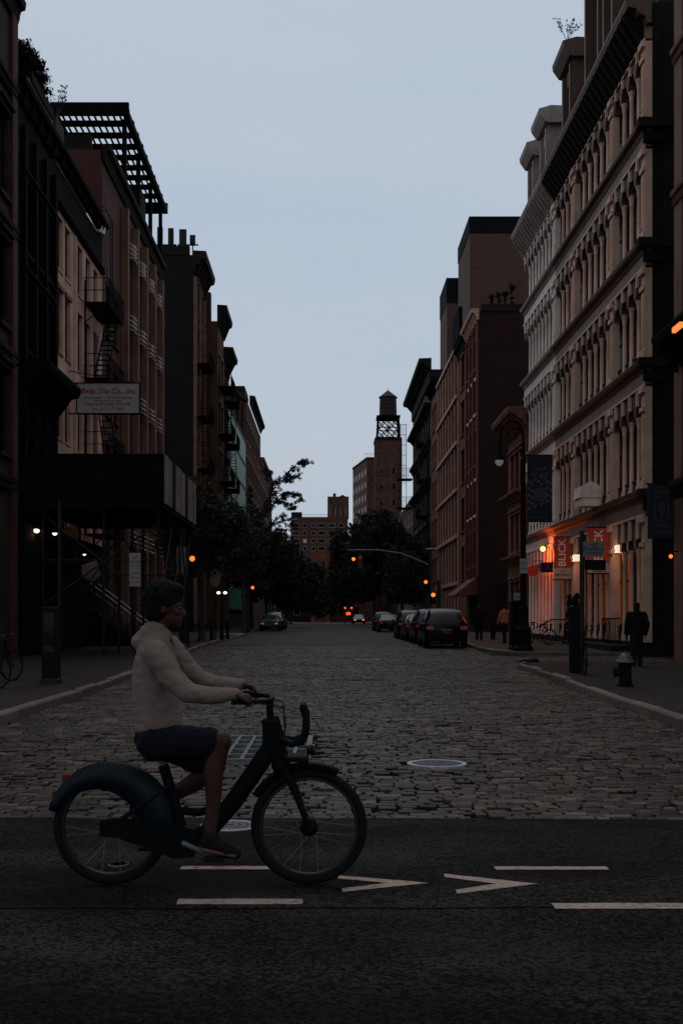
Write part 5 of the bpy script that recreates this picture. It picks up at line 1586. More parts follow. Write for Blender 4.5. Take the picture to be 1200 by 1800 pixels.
# stoop with hand rails behind the shed
st = thing("stoop", "dark entrance stoop with two pale raking handrails behind the shed", "stairs", (-8.4, 47.5, gs(47)))
for k in range(8):
    B(-9.95 + k * 0.3, -9.95 + (k + 1) * 0.3 - 0.004, 46.6, 48.4, gs(47), gs(47) + 1.6 - k * 0.2).build("step", "stone_dark", st)
for yy in (46.6, 48.3):
    MB().tube([(-9.9, yy, 3.05), (-7.55, yy, 1.25), (-7.2, yy, 1.2)], 0.035, 7).build("handrail", "steel", st, True)
    MB().tube([(-9.9, yy, 2.8), (-7.55, yy, 1.02)], 0.025, 7).build("handrail", "steel", st, True)
    for q in range(5):
        B(-9.7 + q * 0.5 - 0.015, -9.7 + q * 0.5 + 0.015, yy - 0.015, yy + 0.015, gs(47) + 1.5 - q * 0.33, 2.9 - q * 0.385).build("baluster", "iron_black", st)
# notice boards / parking signs on posts
def post_sign(label, x, Y, py_top, py_bot, w, lines, oval=False, ztop=None, m="sign_white", name="street_sign", grp=None, post=True, cat="sign", dy=0.0):
    zb2 = at(0, py_bot, Y).z; zt2 = at(0, py_top, Y).z
    t_ = thing(name, label, cat, (x, Y, gs(Y)), grp)
    if post: MB().tube([(x, Y, gs(Y)), (x, Y, (ztop or zt2 + 0.12))], 0.032, 8).build("post", "metal_dark", t_, True)
    if oval:
        pl = MB().lathe([(0.5, 0), (0.5, 0.02)], (0, 0, 0), 28, "y")
        pl.v = [(x + a * w, Y - 0.06 + c, (zb2 + zt2) / 2 + e * (zt2 - zb2)) for a, c, e in pl.v]
        pl.build("plate", m, t_)
    else:
        B(x - w / 2, x + w / 2, Y - 0.06, Y - 0.045, zb2, zt2).build("plate", m, t_)
    h = zt2 - zb2
    for k, (fy, s_, body, mm) in enumerate(lines):
        lettering(body, s_, (x, Y - 0.063, zb2 + fy * h), mm, t_)
    return t_
post_sign("tall pale parking sign with red and dark print in front of the shed", at(238, 0, 36.5).x, 36.5, 972, 1031, 0.36, [(0.85, 0.10, "NO", "letter_red"), (0.74, 0.09, "PARKING", "letter_dark"), (0.62, 0.08, "8AM-6PM", "letter_red"), (0.4, 0.10, "2 HMP", "letter_dark"), (0.26, 0.08, "METER", "letter_dark"), (0.12, 0.08, "MON-SAT", "letter_red")], ztop=3.9)
post_sign("pale parking sign on the post right of the shed's corner", at(319, 0, 47).x, 47.0, 962, 1012, 0.40, [(0.84, 0.11, "NO", "letter_red"), (0.68, 0.10, "STANDING", "letter_dark"), (0.5, 0.09, "7AM-7PM", "letter_dark"), (0.24, 0.10, "BUS", "letter_red")], ztop=4.6)
post_sign("round faded sign on a slim post by the twin globe lamps", at(378, 0, 60).x, 60.0, 1000, 1032, 0.55, [(0.55, 0.14, "STOP", "letter_red")], True, ztop=4.2)
nb_ = thing("notice_board", "pale irregular notice panel hanging on the shed's rear bracing", "sign", (*at(155, 1000, 45.0)[:2], at(155, 1015, 45.0).z))
pp = [at(140, 995, 45), at(170, 985, 45), at(178, 1010, 45), at(163, 1022, 45), at(140, 1012, 45)]
MB().prism([(p.x, p.z) for p in pp], "y", 45.0, 45.03).build("panel", "sign_white", nb_)
MB().tube([at(156, 955, 45.05), at(156, 1000, 45.05)], 0.02, 6).build("hanger", "metal_dark", nb_)
# hanging shop sign of the tile shop
S_Y = 44.0
a, c = at(136, 674, S_Y), at(245, 726, S_Y)
bs = thing("shop_sign", "cream projecting sign of the tile shop with red script lettering", "sign", (a.x, S_Y, c.z))
B(a.x, c.x, S_Y, S_Y + 0.12, c.z, a.z).build("board", "sign_cream", bs)
mb = MB()
for q in ((a.x - 0.03, c.x + 0.03, a.z, a.z + 0.04), (a.x - 0.03, c.x + 0.03, c.z - 0.04, c.z), (a.x - 0.04, a.x, c.z, a.z), (c.x, c.x + 0.04, c.z, a.z)):
    mb.box(q[0], q[1], S_Y - 0.02, S_Y + 0.14, q[2], q[3])
mb.build("frame", "iron_black", bs)
MB().tube([(XL, S_Y + 0.05, a.z + 0.5), (c.x - 0.2, S_Y + 0.05, a.z + 0.03)], 0.02, 6).tube([(XL, S_Y + 0.05, a.z + 0.02), (a.x, S_Y + 0.05, a.z + 0.02)], 0.03, 6).tube([(XL, S_Y + 0.05, c.z - 0.02), (a.x, S_Y + 0.05, c.z - 0.02)], 0.03, 6).build("bracket", "iron_black", bs)
cxm = (a.x + c.x) / 2; hh = a.z - c.z
for fy, s_, body, mm, k in ((0.74, 0.295, "Bella Tile Co., Inc.", "letter_red", 0.35), (0.52, 0.15, "Showroom   178 First Avenue", "letter_dark", 0.2), (0.42, 0.09, "Between 10th & 11th Streets", "letter_dark", 0.0), (0.30, 0.15, "Tel.212-475-2909  475-2909", "letter_dark", 0.0), (0.14, 0.16, "Fax (212) 677-2609", "letter_red", 0.2)):
    lettering(body, s_, (cxm, S_Y - 0.006, c.z + fy * hh), mm, bs, shear=k, bold=0.005 if s_ > 0.28 else 0.0)

# ---------------------------------------------------------------- right side signs and lamps
def wall_banner(label, px0, px1, py0, py1, Y, word, foot, z_foot=0.27):
    a, c = at(px0, py0, Y), at(px1, py1, Y)
    t_ = thing("banner", label, "banner", (c.x, Y, c.z), "red shop banners")
    zf = c.z + (a.z - c.z) * z_foot
    B(a.x, c.x, Y, Y + 0.03, zf, a.z).build("cloth", "banner_red", t_)
    B(a.x, c.x, Y - 0.001, Y + 0.031, c.z, zf - 0.001).build("foot_panel", "sign_cream", t_)
    for z in (a.z + 0.03, c.z - 0.03):
        MB().tube([(a.x - 0.05, Y + 0.015, z), (XR, Y + 0.015, z)], 0.025, 6).build("rod", "iron_black", t_)
    xm = (a.x + c.x) / 2
    lettering(word, 0.47, (xm - 0.02, Y - 0.006, (zf + a.z) / 2), "letter_white", t_, rot=R(90), bold=0.004)
    for k, q in enumerate(foot):
        lettering(q, 0.13, (xm, Y - 0.008, zf - 0.15 - k * 0.16), "letter_red", t_, bold=0.004)
    return t_
wall_banner("red BLICK banner above ART MATERIALS, the farther of the two", 973, 1004, 945, 1018, 51.8, "BLICK", ["ART", "MATERIALS"])
wall_banner("red BLICK banner above ART & FRAMING, the nearer of the two", 1033, 1072, 928, 1007, 44.7, "BLICK", ["ART &", "FRAMING"], 0.22)
for k, (px, py, Y) in enumerate(((1014, 981, 50.4), (1089, 965, 43.5))):
    p = at(px, py, Y)
    t_ = thing("wall_lantern", ["glowing cream wall lantern between the two red banners", "glowing cream wall lantern right of the nearer red banner"][k], "lantern", p, "wall lanterns")
    s_ = 0.18
    MB().cbox(p.x - s_, p.x + s_, p.y - s_, p.y + s_, p.z - 0.14, p.z + 0.15, 0.02).build("shade", "lit_cream", t_)
    MB().tube([(p.x, p.y, p.z + 0.15), (p.x, p.y, p.z + 0.24), (XR + 0.1, p.y, p.z + 0.24)], 0.02, 6).build("arm", "iron_black", t_)
    MB().tube([(p.x - s_ - 0.02, p.y, p.z - 0.1), (p.x - s_ - 0.14, p.y, p.z + 0.12)], 0.03, 6).build("spot_bracket", "metal_grey", t_)
    ld = bpy.data.lights.new("lantern_light", "POINT"); ld.energy = 10; ld.color = (1.0, 0.62, 0.36); ld.shadow_soft_size = 0.2
    lo = bpy.data.objects.new("lantern_light", ld); COL.objects.link(lo); lo.parent = t_; lo.location = (-0.35, 0, -0.1)
# amber heat lamp of the shop in the white front, with its red glow
p = at(953, 965, 57.0)
t_ = thing("heat_lamp", "glowing orange wall lamp throwing red light on the white shopfront", "lamp", p)
MB().lathe([(0.02, 0.14), (0.12, 0.04), (0.13, -0.02), (0.10, -0.02)], p, 14).build("shade", "metal_dark", t_, True)
MB().sphere(p + Vector((0, -0.06, 0)), 0.13, 12, 8).build("bulb", "lit_heat", t_, True)
MB().tube([p + Vector((0, 0, 0.12)), p + Vector((0.2, 0, 0.25)), (XR, p.y, p.z + 0.25)], 0.02, 6).build("arm", "iron_black", t_)
ld = bpy.data.lights.new("heat_light", "POINT"); ld.energy = 105; ld.color = (1.0, 0.13, 0.012); ld.shadow_soft_size = 0.12
lo = bpy.data.objects.new("heat_light", ld); COL.objects.link(lo); lo.parent = t_; lo.location = (-0.25, -0.5, -0.3)
p = at(936, 1003, 58.5)
t_ = thing("neon_sign", "round red neon sign on the white shopfront beside the lamp post", "sign", p)
MB().lathe([(0.30, 0.0), (0.30, 0.06)], (p.x, p.y, p.z), 24, "y").build("disc", "awning_red", t_)
MB().torus((p.x, p.y - 0.03, p.z), 0.27, 0.015, 28, 6).build("neon_ring", "lit_tail", t_)
MB().tube([(p.x, p.y + 0.03, p.z + 0.34), (p.x, p.y + 0.03, p.z + 0.5), (XR, p.y + 0.03, p.z + 0.5)], 0.02, 6).build("bracket", "iron_black", t_)
p = at(962, 996, 54.0)
t_ = thing("box_sign", "small black projecting box sign with a red mark left of the far banner", "sign", p)
MB().cbox(p.x - 0.30, p.x + 0.25, p.y, p.y + 0.3, p.z - 0.26, p.z + 0.2, 0.02).build("case", "banner_black", t_)
lettering("X", 0.34, (p.x, p.y - 0.006, p.z - 0.03), "lit_tail", t_)
MB().tube([(p.x + 0.2, p.y + 0.15, p.z + 0.15), (XR, p.y + 0.15, p.z + 0.15)], 0.02, 6).build("arm", "iron_black", t_)
# YOGA VIDA blade sign on the corner building
Y_ = 34.6
a, c = at(1138, 852, Y_), at(1185, 947, Y_)
t_ = thing("blade_sign", "black YOGA VIDA blade sign with a branching emblem in an oval", "sign", (c.x, Y_, c.z))
B(a.x, c.x, Y_, Y_ + 0.06, c.z, a.z).build("panel", "banner_black", t_)
xm, hh = (a.x + c.x) / 2, a.z - c.z
lettering("YOGA", 0.17, (xm, Y_ - 0.006, c.z + hh * 0.87), "letter_grey", t_, space=1.2)
lettering("VIDA", 0.17, (xm, Y_ - 0.006, c.z + hh * 0.24), "letter_grey", t_, space=1.2)
lettering("YOGAVIDA NYC", 0.075, (xm, Y_ - 0.006, c.z + hh * 0.12), "letter_grey", t_, space=1.2)
pts = []
for k in range(25):
    an = 2 * PI * k / 24
    pts.append((xm + 0.21 * math.cos(an), Y_ - 0.012, c.z + hh * 0.56 + 0.21 * math.sin(an) + (0.17 if math.sin(an) > 0.001 else (-0.17 if math.sin(an) < -0.001 else 0.0))))
mb = MB().tube(pts, 0.011, 5, cap=False)
zc = c.z + hh * 0.56
for q in (((0.0, -0.26), (0.0, 0.02), (-0.07, 0.22)), ((0.0, 0.02), (0.07, 0.22)), ((0.0, -0.2), (-0.05, -0.05), (-0.11, 0.1)), ((0.0, -0.2), (0.07, -0.05), (0.12, 0.1)), ((-0.06, -0.28), (0.0, -0.18), (0.06, -0.28))):
    mb.tube([(xm + u, Y_ - 0.012, zc + w_) for u, w_ in q], 0.011, 5)
mb.build("emblem", "letter_grey", t_)
MB().tube([(a.x - 0.05, Y_ + 0.03, a.z + 0.03), (XR, Y_ + 0.03, a.z + 0.03)], 0.025, 6).tube([(a.x + 0.2, Y_ + 0.03, c.z - 0.03), (XR, Y_ + 0.03, c.z - 0.03)], 0.02, 6).build("bracket", "iron_black", t_)
# warm lamps on the corner building
p = at(1187, 578, 32.0)
t_ = thing("facade_lamp", "warm glowing lamp on the ledge of the brick building at the right edge", "lamp", p)
MB().obox(p + Vector((0, -0.5, 0)), p + Vector((0, 0.2, 0)), 0.1, 0.14).build("tube", "lit_amber", t_)
MB().obox(p + Vector((0, -0.55, 0.1)), p + Vector((0, 0.25, 0.1)), 0.16, 0.05).build("housing", "iron_black", t_)
B(p.x, XR, p.y - 0.1, p.y - 0.05, p.z + 0.05, p.z + 0.09).build("arm", "iron_black", t_)
p = at(1178, 978, 34.3)
t_ = thing("doorway_lamp", "tiny orange lamp over the dark doorway at the right edge", "lamp", p)
MB().sphere(p, 0.06, 10, 6).build("bulb", "lit_amber", t_, True)
MB().tube([p, (p.x, p.y, p.z + 0.15), (XR, p.y, p.z + 0.15)], 0.018, 6).build("arm", "iron_black", t_)

# bishop's crook lamp post
bx, by = at(919, 0, 41.7).x, 41.7
bz = gs(by)
t_ = thing("lamp_post", "tall ornate black lamp post with a curled crook and hanging lantern", "lamp post", (bx, by, bz))
MB().lathe([(0.36, 0), (0.36, 0.12), (0.29, 0.18), (0.27, 0.75), (0.30, 0.8), (0.22, 0.9), (0.17, 1.5), (0.20, 1.55), (0.14, 1.65)], (bx, by, bz), 16).build("base", "paint_black", t_, True)
MB().lathe([(0.115, 1.6), (0.10, 3.5), (0.085, 6.9), (0.11, 6.95), (0.08, 7.05), (0.05, 7.6)], (bx, by, bz), 14).build("pole", "paint_black", t_, True)
top = bz + 7.5
pts = [(bx, by, top - 0.5)] + [(bx - 0.42 + 0.42 * math.cos(R(q)), by, top + 0.42 + 0.0 + 0.52 * math.sin(R(q))) for q in range(0, 190, 15)]
pts[-1] = (bx - 0.86, by, top + 0.1)
pts.append((bx - 0.88, by, top - 0.35))
MB().tube(pts, 0.045, 8).build("crook", "paint_black", t_, True)
sp_ = [(bx - 0.36 + (0.34 - 0.022 * k) * math.cos(R(35 * k)), by, top + 0.40 + (0.34 - 0.022 * k) * math.sin(R(35 * k))) for k in range(13)]
MB().tube(sp_, 0.03, 6).build("scroll", "paint_black", t_, True)
lx = bx - 0.88; lz = at(877, 805, by).z
MB().lathe([(0.03, 0.42), (0.05, 0.3), (0.09, 0.25), (0.10, 0.1), (0.17, 0.0), (0.185, -0.08), (0.17, -0.09)], (lx, by, lz), 16).build("lamp_hood", "paint_black", t_, True)
MB().sphere((lx, by, lz - 0.12), (0.155, 0.155, 0.17), 16, 10).build("globe", "lit_lens", t_, True)
# street banner on the lamp post
a, c = at(926, 800, by), at(970, 917, by)
t_ = thing("street_banner", "black SHOP NOHO street banner with a zigzag pattern on the lamp post", "banner", (a.x, by, c.z))
B(a.x, c.x, by - 0.01, by + 0.01, c.z, a.z).build("cloth", "banner_black", t_)
for z in (a.z, c.z): MB().tube([(bx, by, z), (c.x + 0.03, by, z)], 0.022, 6).build("rod", "paint_black", t_)
xm, hh = (a.x + c.x) / 2, a.z - c.z
lettering("SHOP", 0.20, (xm, by - 0.014, c.z + hh * 0.79), "letter_grey", t_)
lettering("NOHO", 0.20, (xm, by - 0.014, c.z + hh * 0.70), "letter_grey", t_)
lettering("NOHO NEW YORK", 0.075, (xm, by - 0.014, c.z + hh * 0.06), "letter_grey", t_)
mb = MB()
W_ = c.x - a.x
for i in range(8):
    for j in range(9):
        u0 = i / 8; zc = c.z + hh * (0.17 + 0.05 * j + 0.14 * u0)
        if (i + j) % 2 or zc > c.z + hh * 0.64: continue
        if abs(u0 + 0.06 - 0.55) < 0.26 and abs(zc - (c.z + hh * 0.40)) < hh * 0.13: continue
        xa, xb = a.x + 0.01 + W_ * 0.98 * u0, a.x + 0.01 + W_ * 0.98 * (u0 + 0.125)
        mb.add([(xa, by - 0.013, zc), (xb, by - 0.013, zc + hh * 0.0175), (xb, by - 0.013, zc + hh * 0.055), (xa, by - 0.013, zc + hh * 0.0375)], [(0, 1, 2, 3)])
o = mb.build("zigzag_print", "letter_grey", t_); o["kind"] = "stuff"
mb = MB()
for k in range(7): mb.box(xm - 0.2 + 0.05 * (k in (0, 6)), xm + 0.24 - 0.05 * (k in (0, 6)), by - 0.014, by - 0.012, c.z + hh * (0.31 + 0.03 * k), c.z + hh * (0.327 + 0.03 * k))
o = mb.build("printed_lines", "letter_grey", t_); o["kind"] = "stuff"
post_sign("grey parking sign strapped low on the ornate lamp post", bx - 0.02, 41.5, 982, 1008, 0.30, [(0.7, 0.11, "NO", "letter_dark"), (0.3, 0.08, "PARKING", "letter_dark")], post=False)
# slim signpost with a small white plate left of it
q = at(912, 0, 42.6)
post_sign("small white plate on a thin post left of the ornate lamp post", q.x, 42.6, 1042, 1058, 0.42, [(0.5, 0.12, "METER", "letter_dark")], ztop=2.5, m="sign_cream")
# dark kiosk by the lamp post
def kiosk(label, x, Y, w, d, h, z=None, name="street_kiosk"):
    z = gs(Y) if z is None else z
    t_ = thing(name, label, "kiosk", (x, Y, z))
    MB().cbox(x - w / 2 - 0.03, x + w / 2 + 0.03, Y - d / 2 - 0.03, Y + d / 2 + 0.03, z, z + 0.12, 0.02).build("foot", "metal_dark", t_)
    MB().cbox(x - w / 2, x + w / 2, Y - d / 2, Y + d / 2, z + 0.12, z + h, 0.03).build("cabinet", "paint_black", t_)
    B(x - w * 0.36, x + w * 0.36, Y - d / 2 - 0.006, Y - d / 2 + 0.02, z + h * 0.55, z + h * 0.92).build("screen", "car_glass", t_)
    B(x - w * 0.36, x + w * 0.36, Y - d / 2 - 0.012, Y - d / 2 + 0.02, z + h * 0.42, z + h * 0.5).build("shelf", "metal_dark", t_)
    return t_
kiosk("slim black kiosk cabinet just left of the ornate lamp post", at(905, 0, 42.8).x, 42.8, 0.36, 0.7, 1.85)
kiosk("tall black kiosk cabinet standing alone on the left pavement", at(90, 0, 23.2).x, 23.2, 0.30, 0.34, 1.58)
q = at(104, 0, 23.3)
MBp = MB().tube([(q.x, 23.35, gs(23)), (q.x, 23.35, 3.9)], 0.03, 8)
tag(MBp.build("sign_post", "metal_dark", None, True), "thin dark bare post beside the left pavement's kiosk", "post")

# signpost on the near right pavement with a bicycle chained to it
q = at(1022, 0, 27.0)
post_sign("grey parking sign on the post with the chained bicycle", q.x + 0.25, 26.95, 952, 979, 0.50, [(0.75, 0.13, "NO", "letter_dark"), (0.5, 0.10, "STANDING", "letter_dark"), (0.22, 0.09, "ANYTIME", "letter_dark")], post=False, m="metal_grey")
t_ = thing("sign_post", "dark signpost on the near right pavement with a bicycle chained to it", "post", (q.x, 27, gs(27)))
MB().tube([(q.x, 27, gs(27)), (q.x, 27, 3.55)], 0.055, 8).build("post", "metal_dark", t_, True)
MB().tube([(q.x, 27, 3.25), (q.x + 0.5, 27, 3.25)], 0.02, 6).tube([(q.x, 27, 2.95), (q.x + 0.5, 27, 2.95)], 0.02, 6).build("bracket", "metal_dark", t_)
B(q.x + 0.05, q.x + 0.55, 26.93, 26.945, 2.62, 2.86).build("lower_plate", "paint_black", t_)
MB().cbox(q.x - 0.22, q.x + 0.04, 27.08, 27.4, gs(27), gs(27) + 1.62, 0.04).build("meter_cabinet", "paint_black", t_)
MB().lathe([(0.03, 0), (0.085, 0.07), (0.09, 0.17), (0.02, 0.26)], (q.x - 0.12, 27.24, gs(27) + 1.61), 10).build("meter_dome", "paint_black", t_, True)

# ---------------------------------------------------------------- bicycles
def wheel(t_, c, Rr, r, axis="y", spokes=28, rim_m="rim_dark", thick=1.0):
    w = thing_part("wheel", t_)
    MB().torus(c, Rr - r, r, 56, 10, axis, thick).build("tyre", "rubber", w, True)
    MB().torus(c, Rr - 2.1 * r, r * 0.42, 56, 6, axis, 1.5).build("rim", rim_m, w, True)
    mb = MB()
    for k in range(spokes):
        an = 2 * PI * k / spokes; s_ = 1 if k % 2 else -1
        tw = an + s_ * 0.35
        if axis == "y":
            a = (c[0] + 0.03 * math.cos(tw), c[1] + s_ * 0.03, c[2] + 0.03 * math.sin(tw)); e = (c[0] + (Rr - 2.3 * r) * math.cos(an), c[1], c[2] + (Rr - 2.3 * r) * math.sin(an))
        else:
            a = (c[0] + s_ * 0.03, c[1] + 0.03 * math.cos(tw), c[2] + 0.03 * math.sin(tw)); e = (c[0], c[1] + (Rr - 2.3 * r) * math.cos(an), c[2] + (Rr - 2.3 * r) * math.sin(an))
        mb.tube([a, e], 0.0016, 4, cap=False)
    o = mb.build("spokes", "rim_dark", w); o["kind"] = "stuff"
    return w
def thing_part(name, t_):
    """a part that groups sub-parts: small hub mesh added by the caller as the carrier"""
    me = bpy.data.meshes.new(name)
    o = bpy.data.objects.new(name, me); COL.objects.link(o); o.parent = t_
    ORG[o.name] = ORG[t_.name]
    return o
BS = 313.5; BY = 6.38           # photo scale and distance of the passing bicycle
def bp_(px, py, dy=0.0):
    return Vector(((px - VX) / BS, BY + dy, CAM_H + (VY - py) / BS))
bk = thing("bicycle", "dark blue hire bicycle with big rear mudguard, ridden across the picture", "bicycle", (bp_(370, 1556).x, BY, 0))
RC, FC = bp_(196, 1455), bp_(543, 1453)
RC.z = FC.z = 0.328
Rw = 0.326
def hub_wheel(c, rh):
    w = MB().lathe([(rh * 0.4, -0.075), (rh * 0.4, -0.05), (rh, -0.035), (rh, 0.035), (rh * 0.4, 0.05), (rh * 0.4, 0.075)], c, 20, "y").build("wheel", "bike_navy", bk, True)
    MB().torus(c, Rw - 0.027, 0.027, 64, 10).build("tyre", "rubber", w, True)
    MB().torus(c, Rw - 0.056, 0.012, 64, 6, "y", 1.4).build("rim", "rim_dark", w, True)
    mb = MB()
    for k in range(32):
        an = 2 * PI * k / 32; s_ = 1 if k % 2 else -1; tw = an + (0.9 if k % 4 < 2 else -0.9)
        mb.tube([(c.x + rh * 0.9 * math.cos(tw), c.y + s_ * 0.03, c.z + rh * 0.9 * math.sin(tw)), (c.x + (Rw - 0.06) * math.cos(an), c.y, c.z + (Rw - 0.06) * math.sin(an))], 0.0013, 4, cap=False)
    o = mb.build("spokes", "steel", w); o["kind"] = "stuff"
    return w
hub_wheel(RC, 0.045)
fwl = hub_wheel(FC, 0.05)
HD = bp_(478, 1272)             # head tube top
HB = bp_(494, 1345)             # head tube bottom
BB = bp_(325, 1476)             # bottom bracket
ST = bp_(302, 1392)
# frame: thick step-through beam, seat tube, stays
mb = MB()
def oval_tube(pts, rx, ry):
    """tube flattened across the bicycle"""
    m2 = MB().tube(pts, rx, 12)
    m2.v = [(x, BY + (y - BY) * ry / rx, z) for x, y, z in m2.v]
    mb.add(m2.v, m2.f)
oval_tube([bp_(484, 1300), bp_(455, 1345), bp_(410, 1410), bp_(362, 1465), BB], 0.052, 0.042)
oval_tube([bp_(474, 1262), bp_(482, 1290), HB], 0.052, 0.045)
oval_tube([BB, ST, bp_(287, 1345)], 0.030, 0.026)
oval_tube([bp_(405, 1412), bp_(350, 1428), bp_(312, 1425)], 0.022, 0.02)
mb.build("frame", "bike_navy", bk, True)
for s_ in (-1, 1):
    m2 = MB()
    m2.tube([BB + Vector((0, s_ * 0.04, 0)), RC + Vector((0.0, s_ * 0.075, 0.0))], 0.014, 8)
    m2.tube([bp_(300, 1380, s_ * 0.03), RC + Vector((0, s_ * 0.075, 0.0))], 0.012, 8)
    m2.build("stay", "bike_navy", bk, True)
    MB().tube([HB + Vector((0, s_ * 0.03, 0.02)), HB + Vector((0.03, s_ * 0.062, -0.03)), FC.lerp(HB, 0.45) + Vector((0.012, s_ * 0.066, 0)), FC + Vector((0, s_ * 0.066, 0))], [0.02, 0.021, 0.017, 0.014], 8).build("fork_blade", "bike_navy", bk, True)
MB().sphere(HB + Vector((0, 0, 0.0)), (0.055, 0.06, 0.05), 12, 8).build("fork_crown", "bike_navy", bk, True)
# chain case, crank, pedals
cc = [RC + Vector((-0.05, 0, 0.045)), RC + Vector((0.05, 0, 0.06)), BB + Vector((-0.02, 0, 0.095)), BB + Vector((0.07, 0, 0.07)), BB + Vector((0.095, 0, 0)), BB + Vector((0.06, 0, -0.08)), BB + Vector((-0.05, 0, -0.09)), RC + Vector((0.05, 0, -0.05)), RC + Vector((-0.05, 0, -0.04))]
MB().prism([(p.x, p.z) for p in cc], "y", BY - 0.085, BY - 0.055).build("chain_case", "bike_navy", bk)
PN, PF = bp_(381, 1500, -0.13), bp_(270, 1462, 0.13)
for pd, s_ in ((PN, -1), (PF, 1)):
    cr = MB().tube([BB + Vector((0, s_ * 0.05, 0)), BB + Vector((0, s_ * 0.095, 0)), Vector((pd.x, BY + s_ * 0.105, pd.z))], [0.016, 0.016, 0.012], 8).build("crank", "metal_grey", bk, True)
    MB().cbox(pd.x - 0.05, pd.x + 0.05, pd.y - 0.05 - 0.0, pd.y + 0.05, pd.z - 0.014, pd.z + 0.012, 0.005).build("pedal", "rubber", bk)
MB().tube([bp_(330, 1485, 0.05), bp_(262, 1500, 0.10), bp_(238, 1499, 0.10)], 0.011, 8).build("kickstand", "bike_navy", bk, True)
# mudguards: front arc and the big rear shroud
def guard(c, r0, a0, a1, w, m, name, n_=20, skirt=None):
    mb = MB(); vs = []; fs = []
    prof = [(-w, -0.02), (-w * 0.8, 0.008), (0, 0.016), (w * 0.8, 0.008), (w, -0.02)]
    for i in range(n_ + 1):
        an = R(a0 + (a1 - a0) * i / n_)
        for y_, h in prof:
            vs.append((c.x + (r0 + h) * math.cos(an), c.y + y_, c.z + (r0 + h) * math.sin(an)))
    for i in range(n_):
        for j in range(4):
            q = i * 5 + j
            fs.append((q, q + 1, q + 6, q + 5))
    mb.add(vs, fs)
    o = mb.build(name, m, bk, True)
    md = o.modifiers.new("thickness", "SOLIDIFY"); md.thickness = 0.004
    return o
guard(FC, Rw + 0.022, 62, 150, 0.034, "bike_navy", "front_mudguard")
rg_o = guard(RC, Rw + 0.024, 12, 160, 0.036, "bike_navy", "rear_mudguard")
for s_ in (-1, 1):
    # side shroud: annular sector from the tyre edge inwards, wider towards the seat tube
    vs = []
    n_ = 22
    for i in range(n_ + 1):
        an = R(-2 + 166 * i / n_)
        f_ = i / n_
        rin = Rw - 0.02 - 0.14 * max(0.0, math.sin(PI * min(1, (1 - f_) * 0.62 + 0.0))) ** 1.1
        vs.append((RC.x + (Rw + 0.03) * math.cos(an), BY + s_ * 0.048, RC.z + (Rw + 0.03) * math.sin(an)))
        vs.append((RC.x + rin * math.cos(an), BY + s_ * 0.052, RC.z + rin * math.sin(an)))
    fs = [(2 * i, 2 * i + 1, 2 * i + 3, 2 * i + 2) for i in range(n_)]
    o = MB().add(vs, fs).build("wheel_shroud", "bike_blue", bk, True)
    md = o.modifiers.new("thickness", "SOLIDIFY"); md.thickness = 0.006
MB().cbox(bp_(112, 0).x, bp_(128, 0).x, BY - 0.03, BY + 0.03, bp_(0, 1380).z, bp_(0, 1358).z, 0.01).build("rear_reflector", "reflector_red", bk)
# saddle and post
MB().tube([bp_(297, 1372), bp_(280, 1322), bp_(274, 1300)], 0.018, 10).build("seat_post", "metal_grey", bk, True)
sd = []
for i, (px, w_, zt2, th) in enumerate(((240, 0.055, 1290, 0.035), (250, 0.085, 1287, 0.05), (270, 0.08, 1290, 0.05), (295, 0.045, 1293, 0.045), (318, 0.026, 1294, 0.036), (328, 0.012, 1297, 0.02))):
    p = bp_(px, zt2)
    for k in range(10):
        an = 2 * PI * k / 10
        sd.append((p.x, BY + w_ * math.cos(an), p.z - th / 2 + th / 2 * math.sin(an)))
fs = [(i * 10 + k, i * 10 + (k + 1) % 10, (i + 1) * 10 + (k + 1) % 10, (i + 1) * 10 + k) for i in range(5) for k in range(10)] + [tuple(range(10))[::-1], tuple(50 + k for k in range(10))]
MB().add(sd, fs).build("saddle", "rubber", bk, True)
# handlebar, grips, stem, front rack
MB().tube([bp_(476, 1270), bp_(474, 1246), bp_(475, 1229)], 0.020, 10).build("stem", "bike_navy", bk, True)
hb = [bp_(415, 1226, -0.30), bp_(446, 1227, -0.285), bp_(470, 1228, -0.22), bp_(476, 1229, -0.10), bp_(476, 1229, 0.10), bp_(470, 1228, 0.22), bp_(446, 1227, 0.285), bp_(415, 1226, 0.30)]
MB().tube(hb, 0.0135, 10).build("handlebar", "bike_navy", bk, True)
for s_, (i, j) in ((-1, (0, 1)), (1, (7, 6))):
    MB().tube([hb[i], hb[j]], 0.018, 10).build("grip", "rubber", bk, True)
    MB().tube([hb[j] + Vector((0.02, 0, -0.012)), hb[i] + Vector((0.03, 0, -0.05))], 0.006, 6).build("brake_lever", "metal_grey", bk, True)
MB().cbox(bp_(462, 0).x, bp_(490, 0).x, BY - 0.055, BY + 0.055, bp_(0, 1306).z, bp_(0, 1262).z, 0.02).build("headset_case", "bike_navy", bk)
rk = MB()
for s_ in (-1, 1):
    rk.tube([bp_(492, 1298, s_ * 0.05), bp_(515, 1304, s_ * 0.12), bp_(531, 1300, s_ * 0.13), bp_(538, 1284, s_ * 0.13), bp_(538, 1258, s_ * 0.13), bp_(532, 1240, s_ * 0.13)], [0.017, 0.019, 0.021, 0.021, 0.019, 0.017], 10)
rk.tube([bp_(532, 1240, -0.13), bp_(532, 1240, 0.13)], 0.016, 10)
rk.build("front_rack", "bike_navy", bk, True)
MB().cbox(bp_(500, 0).x, bp_(543, 0).x, BY - 0.10, BY + 0.10, bp_(0, 1336).z, bp_(0, 1327).z, 0.008).build("luggage_shelf", "bike_navy", bk)
MB().lathe([(0.02, 0), (0.03, 0.02), (0.03, 0.05)], bp_(538, 1318), 12, "x").build("headlight", "car_glass", bk, True)

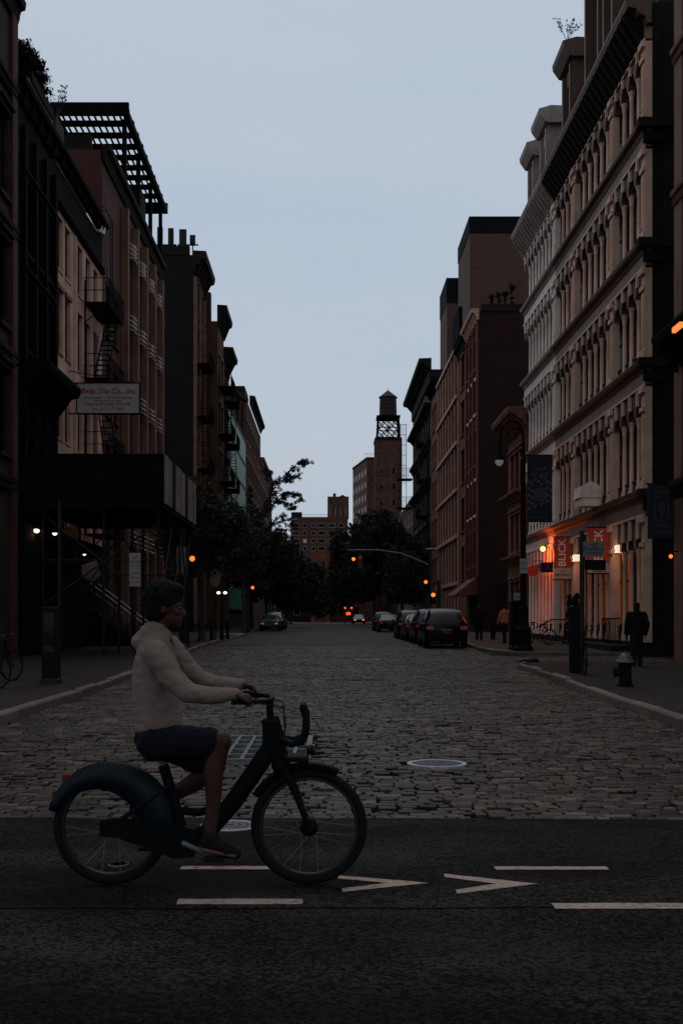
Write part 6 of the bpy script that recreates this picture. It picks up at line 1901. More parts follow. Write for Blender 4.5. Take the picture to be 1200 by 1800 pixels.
def parked_bike(label, c, ang, s=1.0, group="parked bicycles"):
    """plain bicycle built along +x then turned; c is the ground point under the bottom bracket"""
    c = Vector(c)
    t_ = thing("bicycle", label, "bicycle", c, group)
    def W(x, y, z): return c + Vector((x * s, y * s, z * s))
    for xx in (-0.45, 0.57):
        ctr = W(xx, 0, 0.34)
        w = MB().lathe([(0.02, -0.05), (0.03, 0), (0.02, 0.05)], ctr, 10, "y").build("wheel", "metal_dark", t_, True)
        MB().torus(ctr, 0.32 * s, 0.02, 36, 6).build("tyre", "rubber", w, True)
        MB().torus(ctr, 0.295 * s, 0.011, 36, 5).build("rim", "spoke_dark", w, True)
        mb = MB()
        for k in range(16):
            an = 2 * PI * k / 16
            mb.tube([ctr, ctr + Vector((math.cos(an), 0, math.sin(an))) * 0.29 * s], 0.002, 3, cap=False)
        o = mb.build("spokes", "spoke_dark", w); o["kind"] = "stuff"
    mb = MB()
    for a, e, r_ in (((0, 0, 0.29), (-0.16, 0, 0.82), 0.016), ((0, 0, 0.29), (0.40, 0, 0.80), 0.018), ((-0.13, 0, 0.74), (0.38, 0, 0.86), 0.016), ((0.37, 0, 0.90), (0.44, 0, 0.62), 0.018)):
        mb.tube([W(*a), W(*e)], r_, 8)
    for q in (-0.05, 0.05):
        mb.tube([W(0, q * 0.6, 0.29), W(-0.45, q, 0.34)], 0.009, 6); mb.tube([W(-0.14, q * 0.5, 0.72), W(-0.45, q, 0.34)], 0.009, 6); mb.tube([W(0.44, q * 0.7, 0.62), W(0.57, q, 0.34)], 0.011, 6)
    mb.build("frame", "bike_navy", t_, True)
    MB().tube([W(-0.16, 0, 0.82), W(-0.19, 0, 0.93)], 0.013, 8).build("seat_post", "spoke_dark", t_, True)
    MB().sphere(W(-0.18, 0, 0.95), (0.13, 0.07, 0.03), 12, 6).build("saddle", "rubber", t_, True)
    MB().tube([W(0.28, -0.28, 1.0), W(0.4, -0.2, 1.02), W(0.37, 0, 0.98), W(0.4, 0.2, 1.02), W(0.28, 0.28, 1.0)], 0.012, 8).build("handlebar", "spoke_dark", t_, True)
    MB().tube([W(0.365, 0, 0.88), W(0.36, 0, 0.98)], 0.014, 8).build("stem", "spoke_dark", t_, True)
    MB().torus(W(0, -0.05, 0.29), 0.085 * s, 0.008, 20, 5).build("chainring", "spoke_dark", t_, True)
    for q, dx in ((-1, 0.12), (1, -0.12)):
        k_ = MB().tube([W(0, q * 0.06, 0.29), W(dx, q * 0.075, 0.20 if q < 0 else 0.38)], 0.009, 6).build("crank", "spoke_dark", t_, True)
        MB().box(W(dx - 0.04, 0, 0).x, W(dx + 0.04, 0, 0).x, W(0, q * 0.08, 0).y, W(0, q * 0.16, 0).y, W(0, 0, 0.19 if q < 0 else 0.37).z, W(0, 0, 0.21 if q < 0 else 0.39).z).build("pedal", "rubber", t_)
    t_.rotation_euler = (0, 0, ang)
    return t_
parked_bike("bicycle chained end-on to the signpost on the near right pavement", (at(1026, 0, 26.6).x, 26.75, gs(27)), R(84))
parked_bike("bicycle parked side-on beside the small stoop railing, right of the ornate lamp post", (at(943, 0, 47.5).x, 47.5, gs(47.5)), R(15))
parked_bike("parked bicycle cut by the photo's left edge", (at(2, 0, 21.0).x - 0.42, 21.2, gs(21)), R(70))
parked_bike("bicycle half out of frame behind the one at the photo's left edge", (at(-2, 0, 23.2).x - 0.25, 23.6, gs(23)), R(62))

# ---------------------------------------------------------------- people
class Flesh(MB):
    """union of tapered capsules and ellipsoids, fused into one continuous skin by voxel remeshing"""
    def cap(s, a, c, r0, r1, n=14):
        a, c = Vector(a), Vector(c)
        s.tube([a, c], [r0, r1], n)
        s.sphere(a, r0, n, 8); s.sphere(c, r1, n, 8)
        return s
    def chain(s, pts, rs):
        for i in range(len(pts) - 1): s.cap(pts[i], pts[i + 1], rs[i], rs[i + 1])
        return s
    def ell(s, c, r, rot=None):
        m2 = MB().sphere((0, 0, 0), r, 16, 12)
        M = (rot or Matrix.Identity(3))
        c = Vector(c)
        s.add([c + M @ Vector(p) for p in m2.v], m2.f)
        return s
    def fuse(s, name, m, parent=None, voxel=0.012, smooth=6, folds=None):
        a = np.array(s.v)
        org = ORG[parent.name] if parent is not None else Vector((float(a[:, 0].mean()), float(a[:, 1].mean()), float(a[:, 2].min())))
        me = s.mesh(name, org)
        o = bpy.data.objects.new(name + "_tmp", me)
        r_ = o.modifiers.new("r", "REMESH"); r_.mode = "VOXEL"; r_.voxel_size = voxel; r_.use_smooth_shade = True
        if smooth:
            q = o.modifiers.new("s", "SMOOTH"); q.factor = 0.5; q.iterations = smooth
        me2 = bake(o)
        if folds:
            amp, k1 = folds
            from mathutils import noise as mn
            co = [v.co.copy() for v in me2.vertices]; nr = [v.normal.copy() for v in me2.vertices]
            for v, p, n_ in zip(me2.vertices, co, nr):
                w_ = Vector((p.x * k1 * 0.5 + p.z * k1 * 0.35, p.y * k1 * 0.4, p.z * k1 * 0.75 - p.x * k1 * 0.3))
                f_ = mn.noise(w_) + 0.5 * mn.noise(w_ * 2.3)
                v.co = p + n_ * amp * (abs(f_) * 2 - 0.6)
        for p in me2.polygons: p.use_smooth = True
        me2.materials.clear()
        if parent is not None: return link(name, me2, m, parent)
        return link(name, me2, m, None, loc=org)

def hand(F_, w, dirv, up, side, grip=True, s=1.0):
    """palm and five separate curled fingers; w wrist, dirv pointing along the hand"""
    d = Vector(dirv).normalized(); u = Vector(up).normalized(); v_ = d.cross(u).normalized()
    w = Vector(w)
    F_.cap(w, w + d * 0.035 * s, 0.026 * s, 0.028 * s)
    for k in range(4):
        y_ = (k - 1.5) * 0.019 * s
        a = w + d * 0.03 * s + v_ * y_ * 0.8
        kn = w + d * 0.085 * s + v_ * y_
        F_.cap(a, kn, 0.015 * s, 0.0115 * s, 8)
        ln = (0.040, 0.045, 0.042, 0.034)[k] * s
        if grip:
            p1 = kn + d * ln * 0.55 - u * ln * 0.6
            p2 = p1 - d * ln * 0.25 - u * ln * 0.6
            p3 = p2 - d * ln * 0.55 - u * ln * 0.05
        else:
            p1 = kn + d * ln * 0.95 - u * ln * 0.12
            p2 = p1 + d * ln * 0.6 - u * ln * 0.3
            p3 = p2 + d * ln * 0.3 - u * ln * 0.3
        F_.cap(kn, p1, 0.0108 * s, 0.0098 * s, 8); F_.cap(p1, p2, 0.0096 * s, 0.0088 * s, 8); F_.cap(p2, p3, 0.0086 * s, 0.0078 * s, 8)
    b_ = w + d * 0.022 * s + v_ * side * 0.024 * s
    t1 = b_ + d * 0.035 * s + v_ * side * 0.026 * s - u * 0.012 * s
    t2 = t1 + d * 0.03 * s + v_ * side * 0.002 * s - u * 0.018 * s
    F_.cap(b_, t1, 0.015 * s, 0.012 * s, 8); F_.cap(t1, t2, 0.0115 * s, 0.0095 * s, 8)

def face_head(F_, c, fwd, s=1.0):
    """skull, jaw, nose, brow, ears, neck root; fwd horizontal unit vector"""
    c = Vector(c); f = Vector(fwd).normalized(); up = Vector((0, 0, 1)); l = up.cross(f)
    M = Matrix((f, l, up)).transposed()
    F_.ell(c + up * 0.02 * s, (0.098 * s, 0.076 * s, 0.098 * s), M)
    F_.ell(c + f * 0.026 * s - up * 0.045 * s, (0.066 * s, 0.058 * s, 0.072 * s), M)
    F_.cap(c + f * 0.045 * s - up * 0.095 * s, c - f * 0.01 * s - up * 0.08 * s, 0.026 * s, 0.04 * s)
    F_.ell(c + f * 0.072 * s - up * 0.098 * s, (0.02 * s, 0.02 * s, 0.016 * s), M)      # chin
    F_.cap(c + f * 0.092 * s + up * 0.005 * s, c + f * 0.113 * s - up * 0.032 * s, 0.009 * s, 0.0125 * s, 8)   # nose
    F_.ell(c + f * 0.104 * s - up * 0.038 * s, (0.010 * s, 0.016 * s, 0.008 * s), M)
    F_.cap(c + f * 0.086 * s + l * 0.036 * s + up * 0.02 * s, c + f * 0.086 * s - l * 0.036 * s + up * 0.02 * s, 0.011 * s, 0.011 * s, 8)  # brow
    F_.cap(c + f * 0.088 * s + l * 0.018 * s - up * 0.062 * s, c + f * 0.088 * s - l * 0.018 * s - up * 0.062 * s, 0.009 * s, 0.009 * s, 8)  # upper lip
    F_.cap(c + f * 0.086 * s + l * 0.016 * s - up * 0.076 * s, c + f * 0.086 * s - l * 0.016 * s - up * 0.076 * s, 0.009 * s, 0.009 * s, 8)
    for q in (-1, 1):
        F_.ell(c - f * 0.006 * s + l * q * 0.078 * s - up * 0.012 * s, (0.018 * s, 0.008 * s, 0.03 * s), M)
        F_.ell(c + f * 0.068 * s + l * q * 0.036 * s - up * 0.022 * s, (0.025 * s, 0.022 * s, 0.02 * s), M)   # cheek

# --- the rider
fl = Flesh()
HC = bp_(291, 1068)
face_head(fl, HC, (1, 0, -0.06), 0.98)
fl.cap(HC + Vector((-0.02, 0, -0.07)), bp_(276, 1120), 0.052, 0.06)
fl.chain([bp_(280, 1132), bp_(278, 1180), bp_(278, 1240), bp_(282, 1290)], [0.08, 0.10, 0.10, 0.10])
legs = {-1: (bp_(277, 1302, -0.085), bp_(392, 1300, -0.115), bp_(373, 1455, -0.125), PN), 1: (bp_(277, 1302, 0.085), bp_(376, 1352, 0.115), bp_(262, 1428, 0.125), PF)}
for s_, (hp, kn, an, pd) in legs.items():
    fl.chain([hp, hp.lerp(kn, 0.5) + Vector((0, 0, 0.005)), kn], [0.080, 0.076, 0.058])
    ca = kn.lerp(an, 0.32) + (Vector((-0.022, 0, 0)) if s_ < 0 else Vector((-0.01, 0, -0.015)))
    fl.chain([kn, ca, kn.lerp(an, 0.7), an], [0.056, 0.056, 0.040, 0.036])
arms = {-1: (bp_(283, 1146, -0.175), bp_(338, 1213, -0.235), bp_(417, 1214, -0.285)), 1: (bp_(290, 1140, 0.175), bp_(345, 1200, 0.235), bp_(412, 1208, 0.285))}
for s_, (sh_, el, wr) in arms.items():
    fl.chain([sh_, el, wr], [0.055, 0.042, 0.028])
    hand(fl, wr, Vector((0.95, 0, -0.12)), (0.1, 0, 1), -s_, True, 0.95)
for s_, (hp, kn, an, pd) in legs.items():
    fl.cap(an, an + Vector((0.02, 0, -0.05)), 0.036, 0.03)
body = fl.fuse("person", "skin", None, 0.0075, 4)
tag(body, "person in a pale knit sweater and dark shorts riding the hire bicycle", "person")
# sweater: torso, sleeves, collar, hem with folds
sw = Flesh()
def slab(c, rx, ry, rz): sw.ell(c, (rx, ry, rz))
TS = []
for px, py, rx, ry in ((278, 1128, 0.09, 0.155), (274, 1145, 0.122, 0.188), (272, 1172, 0.142, 0.198), (272, 1200, 0.148, 0.19), (274, 1228, 0.15, 0.182), (277, 1252, 0.153, 0.182), (279, 1272, 0.160, 0.187), (274, 1282, 0.148, 0.18)):
    TS.append((px, py, rx * 0.88, ry * 0.86))
for i_ in range(len(TS) - 1):
    for k_ in range(6):
        a_, c_ = TS[i_], TS[i_ + 1]; f_ = k_ / 6
        slab(bp_(a_[0] + (c_[0] - a_[0]) * f_, a_[1] + (c_[1] - a_[1]) * f_), a_[2] + (c_[2] - a_[2]) * f_, a_[3] + (c_[3] - a_[3]) * f_, 0.05)
sw.cap(bp_(277, 1108), bp_(277, 1122), 0.072, 0.085)
for s_, (sh_, el, wr) in arms.items():
    sw.chain([sh_, sh_.lerp(el, 0.55) + Vector((-0.01, 0, -0.012)), el, el.lerp(wr, 0.55) + Vector((0, 0, -0.012)), wr - Vector((0.012, 0, 0))], [0.076, 0.067, 0.058, 0.050, 0.038])
sw.chain([bp_(246, 1128), bp_(262, 1112), bp_(283, 1112)], [0.05, 0.05, 0.05])   # slumped hood
sw.fuse("sweater", "sweater", body, 0.008, 4, (0.006, 15.0))
cuff = Flesh()
for s_, (sh_, el, wr) in arms.items():
    cuff.cap(wr - Vector((0.02, 0, 0.0)), wr + Vector((0.012, 0, 0)), 0.036, 0.035)
cuff.fuse("cuffs", "sweater", body, 0.006, 2)
so = Flesh()
for s_, (hp, kn, an, pd) in legs.items():
    so.chain([hp + Vector((0, 0, 0.0)), hp.lerp(kn, 0.45), hp.lerp(kn, 0.80)], [0.106, 0.094, 0.084])
so.chain([bp_(280, 1282), bp_(274, 1294)], [0.135, 0.122])
so.fuse("shorts", "shorts", body, 0.009, 4, (0.006, 16.0))
for s_, (hp, kn, an, pd) in legs.items():
    shoe = Flesh()
    t0 = pd + Vector((0, 0, 0.045))
    heel = an + Vector((-0.035, 0, -0.075)) if s_ < 0 else t0 + Vector((-0.14, 0, 0.045))
    toe = bp_(424, 1490, -0.13) if s_ < 0 else t0 + Vector((0.07, 0, -0.005))
    heel.y = toe.y = pd.y
    shoe.cap(heel + Vector((0.02, 0, 0.02)), toe + Vector((-0.06, 0, 0.012)), 0.040, 0.040)
    shoe.cap(toe + Vector((-0.07, 0, 0.008)), toe + Vector((-0.02, 0, -0.004)), 0.042, 0.034)
    shoe.cap(an + Vector((0.0, 0, -0.02)), heel + Vector((0.05, 0, 0.04)), 0.043, 0.042)
    shoe.cap(an + Vector((0.02, 0, -0.04)), toe + Vector((-0.1, 0, 0.03)), 0.036, 0.032)
    sx = shoe.fuse("shoe", "shoe", body, 0.008, 3)
    sole = Flesh()
    sole.cap(heel + Vector((0.015, 0, -0.012)), toe + Vector((-0.03, 0, -0.022)), 0.030, 0.030)
    vz = min(p[2] for p in sole.v)
    sole.v = [(x, pd.y + (y - pd.y) * 1.35, (z - heel.lerp(toe, 0.5).z) * 0.62 + heel.lerp(toe, 0.5).z - 0.006) for x, y, z in sole.v]
    sole.fuse("sole", "shoe_sole", sx, 0.008, 2)
ha = Flesh()
ha.ell(HC + Vector((-0.014, 0, 0.044)), (0.108, 0.088, 0.095))
ha.ell(HC + Vector((-0.045, 0, -0.005)), (0.075, 0.086, 0.095))
ha.ell(HC + Vector((0.035, 0, 0.095)), (0.075, 0.07, 0.05))
ha.ell(HC + Vector((-0.02, 0, 0.11)), (0.09, 0.075, 0.045))
for k in range(60):
    an = random.uniform(0, 2 * PI); el = random.uniform(0.1, 1.4)
    d_ = Vector((math.cos(an) * math.cos(el), math.sin(an) * math.cos(el), math.sin(el)))
    if d_.x > 0.5 and d_.z < 0.7: continue
    p = HC + Vector((-0.02, 0, 0.045)) + Vector((d_.x * 0.1, d_.y * 0.083, d_.z * 0.1))
    ha.ell(p, (0.022, 0.022, 0.02))
ha.fuse("hair", "hair", body, 0.008, 2)
hs = []
for k in range(420):
    an = random.uniform(0, 2 * PI); el = random.uniform(-0.5, 1.5)
    d_ = Vector((math.cos(an) * math.cos(el), math.sin(an) * math.cos(el), math.sin(el)))
    if d_.x > 0.35 and d_.z < 0.55: continue
    p = HC + Vector((-0.022, 0, 0.04)) + Vector((d_.x * 0.108, d_.y * 0.09, d_.z * 0.108))
    hs.append((p, d_))
mb = MB()
for p, d_ in hs:
    e = p + d_ * random.uniform(0.006, 0.02) + Vector((random.uniform(-0.02, 0.0), random.uniform(-0.008, 0.008), -0.012))
    sd_ = d_.orthogonal().normalized() * 0.004
    mb.add([p - sd_, p + sd_, e], [(0, 1, 2)])
o = mb.build("hair_strands", "hair", body); o["kind"] = "stuff"
MB().tube([hb[1] + Vector((0.02, 0, 0)), bp_(500, 1240, -0.16), bp_(503, 1275, -0.08), bp_(492, 1310, -0.05)], 0.004, 6).tube([hb[6] + Vector((0.02, 0, 0)), bp_(496, 1238, 0.16), bp_(500, 1285, 0.08), bp_(490, 1330, 0.05)], 0.004, 6).build("brake_cables", "rubber", bk, True)
for s_ in (-1, 1):
    MB().sphere(HC + Vector((0.081, s_ * 0.031, 0.0)), (0.010, 0.013, 0.008), 10, 8).build("eye", "letter_grey", body, True)

# --- pedestrians
def walker(label, base, h, face, top_m, leg_m, coat=True, hair_m="hair", stride=0.12, group=None, wide=1.0):
    """standing or walking figure; face = heading angle (0 = away from the camera, +y)"""
    base = Vector(base)
    k = h / 1.75
    M = Matrix.Rotation(face, 3, "Z")
    def P(x, y, z): return base + M @ Vector((x * k, y * k, z * k))
    fwd = M @ Vector((0, 1, 0))
    fl = Flesh()
    face_head(fl, P(0, 0.01, 1.63), fwd, k)
    fl.cap(P(0, -0.01, 1.55), P(0, -0.02, 1.42), 0.055 * k, 0.065 * k)
    fl.chain([P(0, 0, 1.38), P(0, 0, 1.15), P(0, 0, 0.95)], [0.085 * k, 0.09 * k, 0.09 * k])
    ft = {}
    for s_ in (-1, 1):
        st_ = s_ * stride
        hp, kn, an = P(s_ * 0.09, 0, 0.92), P(s_ * 0.10, st_ * 0.7 + 0.02, 0.50), P(s_ * 0.10, st_ * 1.1 - 0.02, 0.09)
        fl.chain([hp, kn, an], [0.085 * k, 0.056 * k, 0.038 * k])
        ft[s_] = (hp, kn, an)
        sh_, el, wr = P(s_ * 0.19, -0.02, 1.40), P(s_ * 0.26, -0.03 - st_ * 0.5, 1.12), P(s_ * 0.25, 0.06 - st_ * 0.9, 0.88)
        fl.chain([sh_, el, wr], [0.055 * k, 0.043 * k, 0.03 * k])
        hand(fl, wr, wr - el, M @ Vector((-s_, 0, 0)), 1, False, k)
        ft[s_] += (sh_, el, wr)
    bd = fl.fuse("person", "skin", None, 0.012, 3)
    tag(bd, label, "person", group)
    co = Flesh()
    wd = wide
    co.ell(P(0, -0.01, 1.36), (0.235 * k * wd, 0.135 * k, 0.12 * k), M); co.ell(P(0, 0, 1.2), (0.23 * k * wd, 0.15 * k * wd, 0.22 * k), M); co.ell(P(0, 0, 1.0), (0.225 * k * wd, 0.16 * k, 0.18 * k), M)
    if coat: co.ell(P(0, 0, 0.9), (0.225 * k, 0.165 * k, 0.1 * k), M)
    co.cap(P(0, -0.02, 1.42), P(0, -0.02, 1.535), 0.105 * k, 0.078 * k)
    co.ell(P(0, -0.03, 1.44), (0.18 * k, 0.11 * k, 0.07 * k), M)
    for s_ in (-1, 1):
        hp, kn, an, sh_, el, wr = ft[s_]
        co.chain([sh_, el, wr.lerp(el, 0.08)], [0.088 * k * wide, 0.072 * k * wide, 0.055 * k * wide])
    co.fuse("jacket", top_m, bd, 0.014, 4, (0.012, 11.0))
    tr = Flesh()
    for s_ in (-1, 1):
        hp, kn, an, *_ = ft[s_]
        tr.chain([hp, kn, an + Vector((0, 0, -0.01))], [0.108 * k, 0.083 * k, 0.072 * k])
    tr.ell(P(0, 0, 0.92), (0.17 * k, 0.13 * k, 0.12 * k), M)
    tr.fuse("trousers", leg_m, bd, 0.013, 3)
    for s_ in (-1, 1):
        hp, kn, an, *_ = ft[s_]
        shoe = Flesh()
        gz = base.z
        a_ = Vector((an.x, an.y, gz + 0.042 * k))
        shoe.cap(a_ - fwd * 0.05 * k, a_ + fwd * 0.14 * k, 0.042 * k, 0.038 * k)
        shoe.cap(a_ - fwd * 0.02 * k, a_ - fwd * 0.02 * k + Vector((0, 0, 0.05)), 0.045 * k, 0.042 * k)
        shoe.fuse("shoe", "shoe", bd, 0.012, 2)
    hr = Flesh()
    hc = P(0, 0.01, 1.63)
    hr.ell(hc - fwd * 0.018 * k + Vector((0, 0, 0.04 * k)), (0.083 * k, 0.1 * k, 0.09 * k), M); hr.ell(hc - fwd * 0.045 * k - Vector((0, 0, 0.01 * k)), (0.08 * k, 0.066 * k, 0.085 * k), M)
    hr.fuse("hair", hair_m, bd, 0.012, 2)
    return bd
q = at(1118, 0, 30.4)
walker("man in a dark jacket walking away beyond the fire hydrant", (q.x, 30.4, gs(30.4) + 0.01), 1.70, 0.0, "cloth_black", "cloth_navy", stride=0.05, wide=1.22)
q = at(886, 0, 50.0)
walker("person in a coral shirt and dark trousers on the far pavement behind the kiosk", (q.x, 50.0, gs(50)), 1.70, R(30), "cloth_coral", "cloth_navy", False, stride=0.14)
q = at(838, 0, 56.0)
walker("dark dressed pedestrian standing by the awning right of the parked cars", (q.x + 0.1, 56.0, gs(56)), 1.72, R(170), "cloth_black", "cloth_black", stride=0.06)
q = at(866, 0, 58.0)
walker("dim dark figure by the blank red wall left of the coral shirt", (q.x, 58.0, gs(58)), 1.70, R(-150), "cloth_navy", "cloth_black", stride=0.04)

# ---------------------------------------------------------------- street furniture
hx, hy = at(1098, 0, 22.5).x, 22.5
hz = gs(hy)
t_ = thing("fire_hydrant", "dark fire hydrant with a grey domed cap on the near right pavement", "hydrant", (hx, hy, hz))
MB().lathe([(0.16, 0), (0.16, 0.05), (0.125, 0.06), (0.118, 0.40), (0.135, 0.42), (0.135, 0.47)], (hx, hy, hz), 20).build("barrel", "paint_black", t_, True)
MB().lathe([(0.185, 0.47), (0.185, 0.50), (0.15, 0.53), (0.125, 0.59), (0.07, 0.64), (0.03, 0.655), (0.03, 0.69), (0.005, 0.695)], (hx, hy, hz), 20).build("cap", "hydrant_cap", t_, True)
MB().lathe([(0.07, 0), (0.07, 0.09), (0.085, 0.09), (0.085, 0.12), (0.03, 0.12), (0.03, 0.15)], (hx - 0.10, hy - 0.04, hz + 0.30), 14, "x").build("hose_outlet", "paint_black", t_, True)
t2 = MB().lathe([(0.055, 0), (0.055, -0.10), (0.07, -0.10), (0.07, -0.13), (0.025, -0.13)], (hx, hy - 0.09, hz + 0.30), 14, "y").build("hose_outlet", "paint_black", t_, True)
MB().lathe([(0.085, 0), (0.085, -0.1), (0.1, -0.1), (0.1, -0.14), (0.03, -0.14)], (hx - 0.08, hy, hz + 0.28), 14, "x").build("pumper_nozzle", "paint_black", t_, True)
# rubbish bag at the kerb corner
fl = Flesh()
c0 = at(930, 1166, 33.0); c0.z = g(33) + 0.08
fl.ell(c0 + Vector((0, 0, 0.07)), (0.26, 0.2, 0.11)); fl.ell(c0 + Vector((0.14, 0.02, 0.08)), (0.14, 0.15, 0.10)); fl.ell(c0 + Vector((-0.14, 0, 0.05)), (0.17, 0.13, 0.09))
for k in range(16): fl.ell(c0 + Vector((random.uniform(-0.2, 0.2), random.uniform(-0.15, 0.1), random.uniform(0.02, 0.15))), (0.06, 0.05, 0.03))
mat("bag_plastic", (0.004, 0.004, 0.004), 0.5, 0.2, 8, 0.3, spec=0.1)
bg = fl.fuse("rubbish_bag", "bag_plastic", None, 0.016, 1)
tag(bg, "black rubbish bag slumped at the near right kerb corner", "rubbish bag")
# stoop railing with curved hand rail at the white front
def railing(label, pts, h=1.0, gap=0.13, m="iron_black", name="railing"):
    p0 = Vector(pts[0])
    t_ = thing(name, label, "railing", p0, "stoop railings")
    top = [Vector(p) + Vector((0, 0, h)) for p in pts]
    MB().tube(top, 0.028, 7).build("handrail", m, t_, True)
    MB().tube([Vector(p) + Vector((0, 0, 0.12)) for p in pts], 0.015, 6).build("bottom_rail", m, t_, True)
    for a, c in zip(pts[:-1], pts[1:]):
        a, c = Vector(a), Vector(c)
        k = max(1, int((c - a).length / gap))
        for j in range(k + 1):
            p = a.lerp(c, j / k)
            MB().tube([p + Vector((0, 0, 0.0)), p + Vector((0, 0, h))], 0.012, 5, cap=False).build("baluster", m, t_)
    return t_
zz = gs(50)
railing("black railing with a curved handrail in front of the white shopfront", [(9.4, 51.0, zz - 0.35), (9.9, 50.2, zz), (10.6, 49.4, zz), (10.9, 48.2, zz)], 1.05)
railing("short black railing on the platform by the nearer red banner", [(10.75, 44.6, 0.45), (10.75, 43.2, 0.45), (10.95, 42.6, 0.45)], 1.0)
pf = B(10.1, XR - 0.26, 40.6, 49.2, gs(42) - 0.02, 0.50).build("loading_platform", "stone_dark")
tag(pf, "low dark stone loading platform along the brown building's base", "platform")
# topiary column and pots by the entrance
for k, (px, Y) in enumerate(((1000, 49.6), (1014, 48.4))):
    b0 = at(px, 0, Y); b0 = Vector((min(b0.x, 10.6), Y, gs(Y)))
    t_ = thing("topiary", ["slim dark conical topiary left of the shop entrance", "slim dark conical topiary right of its twin at the shop entrance"][k], "shrub", b0, "entrance topiaries")
    MB().lathe([(0.2, 0), (0.26, 0.45), (0.22, 0.45)], b0, 12).build("pot", "stone_dark", t_, True)
    rg = np.random.default_rng(80 + k); c = []
    for i in range(90):
        z_ = 0.45 + 1.7 * rg.random(); r_ = 0.19 * (1 - (z_ - 0.45) / 1.9); an = rg.random() * 6.28
        c.append((r_ * math.cos(an), r_ * math.sin(an), z_))
    v, f = leaf_cloud(c, 18, 0.10, 0.045, 90 + k)
    link("foliage", mesh_np("foliage", v, f), "leaf_hedge", t_)

# ---------------------------------------------------------------- traffic signals
def signal_head(t_, p, lit, n=3, which=0, visor=True):
    """housing facing the camera with n lenses; which lens is lit"""
    p = Vector(p)
    hh = 0.34 * n
    o = MB().cbox(p.x - 0.17, p.x + 0.17, p.y, p.y + 0.22, p.z - hh / 2, p.z + hh / 2, 0.03).build("signal_head", "paint_black", t_)
    for k in range(n):
        c = (p.x, p.y - 0.005, p.z + hh / 2 - 0.17 - 0.34 * k)
        MB().lathe([(0.12, 0.0), (0.10, -0.02), (0.02, -0.035)], c, 18, "y").build("lens", lit if k == which else "car_glass", o, True)
        if visor:
            vs = []; n_ = 10
            for i in range(n_ + 1):
                an = R(-10 + 200 * i / n_)
                vs += [(c[0] + 0.135 * math.cos(an), c[1], c[2] + 0.135 * math.sin(an)), (c[0] + 0.135 * math.cos(an), c[1] - 0.2, c[2] + 0.135 * math.sin(an))]
            MB().add(vs, [(2 * i, 2 * i + 1, 2 * i + 3, 2 * i + 2) for i in range(n_)]).build("visor", "paint_black", o)
    return o
def signal_pole(label, x, Y, h, heads, arm=None):
    t_ = thing("traffic_signal", label, "traffic signal", (x, Y, gs(Y)), "traffic signals")
    MB().lathe([(0.17, 0), (0.17, 0.35), (0.10, 0.45), (0.085, h)], (x, Y, gs(Y)), 12).build("pole", "metal_dark", t_, True)
    if arm:
        MB().tube(arm, [0.075, 0.065, 0.055, 0.045, 0.04][:len(arm)], 8).build("mast_arm", "metal_grey", t_, True)
    for p, lit, n_, w_ in heads:
        signal_head(t_, p, lit, n_, w_)
        pz = Vector(p)
        if abs(pz.x - x) < 1.2:
            MB().tube([(pz.x, Y, pz.z), (x, Y, pz.z)], 0.025, 6).build("bracket", "metal_dark", t_)
        else:
            MB().tube([(pz.x, pz.y + 0.1, pz.z + 0.3), (pz.x, pz.y + 0.1, pz.z + 0.62)], 0.025, 6).build("hanger", "metal_dark", t_)
    return t_
Yt = 76.0
def bul(px, py, which):          # centre of a 3-lens head whose given lens sits at the pixel
    p = at(px, py, Yt); p.z -= (0.34 - 0.34 * which); return p
xp = at(752, 0, Yt).x
armp = [(xp, Yt, 5.0), at(735, 985, Yt), at(705, 973, Yt), at(665, 967, Yt), at(612, 967, Yt)]
h1 = at(621, 983, Yt); h1.z -= 0.0
signal_pole("mast arm traffic signal showing amber over the street at right", xp + 0.15, Yt, 6.2, [((h1.x, Yt - 0.2, h1.z), "lit_amber", 3, 1), (at(748, 1023, Yt), "lit_amber", 3, 1)], [Vector(p) for p in armp])
p = at(633, 988, Yt)
t_ = thing("signal_back", "dim red signal head beside the amber one on the mast arm", "traffic signal", p)
MB().cbox(p.x - 0.16, p.x + 0.16, Yt + 0.1, Yt + 0.32, p.z - 0.45, p.z + 0.45, 0.03).build("housing", "awning_red", t_)
MB().lathe([(0.11, 0.0), (0.09, -0.02), (0.02, -0.03)], (p.x, Yt + 0.095, p.z + 0.26), 16, "y").build("lens", "lit_tail", t_)
MB().tube([(p.x, Yt + 0.2, p.z + 0.44), (p.x, Yt + 0.2, p.z + 0.75)], 0.025, 6).build("hanger", "metal_dark", t_)
p = at(761, 1051, 64.0)
signal_pole("short pedestrian signal post with an amber lamp behind the parked cars", p.x + 0.3, 64.0, 3.2, [(p, "lit_amber", 2, 0)])
p = at(338, 982, 50.0)
signal_pole("traffic signal post with a glowing amber lamp right of the shed", p.x - 0.35, 50.0, 5.0, [((p.x, 50.0, p.z - 0.34), "lit_amber", 3, 0)])
p = at(444, 1033, 82.0)
signal_pole("distant amber signal post below the left street trees", p.x - 0.3, 82.0, 4.6, [((p.x, 82.0, p.z), "lit_amber", 3, 1)])
p = at(515, 1057, 150.0)
signal_pole("tiny far green signal among the left trees", p.x - 0.3, 150.0, 5.0, [((p.x, 150.0, p.z + 0.34), "lit_green", 3, 2)])
